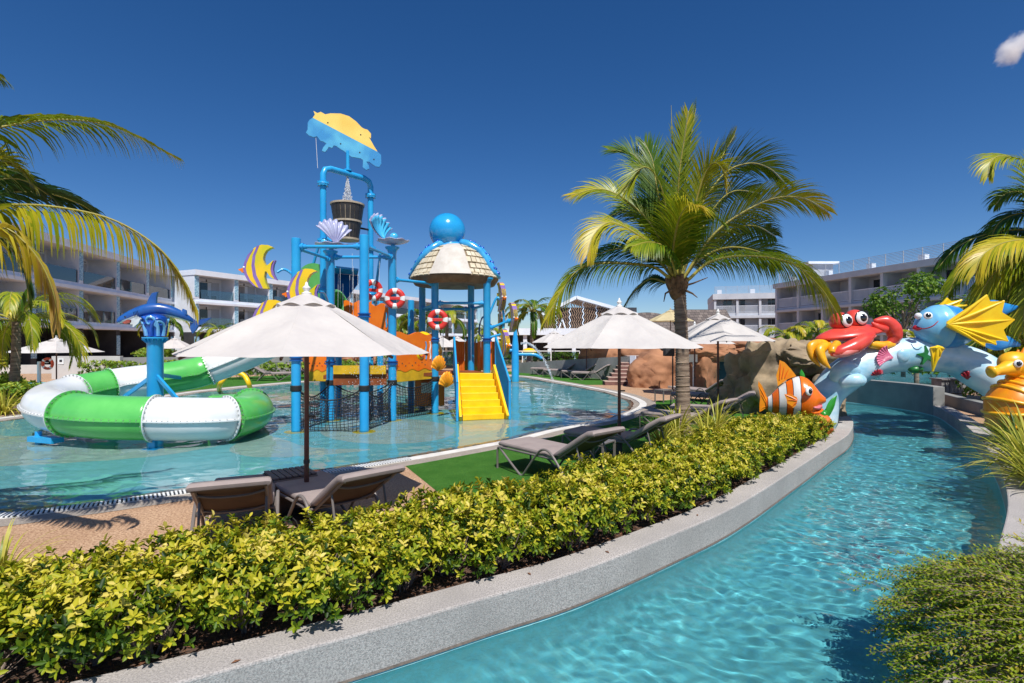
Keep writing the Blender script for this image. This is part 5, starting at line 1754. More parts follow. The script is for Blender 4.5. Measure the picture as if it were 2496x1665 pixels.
def hrow(offset, step, jit, zs, word):
    global cnt
    mine = []
    line = offs(rivL, offset, False)
    acc = 0.0
    for i in range(len(line) - 1):
        a, b = line[i], line[i + 1]
        L = (b - a).length
        while acc < L:
            c = a.lerp(b, acc / L)
            acc += step
            if c.y > 10.75 or c.x < -4.6: continue
            px = CX + F * c.x / max(.1, c.y)
            if c.y < .5 or px < -250: continue
            pr = SHR[cnt % 7]
            o = pr if cnt < 7 else copy_tree(pr)
            cnt += 1
            s = rnd.uniform(.92, 1.08) * zs
            o.location = (c.x + rnd.uniform(-jit, jit), c.y + rnd.uniform(-jit, jit), .03)
            o.scale = (s * rnd.uniform(.95, 1.1), s * rnd.uniform(.95, 1.1), s * rnd.uniform(.86, 1.10))
            o.rotation_euler = (0, 0, rnd.uniform(0, 6.28))
            mine.append(o)
        acc -= L
    for i, o in enumerate(reversed(mine)):
        tag(o, 'yellow-green hedge shrub, %s from the clownfish end of the %s row' % (ORD[i + 1], word), 'shrub', 'shrubs of the hedge along the river wall')
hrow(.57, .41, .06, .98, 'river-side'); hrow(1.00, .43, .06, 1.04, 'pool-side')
# dry twiggy litter on the soil
m = MB(); rg = random.Random(9)
lit = offs(rivL, .42, False)
for i in range(700):
    k = rg.randrange(6, len(lit) - 30); c = lit[k].lerp(lit[k + 1], rg.random())
    c = c + Vector((rg.uniform(-.1, .35), rg.uniform(-.1, .25), .035))
    a = rg.random() * 6.28; L = rg.uniform(.02, .09); dv = Vector((math.cos(a), math.sin(a), rg.uniform(0, .2))) * L
    m.tube([c, c + dv], [.0025, .0015], 4)
    if i % 2 == 0:
        q = c + Vector((rg.uniform(-.1, .1), rg.uniform(-.05, .1), .004)); b2 = Vector((-math.sin(a), math.cos(a), .1)) * .012
        m.add([q, q + dv * .5 + b2, q + dv, q + dv * .5 - b2], [(0, 1, 2, 3)])
LITTER = pm('leaf_litter', S(140, 96, 66), S(96, 64, 46), scale=20, rough=.9)
tag(m.build('leaf_litter', LITTER, smooth=False), 'brown twigs and dead leaves littering the hedge soil', 'litter', kind='stuff')
nl_ = 0
for (x, y) in ((575, 1612), (1290, 1398), (1480, 1345), (1700, 1255), (2000, 1084)):
    c = G(x, y, .104); a = rg.random() * 6.28
    d = Vector((math.cos(a), math.sin(a), 0)) * .03; b2 = Vector((-math.sin(a), math.cos(a), 0)) * .012
    q = MB(); q.add([c - d, c + b2 + Vector((0, 0, .006)), c + d, c - b2 + Vector((0, 0, .004))], [(0, 1, 2, 3)])
    nl_ += 1; tag(q.build('fallen_leaf', LITTER, smooth=False), 'dry leaf on top of the river wall, %s from the near end' % ORD[nl_], 'leaf', 'dry leaves on the river wall', kind='thing')

# strap-leaved plants
STRAP = leafmat('strap_leaf', [(0, S(52, 84, 22)), (.4, S(104, 130, 38)), (.7, S(178, 176, 62)), (1, S(222, 206, 104))], rough=.4, trans=.35)
def make_strap(seed, n, L, w, bias, lean=.9):
    rg = random.Random(seed); V = []; Fc = []; A = []
    for i in range(n):
        a = rg.random() * 6.28; e = rg.uniform(.5, 1.45)
        h = Vector((math.cos(a), math.sin(a), 0))
        d = h * math.cos(e) + Vector((0, 0, 1)) * math.sin(e)
        wv = Vector((-math.sin(a), math.cos(a), 0))
        l = L * rg.uniform(.6, 1.1)
        p = h * rg.uniform(0, .06)
        o = len(V); val = min(1, max(0, bias + rg.gauss(0, .16)))
        dd = d.copy(); segs = 7
        for k in range(segs + 1):
            hw = wv * w * (.6 + .4 * math.sin(PI * min(1, k / segs * .8 + .1))) * (1 if k < segs - 1 else (.55 if k == segs - 1 else .05)) * .5
            V += [p - hw, p + hw]; A += [val, val]
            dd = (dd + DOWN * lean / segs * (.5 + k * .28)).normalized()
            p = p + dd * l / segs
        for k in range(segs):
            q = o + 2 * k; Fc.append((q, q + 1, q + 3, q + 2))
    m = MB(); m.add(V, Fc)
    ob = m.build('strap_plant', STRAP, angle=0); setattr_float(ob, A)
    return ob
st1 = make_strap(1, 120, .75, .022, .74); st2 = make_strap(2, 120, .6, .016, .22); st3 = make_strap(3, 110, .62, .018, .80, lean=1.2)
SPL = [(st3, 3.2, 10.3, .12, 1.35, 0, 'spiky yellow-green strap plant at the left foot of the tall palm'), (st3, 4.05, 10.55, .12, 1.4, 2, 'spiky yellow-green strap plant at the right foot of the tall palm'),
       (st3, 2.7, 9.7, .1, 1.25, 1.1, 'strap-leaved clump in the hedge beyond the shaded lounger'),
       (st3, 3.65, 10.0, .1, 1.2, 3.1, 'strap-leaved clump directly before the palm trunk'),
       (st3, -4.0, 4.15, .03, .95, 4, 'yellow strap plant poking above the hedge at the lower left'), (st3, -4.5, 4.3, .03, .85, 5, 'yellow strap plant at the left edge above the hedge'),
       (st1, 7.15, 7.3, .1, 1.5, 0, 'large yellow strap plant spilling over the wall at the right edge'), (st1, 7.7, 7.9, .1, 1.4, 1.5, 'yellow strap plant behind the one spilling over the wall'),
       (st1, 6.75, 6.75, .1, 1.0, 2.3, 'small yellow strap plant hanging over the wall corner'),
       (st2, 8.35, 8.75, .1, 1.4, 0, 'dark green tufted plant below the seahorse on the wall'), (st2, 8.95, 9.5, .1, 1.3, 1.7, 'dark green tufted plant at the seahorse base'),
       (st2, 9.5, 10.2, .08, 1.0, 3.0, 'dark green tuft furthest along the wall by the seahorse'),
       (st3, -13.9, 14.6, .0, 1.5, 0, 'yellow strap plant beside the slide at the left edge'), (st3, -14.6, 15.0, .0, 1.5, 2, 'taller yellow strap plant behind the slide at the left edge')]
seen = set()
for pr, x, y, z, s, rz, lb in SPL:
    o = pr if pr not in seen else pr.copy()
    if pr in seen: COL.objects.link(o)
    seen.add(pr)
    o.location = (x, y, z); o.scale = (s, s, s); o.rotation_euler = (0, 0, rz)
    tag(o, lb, 'plant', 'strap-leaved plants', kind='thing')

# fine-leaved bush on the near right bank
FINE = leafmat('fine_leaf', [(0, S(50, 84, 18)), (.4, S(104, 136, 28)), (.75, S(164, 176, 44)), (1, S(196, 160, 72))], rough=.5, trans=.35)
bush = tag(empty('overhanging_bush', (3.62, 2.95, .05)), 'dense fine-leaved bush hanging over the river wall at the lower right', 'bush')
V = []; Fc = []; A = []; tw = MB(); rg = random.Random(21)
def sprig(p, d, L, n, val, droop):
    pts = [p.copy()]; dd = d.copy()
    for k in range(6):
        dd = (dd + DOWN * droop / 6 + Vector((rg.gauss(0, .06), rg.gauss(0, .06), rg.gauss(0, .06)))).normalized()
        pts.append(pts[-1] + dd * L / 6)
    tw.tube(pts, [.0026, .0024, .0022, .002, .0017, .0013, .0007], 3, cap=False)
    for i in range(n):
        u = (i + .5) / n * 5.99; k = int(u); q = pts[k].lerp(pts[k + 1], u - k); t = (pts[k + 1] - pts[k]).normalized()
        a = 2.4 * i + rg.random(); e1, e2, _ = frame(t)
        ld = (e1 * math.cos(a) + e2 * math.sin(a)) * .8 + t * .75
        o = len(V); l = .030 * rg.uniform(.7, 1.25); ld.normalize(); s = ld.cross(Vector((0, 0, 1)));
        if s.length < 1e-3: s = e1
        s.normalize(); s *= .0078
        V.extend([q, q + ld * l * .5 - s, q + ld * l, q + ld * l * .5 + s]); v_ = min(1, max(0, val + rg.gauss(0, .13))); A.extend([v_] * 4); Fc.append((o, o + 1, o + 2, o + 3))
for i in range(3600):
    a = rg.uniform(-PI, PI); r = math.sqrt(rg.random())
    x = math.cos(a) * r * 1.2; y = math.sin(a) * r * 1.4
    top = .50 * (1 - r ** 3) + .06 + .17 * mnoise.noise(Vector((x * 2, y * 2, 3)))
    p = Vector((x * .9, y * .9, max(-.12, top - rg.uniform(.0, .10) - (rg.uniform(0, .35) if i % 2 else 0))))
    d = Vector((math.cos(a) * (.3 + r) - .45 + rg.gauss(0, .3), math.sin(a) * (.3 + r) + .25 + rg.gauss(0, .3), .35 * (1 - r) + .2 + rg.gauss(0, .2))).normalized()
    sprig(p, d, rg.uniform(.16, .32), 22, .40 + .32 * rg.random() + .2 * p.z, .7)
for i in range(30):      # long arching shoots over the water
    b0 = Vector((rg.uniform(-.3, .6), rg.uniform(.2, 1.3), .2))
    sprig(b0, Vector((-1, rg.uniform(-.1, .5), rg.uniform(.1, .45))).normalized(), rg.uniform(.5, 1.0), 70, .55, .55)
m = MB(); m.add(V, Fc); ob = m.build('foliage', FINE, bush, angle=0); setattr_float(ob, A)
tw.build('stems', TWIG, bush)

# bushes and small trees behind
BSH = [make_shrub(200 + i, rx=.75, ry=.6, h=.9, nclu=110, ll=.13, lw=.06, mat=GREENL, bias=.1, name='background_bush', nst=4) for i in range(3)]
bpos = []
ROWEND = {'bushes below the grey wall': ', from the left', 'planter bushes of the left hotel': ', from its near end', 'bushes at the left edge': ', from the slide', 'bushes behind the play tower': ', from the left', 'hedge before the hall': ', from the left', 'bushes behind the wave arch': ', from the left', 'bushes behind the seahorse': ', from the front'}
for k in range(12): bpos.append((-21.5 + k * 1.15, 27.7 + .12 * k, .0, 1.0, 'bush in the green row below the grey wall beyond the slide', 'bushes below the grey wall', 'row'))
for k in range(10): bpos.append((-26 - k * .9 + 0, 38 + k * 1.6, .35, 1.15, 'yellow-green bush in the planter before the left hotel', 'planter bushes of the left hotel', 'row'))
for k in range(4): bpos.append((-14.4 - k * .7, 15.4 + .5 * k, 0, 1.0, 'dark green bush beside the slide at the left edge', 'bushes at the left edge', 'row'))
for k in range(12): bpos.append((-12 + k * 1.0, 40 + .4 * k, 0, 1.2, 'green bush in the planting behind the play tower', 'bushes behind the play tower', 'row'))
for k in range(7): bpos.append((1.8 + k * 1.2, 47, .05, 1.05, 'brownish hedge bush before the slatted hall', 'hedge before the hall', 'row'))
for k in range(8): bpos.append((19 + k * 1.5, 31 + .6 * (k % 3), -.1, 1.5, 'dark green bush behind the crab and the wave arch', 'bushes behind the wave arch', 'row'))
for k in range(6): bpos.append((12.6 + k * .55, 11.0 + k * 1.2, .0, 1.2, 'dark bush behind the seahorse', 'bushes behind the seahorse', 'row'))
gcount = {}
for i, (x, y, z, s, lb, gp, _) in enumerate(bpos):
    gcount[gp] = gcount.get(gp, 0) + 1; lb = ORD[gcount[gp]] + ' ' + lb + ROWEND[gp]
    pr = BSH[i % 3]; o = pr if i < 3 else copy_tree(pr)
    o.location = (x, y, z); o.scale = (s, s, s * rnd.uniform(.85, 1.1)); o.rotation_euler = (0, 0, rnd.uniform(0, 6.28))
    tag(o, lb, 'bush', gp)
def make_tree(seed, h, rad, ncl, label, loc, ll=.16):
    rg = random.Random(seed); root = tag(empty('leafy_tree', loc), label, 'tree')
    m = MB(); m.tube(crom([Vector((0, 0, 0)), Vector((.08, 0, h * .4)), Vector((0, .1, h * .75))], 4), [.12, .11, .10, .09, .085, .08, .07, .06, .05], 8)
    cen = []
    for k in range(9):
        a = 2.4 * k; c = Vector((math.cos(a) * rad * .62, math.sin(a) * rad * .62, h * (.62 + .38 * ((k * .37) % 1))))
        cen.append((c, rad * rg.uniform(.32, .5)))
        m.tube([Vector((0, .05, h * .45)), c * .6 + Vector((0, 0, h * .22)), c], [.05, .035, .015], 6)
    m.build('trunk', TWIG, root)
    V = []; Fc = []; A = []
    for i in range(ncl):
        c, r = cen[i % len(cen)]
        v = Vector((rg.gauss(0, 1), rg.gauss(0, 1), rg.gauss(0, .8))).normalized() * r * rg.uniform(.5, 1.05)
        out = (v.normalized() + Vector((0, 0, .5))).normalized(); a, b, _ = frame(out)
        for k in range(5):
            t = 2.4 * k + rg.random(); leaf(V, Fc, A, c + v, (a * math.cos(t) + b * math.sin(t)) * .9 + out * .4, out, ll * rg.uniform(.7, 1.2), ll * .45, min(1, max(0, .5 + rg.gauss(0, .16))))
    m = MB(); m.add(V, Fc); ob = m.build('crown', GREENL, root, angle=0); setattr_float(ob, A)
make_tree(31, 5.4, 2.0, 900, 'rounded light green tree before the right hotel above the crab claw', (22.0, 30.0, 0))
make_tree(33, 5.0, 2.2, 700, 'dark green tree behind the blue fish', (28.5, 33.0, 0))
make_tree(35, 4.2, 2.0, 600, 'dark tree at the right edge behind the seahorse', (16.5, 14.5, 0))
# ------------------------------------------------------------------ rocks and painted figures
ROCK_G = pm('tan_rock', S(172, 152, 122), S(104, 92, 78), scale=1.3, rough=.9, bump=.8, bscale=6, detail=8, lo=.36, hi=.68)
ROCK_B = pm('terracotta_rock', S(180, 128, 92), S(124, 82, 58), scale=.9, rough=.9, bump=.6, bscale=5, detail=8, lo=.34, hi=.7)
def rock_blob(mb, c, r, seed, amp=.25, sub=5, flat=None, fq=1.3):
    bm = bmesh.new(); bmesh.ops.create_icosphere(bm, subdivisions=sub, radius=1.0)
    c = Vector(c); so_ = Vector((seed * 7.3, seed * 3.1, seed * 1.7))
    for v in bm.verts:
        p = v.co.normalized()
        d = mnoise.fractal(p * fq + so_, 1.0, 2.0, 4) * amp + (mnoise.voronoi(p * 1.5 + so_)[0][0] - .45) * amp * 1.1 + abs(mnoise.noise(p * 2.1 + so_)) * amp * -.9
        q = abs(p.x) ** 4 + abs(p.y) ** 4 + abs(p.z) ** 4
        k = (1 / q ** .25) * .45 + .55
        d += mnoise.fractal(p * 5.0 + so_, 1.0, 2.2, 4) * amp * .22 - max(0, .12 - abs(mnoise.noise(p * 2.6 + so_))) * amp * 1.6
        p = p * k * (1 + d)
        v.co = Vector((p.x * r[0], p.y * r[1], p.z * r[2])) + c
        if flat is not None and v.co.z < flat: v.co.z = flat
    vs = [v.co.copy() for v in bm.verts]; bm.verts.index_update()
    mb.add(vs, [tuple(v.index for v in f.verts) for f in bm.faces]); bm.free()
def boulder(blobs, mat, label, name='boulder', **kw):
    o = Vector((blobs[0][0][0], blobs[0][0][1], 0)); mb = MB()
    for i, (c, r, sd_) in enumerate(blobs):
        rock_blob(mb, Vector(c) - o, r, sd_, **kw)
    return tag(mb.build(name, mat, loc=o, angle=55), label, 'rock', kind='thing')
boulder([((7.6, 15.2, .9), (1.15, 1.0, 1.15), 3), ((8.1, 14.6, 1.55), (.95, .8, .5), 11), ((6.9, 15.3, .55), (.75, .8, .95), 5), ((8.2, 14.0, .35), (.45, .5, .75), 8), ((6.35, 15.5, .25), (.6, .5, .5), 9)], ROCK_G,
        'big tan and grey rock behind the clownfish and the crab')
boulder([((6.75, 24.0, .5), (1.5, 1.2, 1.1), 2), ((5.95, 23.6, .35), (.85, .7, .85), 4)], ROCK_B, 'rounded terracotta boulder right of the rock stairs', amp=.13)
boulder([((5.4, 30.5, .9), (1.6, 1.3, 1.15), 6), ((7.6, 30.0, .9), (1.8, 1.3, 1.2), 7), ((9.2, 29, .8), (1.4, 1.2, 1.2), 13)], ROCK_B, 'terracotta rock mass behind the top of the stairs', amp=.16)
boulder([((7.9, 22.3, .6), (.65, .8, 1.25), 12), ((8.3, 22.2, 1.55), (1.0, .8, .42), 14)], ROCK_B, 'terracotta rock pillar left of the dark cave', amp=.15)
boulder([((10.2, 23.0, 1.72), (1.7, 1.1, .42), 15)], ROCK_B, 'brown rock slab roofing the dark cave')
boulder([((-15.5, 38, .8), (3.2, 1.6, 1.4), 21), ((-12.5, 39, .6), (2.2, 1.4, 1.2), 22)], ROCK_B, 'tan rock mass far behind the slide')
CAVE = pm('cave_wall', S(86, 104, 112), S(62, 80, 90), scale=1, rough=.8)
cv = MB(); cv.box((10.6, 23.9, .55), (4.6, .3, 1.5)); cvo = tag(cv.build('cave_wall', CAVE, smooth=False), 'blue-grey wall with a notice inside the dark cave', 'wall', kind='thing')
m = MB(); m.box((9.9, 23.73, .95), (.42, .02, .46)); nb = m.build('notice', pm('notice_pale', S(150, 164, 170), S(140, 156, 164)), cvo, smooth=False)
m = MB(); m.lathe([(.05, 0), (.09, 0), (.09, .004), (.05, .004)], n=16); ob = m.build('pictogram', IRON, cvo, loc=(9.9, 23.715, 1.02)); ob.rotation_euler = (PI / 2, 0, 0)
m = MB(); m.box((9.9, 23.715, .82), (.22, .006, .03)); m.build('pictogram', IRON, cvo, smooth=False)
m = MB(); m.box((12.3, 22.6, .8), (.3, 3.0, 1.6)); tag(m.build('cave_side_wall', CONC_D, smooth=False), 'grey concrete wall at the right side of the cave', 'wall', kind='thing')
# rock stairs
STEP = pm('stair_stone', S(128, 92, 84), S(96, 68, 64), scale=2.5, rough=.85, bump=.5, bscale=14)
TREAD = pm('stair_tread', S(196, 170, 154), S(176, 148, 132), scale=3, rough=.85)
stairs = tag(empty('rock_stairs', (4.9, 24.5, 0)), 'reddish stone steps climbing between the grey wall and the rocks', 'stairs')
for k in range(8):
    u = k / 7
    xl = 4.25 + (5.95 - 4.25) * u; xr = 5.75 + (7.0 - 5.75) * u; y0 = 24.4 + 3.2 * u
    z = .155 * (k + 1)
    m = MB(); m.box(((xl + xr) / 2 - 4.9, y0 + .3 - 24.5, z - .3), (xr - xl, .7, .6)); st = m.build('step', STEP, stairs, smooth=False)
    m = MB(); m.box(((xl + xr) / 2 - 4.9, y0 + .28 - 24.5, z + .012), (xr - xl + .02, .68, .03)); m.build('tread', TREAD, st, smooth=False)
m = MB()
a, b = Vector((.3, 34.5, 0)), Vector((6.1, 26.6, 0))
pts = [(a, .62), (b, 1.28)]
u = (b - a).normalized(); nn_ = Vector((-u.y, u.x, 0)) * .12
vs = []
for (p, z) in pts:
    for off in (-1, 1):
        vs += [p + nn_ * off + Vector((0, 0, -.05)), p + nn_ * off + Vector((0, 0, z))]
m.add(vs, [(0, 1, 5, 4), (2, 6, 7, 3), (1, 3, 7, 5), (0, 2, 3, 1), (4, 5, 7, 6)])
rw = tag(m.build('retaining_wall', CONC_D, smooth=False), 'grey concrete retaining wall left of the rock stairs', 'wall', kind='thing')
m = MB(); m.box((6.0, 26.45, 1.0), (.34, .06, .6), rz=-.9); m.build('end_panel', WHITEWALL, rw, smooth=False)
# sign, loudspeaker
sg = tag(empty('blank_sign', (7.1, 21.0, 0)), 'blank white sign board on a white post beyond the palm', 'sign')
m = MB(); m.box((0, 0, 1.34), (.40, .025, .30)); m.build('board', WHITE, sg, smooth=False, bevel=.004)
m = MB(); m.cyl((.04, .02, 0), (.04, .02, 1.25), .022, n=10); m.build('post', WHITE, sg)
sp_ = tag(empty('loudspeaker', (6.35, 21.6, 0)), 'black loudspeaker hung on a post beside the palm trunk', 'loudspeaker')
m = MB(); m.box((0, 0, 1.66), (.40, .3, .5)); b_ = m.build('cabinet', pm('speaker_black', (.02, .02, .022, 1), rough=.6), sp_, smooth=False, bevel=.02)
m = MB(); m.box((0, -.155, 1.66), (.34, .012, .44)); m.build('grille', pm('speaker_grille', (.035, .035, .04, 1), rough=.8), sp_, smooth=False)
m = MB(); m.cyl((.22, .2, 0), (.22, .2, 1.9), .03); m.build('post', IRON, sp_)

# ---- clownfish
CF_O = pm('clown_orange', S(240, 120, 26), S(228, 98, 18), scale=2.5, rough=.3, coat=.10)
CF_Y = pm('clown_fin', S(246, 158, 28), S(236, 132, 20), scale=4, rough=.3, coat=.10)
CF_W = pm('clown_white', S(234, 234, 230), S(214, 218, 220), scale=3, rough=.3, coat=.10)
PINK = pm('mouth_pink', S(226, 132, 140), S(204, 100, 112), scale=4, rough=.4)
Yc = 11.2
co_ = Vector((6.1, 11.2, 0))
clown = tag(empty('clownfish_figure', co_), 'orange and white striped clownfish figure with open mouth above the hedge end', 'fish figure')
def PC(x, y, dy=0.0):
    Yd = Yc + (1945 - x) / 1300 * Yc * .38 + dy
    return P(x, y, Yd) - co_
sec = [(1866, 970, 998, .06), (1878, 963, 1004, .12), (1895, 945, 1010, .22), (1915, 930, 1016, .29), (1935, 919, 1020, .34), (1952, 916, 1021, .36), (1968, 922, 1019, .35), (1982, 935, 1014, .30), (1992, 948, 990, .24), (2001, 959, 986, .17), (2009, 966, 982, .11), (2014, 971, 978, .03)]
xs = np.array([s[0] for s in sec]); fi = lambda k, x: float(np.interp(x, xs, [s[k] for s in sec]))
hd = Vector((1, -.38, 0)).normalized(); sd2 = Vector((.38, 1, 0)).normalized()
X = np.concatenate([np.linspace(1866, 1990, 84), np.linspace(1992, 2012, 12)])
secs = []; mis = []
for x in X:
    t_, b_ = fi(1, x), fi(2, x)
    # smooth the outline a little
    t_ = (fi(1, x - 4) + 2 * t_ + fi(1, x + 4)) / 4; b_ = (fi(2, x - 4) + 2 * b_ + fi(2, x + 4)) / 4
    hh = (b_ - t_) / 2 * Yc / 1300
    secs.append((PC(x, (t_ + b_) / 2), sd2 * (fi(3, x - 3) + fi(3, x + 3)) / 2, Vector((0, 0, hh))))
def stripe(x):
    for a, b in ((1872, 1881), (1897, 1914), (1930, 1946)):
        if a <= x <= b: return 1
        if a - 1.6 <= x < a or b < x <= b + 1.6: return 2
    return 0
for i in range(len(X) - 1):
    mis.append(stripe((X[i] + X[i + 1]) / 2))
m = MB(); m.loft(secs, n=36, mis=mis)
body = m.build('body', [CF_O, CF_W, EYEBLACK], clown, angle=0)
def fin(px, dy, th, name, mat, parent, PCf, ridge=None, bev=.015, rim=None):
    pts = [PCf(x, y, dy) for x, y in px]
    c = sum(pts, Vector()) / len(pts)
    ux = (PCf(px[0][0] + 100, px[0][1], dy) - PCf(px[0][0], px[0][1], dy)).normalized()
    mm = MB(); mm.prism([((p - c).dot(ux), (p - c).z) for p in pts], c, ux, (0, 0, 1), th)
    o = mm.build(name, mat, parent, bevel=bev)
    if ridge:
        nrm = ux.cross(Vector((0, 0, 1))).normalized()
        if nrm.y > 0: nrm = -nrm
        for (x0, y0, x1, y1) in ridge:
            q = MB(); q.tube([PCf(x0, y0, dy) + nrm * th * .5, PCf((x0 + x1) / 2, (y0 + y1) / 2 - 1, dy) + nrm * th * .55, PCf(x1, y1, dy) + nrm * th * .5], [.014, .011, .006], 6); q.build('fin_ray', rim or mat, o)
    return o
fin([(1873, 978), (1866, 960), (1856, 940), (1847, 928), (1846, 938), (1850, 952), (1853, 968), (1852, 985), (1853, 1003), (1860, 1000), (1868, 994)], 0, .09, 'tail_fin', CF_Y, body, PC, [(1868, 975, 1850, 940), (1866, 980, 1855, 960), (1866, 990, 1856, 996)])
fin([(1897, 940), (1895, 928), (1892, 915), (1897, 895), (1899, 877), (1912, 883), (1926, 898), (1936, 910), (1941, 917), (1920, 924)], 0, .08, 'dorsal_fin', CF_Y, body, PC, [(1900, 925, 1903, 885), (1906, 922, 1912, 892), (1913, 920, 1922, 900)], rim=CF_O)
fin([(1944, 974), (1941, 968), (1926, 960), (1911, 960), (1917, 972), (1919, 982), (1929, 988), (1934, 994), (1941, 988)], -.42, .06, 'pectoral_fin', CF_Y, body, PC, [(1942, 974, 1915, 962), (1942, 976, 1920, 975), (1942, 980, 1932, 990)], rim=CF_O)
vdir = (Vector((0, 0, H)) - (P(1971, 953, Yc))).normalized()
def eye(parent, c, nrm, r, wmat=EYEWHITE, pupil=.62, rim=None):
    nrm = nrm.normalized(); a, b, d = frame(nrm)
    R = Matrix((a, b, d)).transposed()
    m = MB(); m.sphere(c, (r, r, r * .45), 20, 12, R=R); e = m.build('eye', wmat, parent)
    m = MB(); m.sphere(c + nrm * r * .30, (r * pupil, r * pupil, r * .25), 18, 10, R=R); m.build('pupil', EYEBLACK, e)
    m = MB(); m.sphere(c + nrm * r * .52 + a * r * .2 + b * r * .22, r * .1, 8, 6); m.build('glint', EYEWHITE, e)
    if rim:
        m = MB(); m.sphere(c - nrm * r * .1, (r * 1.12, r * 1.12, r * .35), 20, 10, R=R); m.build('eye_rim', rim, e)
eye(body, PC(1972, 953, -.335), Vector((.45, -1, .05)), .095)
# mouth: lower jaw, lips and tongue
m = MB(); secs = [(PC(x, y, 0), sd2 * w_, Vector((0, 0, h_))) for x, y, w_, h_ in ((1966, 997, .27, .15), (1980, 1003, .26, .09), (1992, 1003, .22, .05), (2001, 1000, .14, .035), (2007, 997, .04, .012))]
m.loft(secs, n=20); m.build('lower_jaw', CF_O, body, angle=0)
m = MB(); secs = [(PC(x, y, -.02), sd2 * w_, Vector((0, 0, h_))) for x, y, w_, h_ in ((1972, 986, .27, .02), (1982, 990, .29, .06), (1992, 991, .235, .065), (2002, 989, .13, .05))]
m.loft(secs, n=16); m.build('mouth', PINK, body, angle=0)
# coral base with green weed
CORAL = pm('orange_coral', S(226, 110, 34), S(150, 66, 26), scale=4, rough=.6, bump=.5, bscale=14)
cb = boulder([((6.72, 11.55, .12), (.20, .20, .32), 31), ((6.35, 11.6, .1), (.42, .22, .28), 32)], CORAL, 'orange coral base at the end of the hedge under the clownfish', name='coral_base', amp=.12, sub=3)
WEED = pm('green_weed', S(60, 160, 50), S(34, 124, 36), scale=5, rough=.3, coat=.10)
def weed(pts, r, label):
    o = Vector(pts[0]); m = MB(); c = crom([Vector(p) - o for p in pts], 5); n = len(c)
    m.tube(c, [r * (math.sin(PI * (.15 + .85 * i / (n - 1))) + .06) for i in range(n)], 8, sx=.4)
    return tag(m.build('sea_weed', WEED, loc=o), label, 'seaweed figure', 'green weed blades by the clownfish', kind='thing')
weed([P(2014, 1018, 12.0), P(2022, 996, 12.0), P(2030, 978, 12.0), P(2040, 963, 12.0)], .08, 'tall green weed blade right of the clownfish mouth')
weed([P(1996, 1015, 11.7), P(2004, 1006, 11.6), P(2014, 1000, 11.6)], .10, 'short broad green weed leaf under the clownfish chin')
weed([P(1960, 925, 11.9), P(1955, 912, 11.9), P(1953, 900, 11.9)], .05, 'thin green weed tip above the clownfish back')

# ---- wave arch
ARCH = pm('wave_paint', S(204, 228, 236), S(132, 192, 216), scale=1.6, rough=.32, coat=.3, detail=3, lo=.40, hi=.66, stretch=(1, 1, 1.6))
ao = Vector((7.6, 12.4, 0))
arch = tag(empty('wave_arch', ao), 'pale blue wave-shaped arch spanning the river with shells on it', 'arch')
ap = [(1992, 1045, 12.5), (2002, 990, 12.5), (2030, 942, 12.45), (2085, 897, 12.4), (2160, 871, 12.3), (2240, 865, 12.2), (2325, 875, 12.1), (2395, 908, 11.9), (2450, 956, 11.7), (2490, 1035, 11.5)]
ac = crom([P(*q) - ao for q in ap], 8)
nA = len(ac)
rad = [.375 + .02 * math.sin(i * .37) + .04 * max(0, (i - nA * .6) / (nA * .4)) for i in range(nA)]
m = MB(); m.tube(ac, rad, 28)
for i, v in enumerate(m.v):
    v = Vector(v); d = mnoise.noise(v * 1.2) * .025; k = ac[min(nA - 1, i // 28)]
    m.v[i] = tuple(v + (v - k).normalized() * d)
ab = m.build('arch_body', ARCH, arch, angle=0)
for pts, r in (([(2035, 925, 12.2), (2045, 905, 12.1), (2062, 896, 12.05), (2080, 905, 12.1), (2072, 915, 12.15)], [.13, .17, .19, .15, .09]),
               ([(2050, 930, 12.1), (2075, 927, 11.98), (2092, 926, 11.95), (2104, 929, 11.95)], [.14, .15, .15, .11]),
               ([(2345, 866, 11.85), (2365, 876, 11.78), (2385, 890, 11.72)], [.03, .05, .03])):
    m = MB(); c = crom([P(*q) - ao for q in pts], 5); rr2 = np.interp(np.linspace(0, 1, len(c)), np.linspace(0, 1, len(r)), r)
    c = [c[0] * 2 - c[1]] + c + [c[-1] + (c[-1] - c[-2]).normalized() * rr2[-1] * .6]
    m.tube(c, [.02] + list(rr2) + [.02], 16); m.build('wave_lobe', ARCH, arch, angle=0)
PKS = pm('pink_shell', S(226, 130, 158), S(206, 98, 132), scale=4, rough=.3, coat=.10)
DRED = pm('dark_red', S(176, 44, 58), S(150, 32, 46), scale=4, rough=.3, coat=.10)
DGRN = pm('dark_green', S(34, 120, 52), S(22, 96, 40), scale=4, rough=.35, coat=.10)
scallop('pink_shell', P(2178, 872, 11.93) - ao, (.35, 0, 1), (-1, 0, .22), .34, -.08, 9, PKS, arch, rip=.016, spread=.85)
scallop('red_shell', P(2134, 915, 12.1) - ao, (1, 0, .15), (0, -.2, 1), .16, .05, 6, DRED, arch)
m = MB(); m.sphere(P(2232, 900, 12.0) - ao, (.16, .12, .09)); m.build('green_shell', DGRN, arch)
m = MB(); m.sphere(P(2356, 912, 11.82) - ao, (.09, .07, .08)); m.build('red_knob', RED, arch)
scallop('red_shell', P(2356, 924, 11.82) - ao, (1, 0, -.3), (0, -.3, 1), .2, .05, 5, DRED, arch)
starp = []
for k in range(10):
    t = 2 * PI * k / 10 + .4; r = .24 if k % 2 == 0 else .09
    starp.append((math.cos(t) * r, math.sin(t) * r))
m = MB(); m.prism(starp, P(2257, 866, 11.86) - ao, (1, 0, .1), (0, .1, 1), .08); m.build('green_starfish', DGRN, arch, bevel=.03)
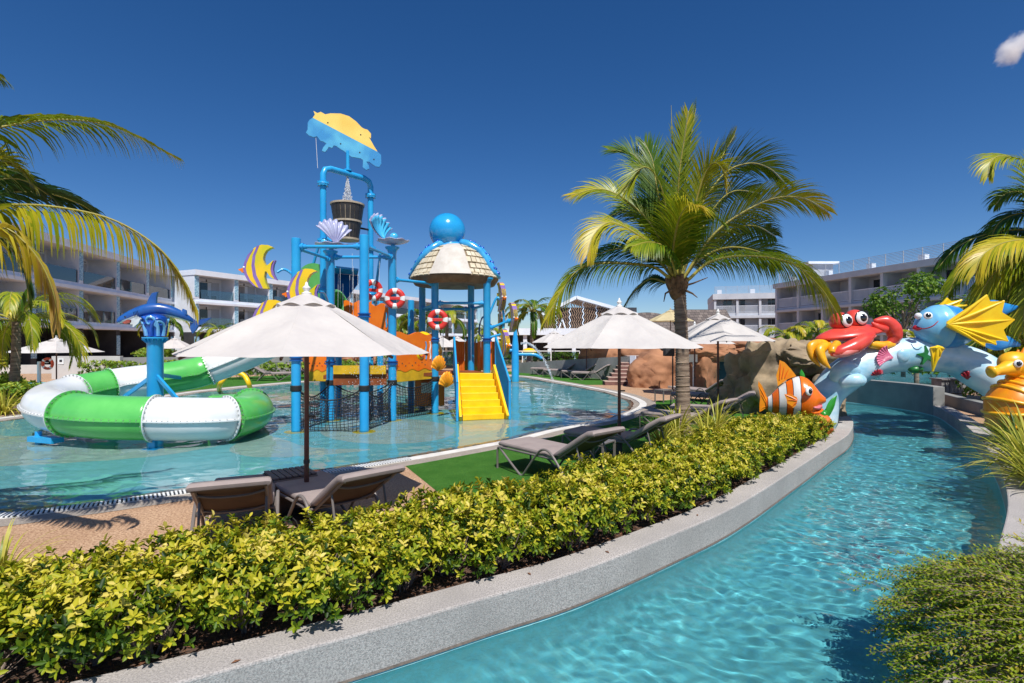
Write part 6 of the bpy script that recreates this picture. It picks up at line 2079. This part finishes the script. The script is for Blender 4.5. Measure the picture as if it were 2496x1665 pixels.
m = MB(); m.sphere(P(2203, 866, 11.95) - ao, (.16, .08, .16), 20, 12); m.build('round_boss', ARCH, arch, angle=0)

# ---- crab
CR = pm('crab_red', S(226, 82, 66), S(206, 62, 54), scale=2.5, rough=.3, coat=.10)
CRP = pm('crab_lip', S(236, 150, 140), S(222, 120, 112), scale=3, rough=.35)
CRY = pm('crab_leg', S(246, 186, 34), S(228, 150, 22), scale=4, rough=.35, coat=.2)
kc = P(2072, 835, 12.2)
crab = tag(empty('crab_figure', kc), 'red crab figure with big round eyes sitting on the left end of the arch', 'crab figure')
K = lambda x, y, dy=0.0: P(x, y, 12.2 + dy) - kc
tilt = Matrix.Rotation(math.radians(-8), 3, 'Y')
m = MB(); prof = []
n = 40
for j in range(13):
    v = j / 12; z = -.10 + .36 * v
    w_ = .66 * math.cos((v - .30) / .70 * 1.45) ** .8 if v >= .30 else .66 * (.40 + .60 * (v / .30))
    prof.append((max(w_, .02), z))
vs = []; fs = []
for (r, z) in prof:
    for k in range(n):
        t = 2 * PI * k / n
        ex = abs(math.cos(t)) ** 3 * .22
        vs.append(tilt @ Vector((math.cos(t) * r * (1.0 + ex), math.sin(t) * r * .62, z + ex * .15)) + K(2073, 821))
for i in range(len(prof) - 1):
    for k in range(n):
        k2 = (k + 1) % n; fs.append((i * n + k, i * n + k2, (i + 1) * n + k2, (i + 1) * n + k))
fs.append(tuple(range(n - 1, -1, -1))); fs.append(tuple((len(prof) - 1) * n + k for k in range(n)))
m.add(vs, fs); cbod = m.build('carapace', CR, crab, angle=0)
for (x, y, nx) in ((2049, 783, .25), (2086, 777, .15)):
    m = MB(); m.sphere(K(x - 3, y, .03), .215, 24, 16); m.sphere(K(x, y + 18, .05), .16, 16, 10); ey = m.build('eye_stalk', CR, crab, angle=0)
    nrm = Vector((nx, -1, .08)).normalized(); c = K(x, y, .03) + nrm * .155; a, b, d = frame(nrm); R = Matrix((a, b, d)).transposed()
    for (rr_, dp, mt, nm, off) in ((.168, .04, EYEBLACK, 'eye_rim', .01), (.158, .09, EYEWHITE, 'eye_white', .0), (.098, .05, EYEBLACK, 'pupil', .052), (.02, .02, EYEWHITE, 'glint', .10)):
        m = MB(); m.sphere(c + nrm * off + (a * .03 + b * .05 if nm == 'glint' else Vector()), (rr_, rr_, dp), 24, 12, R=R); m.build(nm, mt, ey)
def blade(pts, r, mat, name, parent, f, sx=1.0, n=18, dy=0):
    c = crom([f(*p) for p in pts], 6); rr_ = np.interp(np.linspace(0, 1, len(c)), np.linspace(0, 1, len(r)), r)
    m = MB(); m.tube(c, list(rr_), n, sx=sx); return m.build(name, mat, parent, angle=0)
blade([(2024, 862, -.5), (2045, 858, -.55), (2080, 845, -.55), (2110, 828, -.5), (2132, 814, -.45)], [.05, .13, .165, .14, .03], CR, 'front_claw', crab, K)
blade([(2030, 866, -.56), (2060, 860, -.62), (2090, 848, -.60), (2118, 828, -.52)], [.03, .09, .09, .02], CRP, 'claw_underside', crab, K)
blade([(2168, 838, -.1), (2180, 820, -.1), (2176, 800, -.1), (2158, 783, -.1), (2130, 781, -.1)], [.08, .155, .17, .14, .03], CR, 'raised_claw', crab, K)
blade([(2160, 802, -.15), (2147, 800, -.18), (2136, 794, -.18), (2125, 786, -.18)], [.08, .09, .07, .02], CR, 'raised_claw_thumb', crab, K)
blade([(2120, 838, -.1), (2150, 842, -.12), (2176, 838, -.1)], [.09, .10, .09], CRY, 'claw_arm', crab, K)
blade([(2040, 838, -.35), (2030, 850, -.5), (2028, 860, -.55)], [.09, .09, .07], CRY, 'claw_arm', crab, K)
for pts in ([(2020, 838, -.1), (1995, 838, -.2), (1978, 846, -.25), (1982, 870, -.3), (1999, 893, -.3)], [(2022, 842, -.2), (2008, 846, -.35), (1999, 856, -.42), (2008, 880, -.45), (2024, 898, -.45)], [(2025, 838, .2), (2002, 842, .3), (1990, 856, .3), (1996, 878, .3)]):
    blade(pts, [.08, .11, .12, .09, .02], CRY, 'leg', crab, K, sx=.8)
m = MB(); m.tube([K(2035, 846, -.38), K(2070, 848, -.42), K(2105, 838, -.40), K(2135, 818, -.3)], [.03, .05, .05, .02], 10); m.build('lip', CRP, crab)

# ---- blue fish
BF = pm('bluefish_blue', S(48, 146, 214), S(30, 122, 200), scale=1.8, rough=.28, coat=.10)
BFL = pm('bluefish_face', S(132, 196, 230), S(96, 178, 224), scale=2.0, rough=.28, coat=.10)
BFY = pm('bluefish_fin', S(250, 214, 36), S(244, 196, 18), scale=4, rough=.3, coat=.10)
fo = P(2300, 800, 12.0)
bfish = tag(empty('blue_fish_figure', fo), 'smiling blue fish figure with spiky yellow fins on top of the arch', 'fish figure')
Bq = lambda x, y, dy=0.0: P(x, y, 12.0 + dy) - fo
sec = [(2232, 801, 6, .03), (2237, 799, 17, .14), (2246, 797, 32, .26), (2258, 796, 43, .36), (2275, 796, 52, .44), (2297, 796, 55, .48), (2320, 797, 52, .46), (2342, 799, 42, .38), (2365, 800, 28, .26), (2390, 799, 14, .12), (2405, 798, 7, .05)]
xs2 = np.array([s[0] for s in sec]); X = np.linspace(2232, 2405, 60); secs = []; mis = []
for x in X:
    g2 = lambda k: float(np.interp(x, xs2, [s[k] for s in sec]))
    secs.append((Bq(x, g2(1)), Vector((0, g2(3), 0)), Vector((0, 0, g2(2) * 12 / 1300))))
m = MB(); m.loft(secs, n=36, mis=[1 if X[i] < 2288 else 0 for i in range(59)]); bb = m.build('body', [BF, BFL], bfish, angle=0)
eye(bb, Bq(2262, 769, -.33), Vector((-.45, -1, .25)), .085); m = MB(); m.sphere(Bq(2238, 770, -.05), .075); m.build('far_eye', EYEWHITE, bb)
blade([(2229, 797, -.06), (2237, 801, -.14), (2246, 800, -.22)], [.05, .05, .02], DRED, 'lips', bb, Bq)
blade([(2244, 801, -.25), (2258, 800, -.37), (2274, 794, -.45), (2287, 782, -.47)], [.012, .012, .012, .008], DRED, 'smile_line', bb, Bq, n=8)
blade([(2380, 796, 0), (2398, 772, 0), (2420, 756, 0), (2452, 752, 0), (2486, 747, 0)], [.12, .27, .25, .13, .01], BF, 'tail_lobe', bb, Bq, sx=.45)
blade([(2378, 800, 0), (2404, 815, 0), (2430, 832, 0), (2458, 834, 0), (2487, 841, 0)], [.12, .26, .21, .13, .03], BF, 'tail_lobe', bb, Bq, sx=.45)
def wing(hx, hy, tips, dy, name, th=.05, tiltd=.25, back_=.88):
    hinge = Bq(hx, hy, dy)
    pts = [hinge]; outl_ = [(0, 0)]
    k = 12 / 1300
    L = [((x - hx) * k, (hy - y) * k) for x, y in tips]
    poly = [(0, .06 if L[0][1] > 0 else .02)]
    for i, t_ in enumerate(L):
        poly.append(t_)
        if i < len(L) - 1:
            a, b = L[i], L[i + 1]; poly.append(((a[0] + b[0]) / 2 * back_, (a[1] + b[1]) / 2 * back_))
    poly.append((0, -.06))
    ux = Vector((1, -tiltd, 0)).normalized()
    m = MB(); m.prism(poly, hinge, ux, (0, -.1, 1), th); w_ = m.build(name, BFY, bb, bevel=.018)
    nrm = ux.cross(Vector((0, -.1, 1))).normalized()
    if nrm.y > 0: nrm = -nrm
    for (u_, v_) in L:
        q = hinge + ux * u_ + Vector((0, -.1, 1)) * v_
        mm = MB(); mm.tube([hinge + nrm * .02, hinge.lerp(q, .5) + nrm * .045, q], [.04, .035, .022], 8); mm.build('fin_spine', BFY, w_)
wing(2308, 790, [(2382, 724), (2416, 738), (2438, 781), (2430, 829), (2408, 837), (2386, 841)], -.50, 'side_fin')
wing(2315, 790, [(2370, 730), (2400, 745), (2420, 785)], .48, 'far_side_fin', tiltd=-.3)
wing(2285, 752, [(2304, 727), (2334, 732), (2345, 745)], 0, 'dorsal_fin', back_=.8)
wing(2284, 845, [(2300, 850), (2292, 868), (2278, 902), (2268, 848)], -.45, 'belly_fin', tiltd=0, back_=.9)

# ---- seahorse
SHO = pm('seahorse_orange', S(238, 156, 26), S(222, 118, 16), scale=2.2, rough=.35, coat=.10)
SHY = pm('seahorse_yellow', S(248, 190, 32), S(238, 164, 24), scale=3, rough=.35, coat=.10)
ho = P(2490, 1040, 10.0); ho.z = 0
shs = tag(empty('seahorse_figure', ho), 'orange seahorse figure standing at the right edge before the arch', 'seahorse figure')
Hq = lambda x, y, dy=0.0: P(x, y, 10.0 + dy) - ho
c = crom([Hq(2500, 880), Hq(2508, 915), Hq(2492, 950), Hq(2472, 985), Hq(2474, 1022), Hq(2500, 1055), Hq(2535, 1070)], 8); nn2 = len(c)
base_r = np.interp(np.linspace(0, 1, nn2), [0, .17, .33, .5, .67, .83, 1], [.24, .22, .34, .44, .42, .28, .14])
m = MB(); m.tube(c, list(base_r), 26); m.build('body', SHO, shs, angle=0)
for i in range(12, nn2 - 6, 4):
    d = (c[min(nn2 - 1, i + 1)] - c[i - 1]).normalized(); a, b, d = frame(d); ps = []
    for k in range(25):
        t = 2 * PI * k / 24; ps.append(c[i] + a * math.cos(t) * (base_r[i] + .005) + b * math.sin(t) * (base_r[i] + .005))
    m = MB(); m.tube(ps, .035, 8, cap=False); m.build('body_ridge', SHY, shs, angle=0)
m = MB(); m.sphere(Hq(2476, 888), (.31, .22, .24), 24, 16, R=Matrix.Rotation(.25, 3, 'Y')); hdm = m.build('head', SHY, shs, angle=0)
blade([(2465, 893, -.05), (2445, 900, -.1), (2428, 904, -.12), (2416, 906, -.13), (2411, 907, -.13)], [.17, .105, .085, .115, .06], SHY, 'snout', shs, Hq)
eye(hdm, Hq(2482, 886, -.22), Vector((-.25, -1, .05)), .075)
for k in range(5):
    blade([(2478 + 14 * k, 868 - 4 * k, 0), (2482 + 15 * k, 852 - 5 * k, 0)], [.05, .015], SHO, 'crest_spike', shs, Hq, n=8)
m = MB(); m.sphere(Hq(2424, 985, .3), (.14, .2, .22)); m.build('wave_foot', ARCH, shs)
# ------------------------------------------------------------------ hotels and far things
def glassmat(name, tint, gl=.12):
    m, t, out = newmat(name)
    tr = N(t, 'ShaderNodeBsdfTransparent'); tr.inputs[0].default_value = tint
    g_ = N(t, 'ShaderNodeBsdfGlossy', Roughness=.03)
    fz = N(t, 'ShaderNodeFresnel', IOR=1.5)
    ad = N(t, 'ShaderNodeMath', operation='ADD'); ad.inputs[1].default_value = gl; t.links.new(fz.outputs[0], ad.inputs[0])
    mx = N(t, 'ShaderNodeMixShader'); t.links.new(ad.outputs[0], mx.inputs[0]); t.links.new(tr.outputs[0], mx.inputs[1]); t.links.new(g_.outputs[0], mx.inputs[2])
    t.links.new(mx.outputs[0], out.inputs[0]); return m
GLASS = glassmat('balcony_glass', (.62, .74, .78, 1))
PANEB = pm('pale_blue_panel', S(176, 214, 226), S(110, 160, 190), scale=7, rough=.5, lo=.45, hi=.55)
CURT = pm('curtain', S(170, 168, 166), S(140, 140, 140), scale=3, rough=.9, stretch=(6, 6, .2))
CHAIRB = pm('balcony_fabric', S(70, 92, 130), S(56, 76, 112), rough=.8)
def lbox(c, s, mat, name, par, proto={}, bevel=0):
    m = MB(); m.box((0, 0, 0), s); o = m.build(name, mat, par, smooth=False, loc=c); return o
def inst(o, c, par):
    q = o.copy(); COL.objects.link(q); q.parent = par; q.location = c; return q
def hotel(label, org, dr, nb, bay, name='hotel', wall=WHITEWALL, lev=(3.1, 6.4, 9.75), slab=.62, pd=2.3, depth=12, style=0, ground=True, parapet=False, group=None, endwalls=True):
    root = tag(empty(name, org, math.atan2(dr[1], dr[0])), label, 'hotel building', group)
    L = nb * bay
    tops = [0.0] + [z + slab for z in lev]
    for i, z in enumerate(lev):
        ov = .25 if i == len(lev) - 1 else .0
        lbox((L / 2, (depth - .15) / 2 - ov, z + slab / 2), (L + .5 + ov, depth + ov, slab), wall, 'floor_slab' if i < len(lev) - 1 else 'roof_slab', root)
        if i < len(lev) - 1:
            lbox((L / 2, -.22, z + slab * .25 - .0), (L + .3, .3, slab * .45), wall, 'ledge', root)
    cache = {}
    def rep(key, c, s, mat, nm, par):
        if key in cache: return inst(cache[key], c, par)
        o = lbox(c, s, mat, nm, par); cache[key] = o; return o
    for i in range(len(lev)):
        z0 = tops[i]; z1 = lev[i]; h = z1 - z0
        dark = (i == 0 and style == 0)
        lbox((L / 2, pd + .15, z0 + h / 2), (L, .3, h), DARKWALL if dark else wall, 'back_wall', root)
        for k in range(nb):
            x0 = k * bay
            if style == 0:
                dw = bay * .46; dx = x0 + bay * .36
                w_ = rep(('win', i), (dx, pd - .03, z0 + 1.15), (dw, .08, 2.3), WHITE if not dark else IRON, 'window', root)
                for s_ in (-1, 1):
                    rep(('pane', i, k % 2), (s_ * dw * .245, -.05, .0), (dw * .44, .03, 2.12), DARKGLASS if (k + i + (s_ > 0)) % 3 else CURT, 'pane', w_)
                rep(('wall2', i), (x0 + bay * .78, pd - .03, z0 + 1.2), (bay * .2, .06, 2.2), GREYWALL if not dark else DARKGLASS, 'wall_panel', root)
                if i > 0:
                    ch_ = rep(('chair', i), (x0 + bay * .35, 1.0, z0 + .25), (.55, .6, .45), CHAIRB, 'balcony_chair', root); rep(('chairb', i), (0, .28, .4), (.55, .08, .6), CHAIRB, 'chair_back', ch_)
                    rep(('table', i), (x0 + bay * .55, .9, z0 + .3), (.4, .4, .5), IRON, 'balcony_table', root)
                    rep(('glass', i), (x0 + bay / 2 + .2, .02, z0 + .55), (bay - .8, .03, 1.1), GLASS, 'glass_balustrade', root)
                    f_ = rep(('fan', i), (x0 + bay * .4, pd * .5, z1 - .38), (.1, .1, .3), IRON, 'ceiling_fan', root)
                    rep(('fanb', i), (0, 0, -.15), (1.3, .12, .03), IRON, 'fan_blade', f_)
            else:
                rep(('door', i, k % 2), (x0 + bay * (.3 if k % 2 else .7), pd - .02, z0 + 1.1), (bay * .22, .06, 2.2), DARKGLASS, 'door', root)
                if k % 3 != 1: rep(('door2', i), (x0 + bay * .5, pd - .02, z0 + 1.15), (bay * .14, .06, 2.1), DARKGLASS, 'door', root)
                if i > 0 or not ground:
                    if ('rail', i) in cache: inst(cache[('rail', i)], (x0, 0, z0), root)
                    else:
                        m = MB(); m.box((bay / 2, .02, 1.12), (bay - .3, .07, .06)); m.box((bay / 2, .02, .1), (bay - .3, .05, .05))
                        nbar = int(bay / .16)
                        for q in range(nbar): m.box((.2 + (bay - .4) * (q + .5) / nbar, .02, .6), (.05, .04, 1.0))
                        o = m.build('railing', WHITEWALL, root, smooth=False, loc=(x0, 0, z0)); o['kind'] = 'stuff'; cache[('rail', i)] = o
    for k in range(nb + 1):
        x = k * bay
        if style == 0:
            for i in range(len(lev)):
                z0, z1 = tops[i], lev[i]
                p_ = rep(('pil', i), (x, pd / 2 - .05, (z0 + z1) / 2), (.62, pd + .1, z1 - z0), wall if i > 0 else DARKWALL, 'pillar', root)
                rep(('strip', i), (.0, -pd / 2 - .07, .1), (.5 if i else .6, .04, (z1 - z0) * (.9 if i else .6)), PANEB, 'patterned_panel', p_)
        else:
            rep(('pil',), (x, .0, lev[-1] / 2), (.35, .5, lev[-1]), wall, 'pillar', root)
            for i in range(len(lev)):
                rep(('fin', i), (x, pd / 2 + .2, (tops[i] + lev[i]) / 2), (.18, pd - .2, lev[i] - tops[i]), wall, 'partition', root)
    if endwalls:
        for x in (-.15, L + .15):
            lbox((x, depth / 2 + .2, lev[-1] / 2), (.3, depth - .8, lev[-1]), wall, 'end_wall', root)
    if parapet:
        zt_ = lev[-1] + slab
        m = MB()
        for r_ in range(9): m.box((L / 2, .15, zt_ + .12 + r_ * .14), (L, .04, .035))
        o = m.build('roof_railing', GREYWALL, root, smooth=False); o['kind'] = 'stuff'
        for k in range(nb * 2 + 1): rep(('rp',), (k * bay / 2, .2, zt_ + .65), (.05, .05, 1.3), GREYWALL, 'railing_post', root)
        for k in range(0, nb * 2, 3): rep(('ac',), (k * bay / 2 + .8, 1.6, zt_ + .45), (.7, .5, .75), WHITEWALL, 'roof_unit', root)
    return root
# left hotel, middle hotel, right hotel
d = Vector((-.186, .982, 0)); st = Vector((-37.2, 45.9, 0)) - d * 5.9 * 3
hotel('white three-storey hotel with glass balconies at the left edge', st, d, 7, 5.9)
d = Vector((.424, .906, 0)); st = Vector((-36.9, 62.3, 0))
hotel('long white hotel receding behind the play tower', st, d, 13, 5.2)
d = Vector((.175, -.985, 0)); st = Vector((36.2, 57, 0)) - d * 3.9 * 3
hotel('grey hotel with railed galleries at the right', st, d, 9, 3.95, wall=GREYWALL, lev=(2.6, 5.7, 8.8), slab=.6, style=1, parapet=True, pd=2.0)
d = Vector((.96, -.28, 0)); st = Vector((33.5, 88, 0))
hotel('farther grey hotel wing with three open balconies behind the palm', st, d, 4, 3.4, wall=GREYWALL, lev=(2.6, 5.8, 8.9), slab=.9, style=1, parapet=True, pd=1.8)
# stair tower roof slab
t_ = tag(empty('roof_hut', (36.6, 64, 9.3)), 'small white flat-roofed hut on top of the right hotel', 'roof hut')
lbox((0, 0, .9), (2.4, 2.4, 1.8), GREYWALL, 'wall', t_); lbox((-.1, 0, 1.95), (3.6, 3.2, .28), WHITEWALL, 'roof_slab', t_)

# lobby hall with slatted gable
hall = tag(empty('slatted_hall', (3, 60, 0)), 'hall with a white gable roof and brown slatted screen beyond the pool', 'hall')
WOOD = pm('louvre_wood', S(150, 122, 98), S(118, 92, 74), scale=3, rough=.7)
def roofz(x): return 6.95 - abs(x - 4.2) * (.28 if x > 4.2 else .50)
for k in range(44):
    x = .5 + k * .25
    z1 = roofz(x) - .25
    m = MB(); n = 9; h_ = z1 - 3.4
    for q in range(n):
        za, zb = 3.4 + h_ * q / n, 3.4 + h_ * (q + 1) / n; dx = .09 * (1 if q % 2 else -1)
        m.beam((x + dx, 0, za), (x - dx, 0, zb), .10, .06, up=Vector((0, 1, 0)))
    m.build('louvre', WOOD if k % 6 else WHITEWALL, hall, smooth=False)
lbox((5.8, 1.2, 4.6), (11.0, .1, 2.6), DARKWALL, 'screen_wall', hall)
m = MB()
for (xa, xb) in ((0.0, 4.2), (4.2, 11.6)):
    m.beam((xa, 3, roofz(xa)), (xb, 3, roofz(xb)), 7.0, .34, up=Vector((0, 0, 1)))
m.build('gable_roof', WHITEWALL, hall, smooth=False)
lbox((2.0, -1.5, 3.05), (14, 4, .7), WHITEWALL, 'canopy', hall)
lbox((2.0, .8, 1.3), (14, .2, 2.8), DARKWALL, 'back_wall', hall)
for k in range(6): lbox((-4.2 + k * 2.6, -3.0, 1.3), (.4, .4, 2.8), WHITEWALL, 'column', hall)
m = MB(); m.beam((2.15, -1.6, 3.4), (2.5, -1.6, 4.5), .12, .12); m.beam((2.85, -1.6, 3.4), (2.5, -1.6, 4.5), .12, .12); m.build('roof_strut', WHITEWALL, hall, smooth=False)
# shingled roof
m_, t2, out2 = newmat('shingles')
tc = N(t2, 'ShaderNodeTexCoord'); mp = N(t2, 'ShaderNodeMapping'); mp.inputs['Scale'].default_value = (1, 1, 1); t2.links.new(tc.outputs['Object'], mp.inputs[0])
br = N(t2, 'ShaderNodeTexBrick'); br.inputs['Scale'].default_value = 1.0; br.inputs['Brick Width'].default_value = .45; br.inputs['Row Height'].default_value = .28; br.inputs['Mortar Size'].default_value = .02
br.inputs['Color1'].default_value = S(128, 116, 108); br.inputs['Color2'].default_value = S(92, 82, 78); br.inputs['Mortar'].default_value = S(52, 48, 46)
sx_ = N(t2, 'ShaderNodeSeparateXYZ'); cx_ = N(t2, 'ShaderNodeCombineXYZ'); t2.links.new(mp.outputs[0], sx_.inputs[0]); t2.links.new(sx_.outputs[0], cx_.inputs[0]); t2.links.new(sx_.outputs[2], cx_.inputs[1]); t2.links.new(cx_.outputs[0], br.inputs['Vector'])
b_ = N(t2, 'ShaderNodeBsdfPrincipled', Roughness=.9); t2.links.new(br.outputs[0], b_.inputs['Base Color']); t2.links.new(b_.outputs[0], out2.inputs[0]); SHING = m_
pav = tag(empty('shingled_pavilion', (12.2, 54, 0)), 'pavilion with a low grey shingle roof behind the parasols and palm', 'pavilion')
for (x0, x1, zt2, zb) in ((-.6, 4.4, 5.05, 3.0), (4.3, 10.2, 5.35, 3.0)):
    m = MB(); n = 14; vs = []; fs = []
    for i in range(n + 1):
        u = i / n; x = x0 + (x1 - x0) * u; zz = zt2 - (.45 * (2 * u - 1) ** 2 if x0 < 0 else 0)
        vs += [(x, -1.2, zb), (x, 1.8, zz), (x, 4.6, zb)]
    for i in range(n):
        q = i * 3; fs += [(q, q + 3, q + 4, q + 1), (q + 1, q + 4, q + 5, q + 2)]
    m.add(vs, fs); m.build('shingle_roof', SHING, pav, smooth=False)
lbox((4.8, 1.5, 1.5), (10.4, 4.5, 3.0), WHITEWALL, 'wall', pav)

# walls, planters and fittings at the left
def wallbox(c, s, rz, mat, label, name='garden_wall'):
    m = MB(); m.box((0, 0, s[2] / 2), s); o = m.build(name, mat, smooth=False, loc=c, bevel=.01); o.rotation_euler = (0, 0, rz)
    return tag(o, label, 'wall', kind='thing')
LWALL = pm('pale_wall', S(206, 202, 196), S(190, 187, 182), scale=1, rough=.85)
lw = wallbox((-22.6, 28.4, 0), (3.5, .25, 1.22), .05, LWALL, 'pale wall with a small notice beyond the slide')
wallbox((-17.2, 31.2, 0), (9.2, .25, 1.12), .45, CONC_D, 'darker grey wall running behind the shark column')
wallbox((-30.5, 33.0, 0), (12, .25, .55), .2, LWALL, 'low pale pool wall at the left edge')
wallbox((-18.6, 13.2, 0), (.25, 14, .35), .02, LWALL, 'low wall around the left lagoon pool')
wallbox((-8.0, 41.0, 0), (14, .25, .8), .18, CONC_D, 'low grey wall behind the play tower planting')
m = MB(); m.box((-23.85, 28.2, .95), (.30, .02, .3)); nt_ = tag(m.build('wall_notice', WHITE, smooth=False), 'small white notice on the pale wall left of the life buoy', 'notice', kind='thing')
m = MB(); m.box((-23.85, 28.185, .98), (.14, .01, .12)); m.build('pictogram', IRON, nt_, smooth=False)
lb = tag(empty('life_buoy_stand', (-20.9, 24.0, 0)), 'orange life buoy hanging on a white post beyond the slide', 'life buoy')
OBU = pm('buoy_orange', S(232, 92, 50), S(212, 74, 40), rough=.5)
for nm, (x, z) in (('post', (-.38, .6)),):
    m = MB(); m.cyl((x, 0, 0), (x, 0, 1.1), .07, n=12); m.build(nm, WHITE, lb)
m = MB(); n1 = 32
ps = [Vector((math.cos(2 * PI * k / n1) * .22, 0, 1.0 + math.sin(2 * PI * k / n1) * .22)) for k in range(n1 + 1)]
m.tube(ps, .06, 10, cap=False); rg_ = m.build('buoy_ring', OBU, lb)
m = MB(); m.cyl((-.38, 0, 1.05), (0, .05, 1.05), .02); m.build('hook', WHITE, lb)
for k in range(4):
    a = PI / 4 + k * PI / 2; q = Vector((math.cos(a) * .22, 0, 1.0 + math.sin(a) * .22)); t0 = Vector((-math.sin(a), 0, math.cos(a)))
    m = MB(); m.cyl(q - t0 * .035, q + t0 * .035, .064, n=12); m.build('buoy_band', WHITE, rg_)
# blue spray post right of the stairs
sp0 = G(1256, 938, -.2)
sprp = tag(empty('spray_post', sp0), 'pale blue spray post with side jets standing in the pool right of the stairs', 'spray post')
m = MB(); m.lathe([(.19, 0), (.185, 1.2), (.17, 2.0), (.06, 2.9), (0, 2.95)], n=18); m.build('post', BLUE, sprp)
m = MB(); m.lathe([(.5, 0), (.5, .1), (.22, .14)], n=20); m.build('base_ring', YELLOW, sprp)
for s_, z in ((-1, 1.75), (1, 1.55)):
    m = MB(); m.tube(crom([Vector((0, 0, z)), Vector((s_ * .5, 0, z)), Vector((s_ * 1.0, 0, z - .02)), Vector((s_ * 1.35, 0, z - .2))], 4), .08, 10); m.build('spray_arm', BLUE, sprp)
jp = sp0 + Vector((.3, 0, 2.1))
def arcj(rg):
    u = rg.random(); return jp + Vector((1.6 * u, rg.gauss(0, .03 + .05 * u), .55 * u - 2.4 * u * u)) + Vector((rg.gauss(0, .03), 0, rg.gauss(0, .03)))
tag(drops('water_jet', arcj, 700, seed=8, rmin=.008, rmax=.02), 'arc of water squirting from the blue spray post', 'water')
mu = tag(empty('mushroom_fountain', (1.3, 41, 0)), 'small mushroom fountain with a yellow cap in the far pool', 'fountain')
m = MB(); m.lathe([(.35, 0), (.2, .5), (.14, 1.1)], n=14); m.build('stem', pm('mushroom_stem', S(206, 178, 170), S(190, 150, 146)), mu); m = MB(); m.lathe([(.0, 1.5), (.35, 1.45), (.62, 1.2), (.6, 1.1), (.1, 1.1)], n=18); m.build('cap', YELLOW, mu)
# grey slatted planter box by the lagoon
pbx = tag(empty('slatted_box', (17.1, 20.6, 0)), 'weathered grey slatted wooden box beside the lagoon under the arch', 'box')
GW = pm('grey_wood', S(150, 146, 142), S(112, 110, 110), scale=4, rough=.9, stretch=(6, 1, 1))
for k in range(9): lbox((-.64 + k * .16, 0, .28), (.135, .5, .5), GW, 'slat', pbx)
lbox((0, 0, .555), (1.5, .62, .05), GW, 'lid', pbx)
# glass fence far behind
for k in range(6):
    f_ = tag(empty('glass_fence', (-4.5 + k * 2.1, 39.2, .0)), ORD[k + 1] + ' glass fence panel from the left behind the play tower', 'fence', 'glass fence panels')
    lbox((0, 0, .75), (2.0, .03, 1.0), GLASS, 'glass_panel', f_); lbox((0, 0, 1.3), (2.08, .06, .06), WHITE, 'top_rail', f_); lbox((-1.03, 0, .65), (.06, .06, 1.3), WHITE, 'post', f_)
# small cloud
m_, t3, out3 = newmat('cloud_vapour')
pv = N(t3, 'ShaderNodeVolumePrincipled'); pv.inputs['Color'].default_value = (1, 1, 1, 1); pv.inputs['Anisotropy'].default_value = .2
tc = N(t3, 'ShaderNodeTexCoord'); nz = N(t3, 'ShaderNodeTexNoise', Scale=1.7, Detail=6, Roughness=.62); t3.links.new(tc.outputs['Object'], nz.inputs['Vector'])
ln = N(t3, 'ShaderNodeVectorMath', operation='LENGTH'); t3.links.new(tc.outputs['Object'], ln.inputs[0])
ma = N(t3, 'ShaderNodeMath', operation='MULTIPLY_ADD'); t3.links.new(ln.outputs['Value'], ma.inputs[0]); ma.inputs[1].default_value = -.62; t3.links.new(nz.outputs[0], ma.inputs[2])
mb_ = N(t3, 'ShaderNodeMath', operation='SUBTRACT'); t3.links.new(ma.outputs[0], mb_.inputs[0]); mb_.inputs[1].default_value = .08; mb_.use_clamp = True
mc_ = N(t3, 'ShaderNodeMath', operation='MULTIPLY'); t3.links.new(mb_.outputs[0], mc_.inputs[0]); mc_.inputs[1].default_value = .30
t3.links.new(mc_.outputs[0], pv.inputs['Density']); t3.links.new(pv.outputs[0], out3.inputs['Volume'])
m = MB(); m.sphere((0, 0, 0), 1.0, 24, 16); cl = m.build('cloud', m_, loc=P(2470, 118, 900)); cl.scale = (44, 30, 30)
cl.rotation_euler = (0, -.7, 0)
tag(cl, kind='structure')

# things that stand in the pool catch the light that the ripples focus
for o in bpy.data.objects:
    if o.type == 'MESH' and o.name.split('.')[0] in ('post', 'foot_plate', 'support_leg', 'column_shaft', 'step', 'stringer', 'tube_segment', 'base_ring', 'spray_arch', 'floor_spray_pipe', 'bucket_frame', 'stair_railing'):
        o.cycles.is_caustics_receiver = True
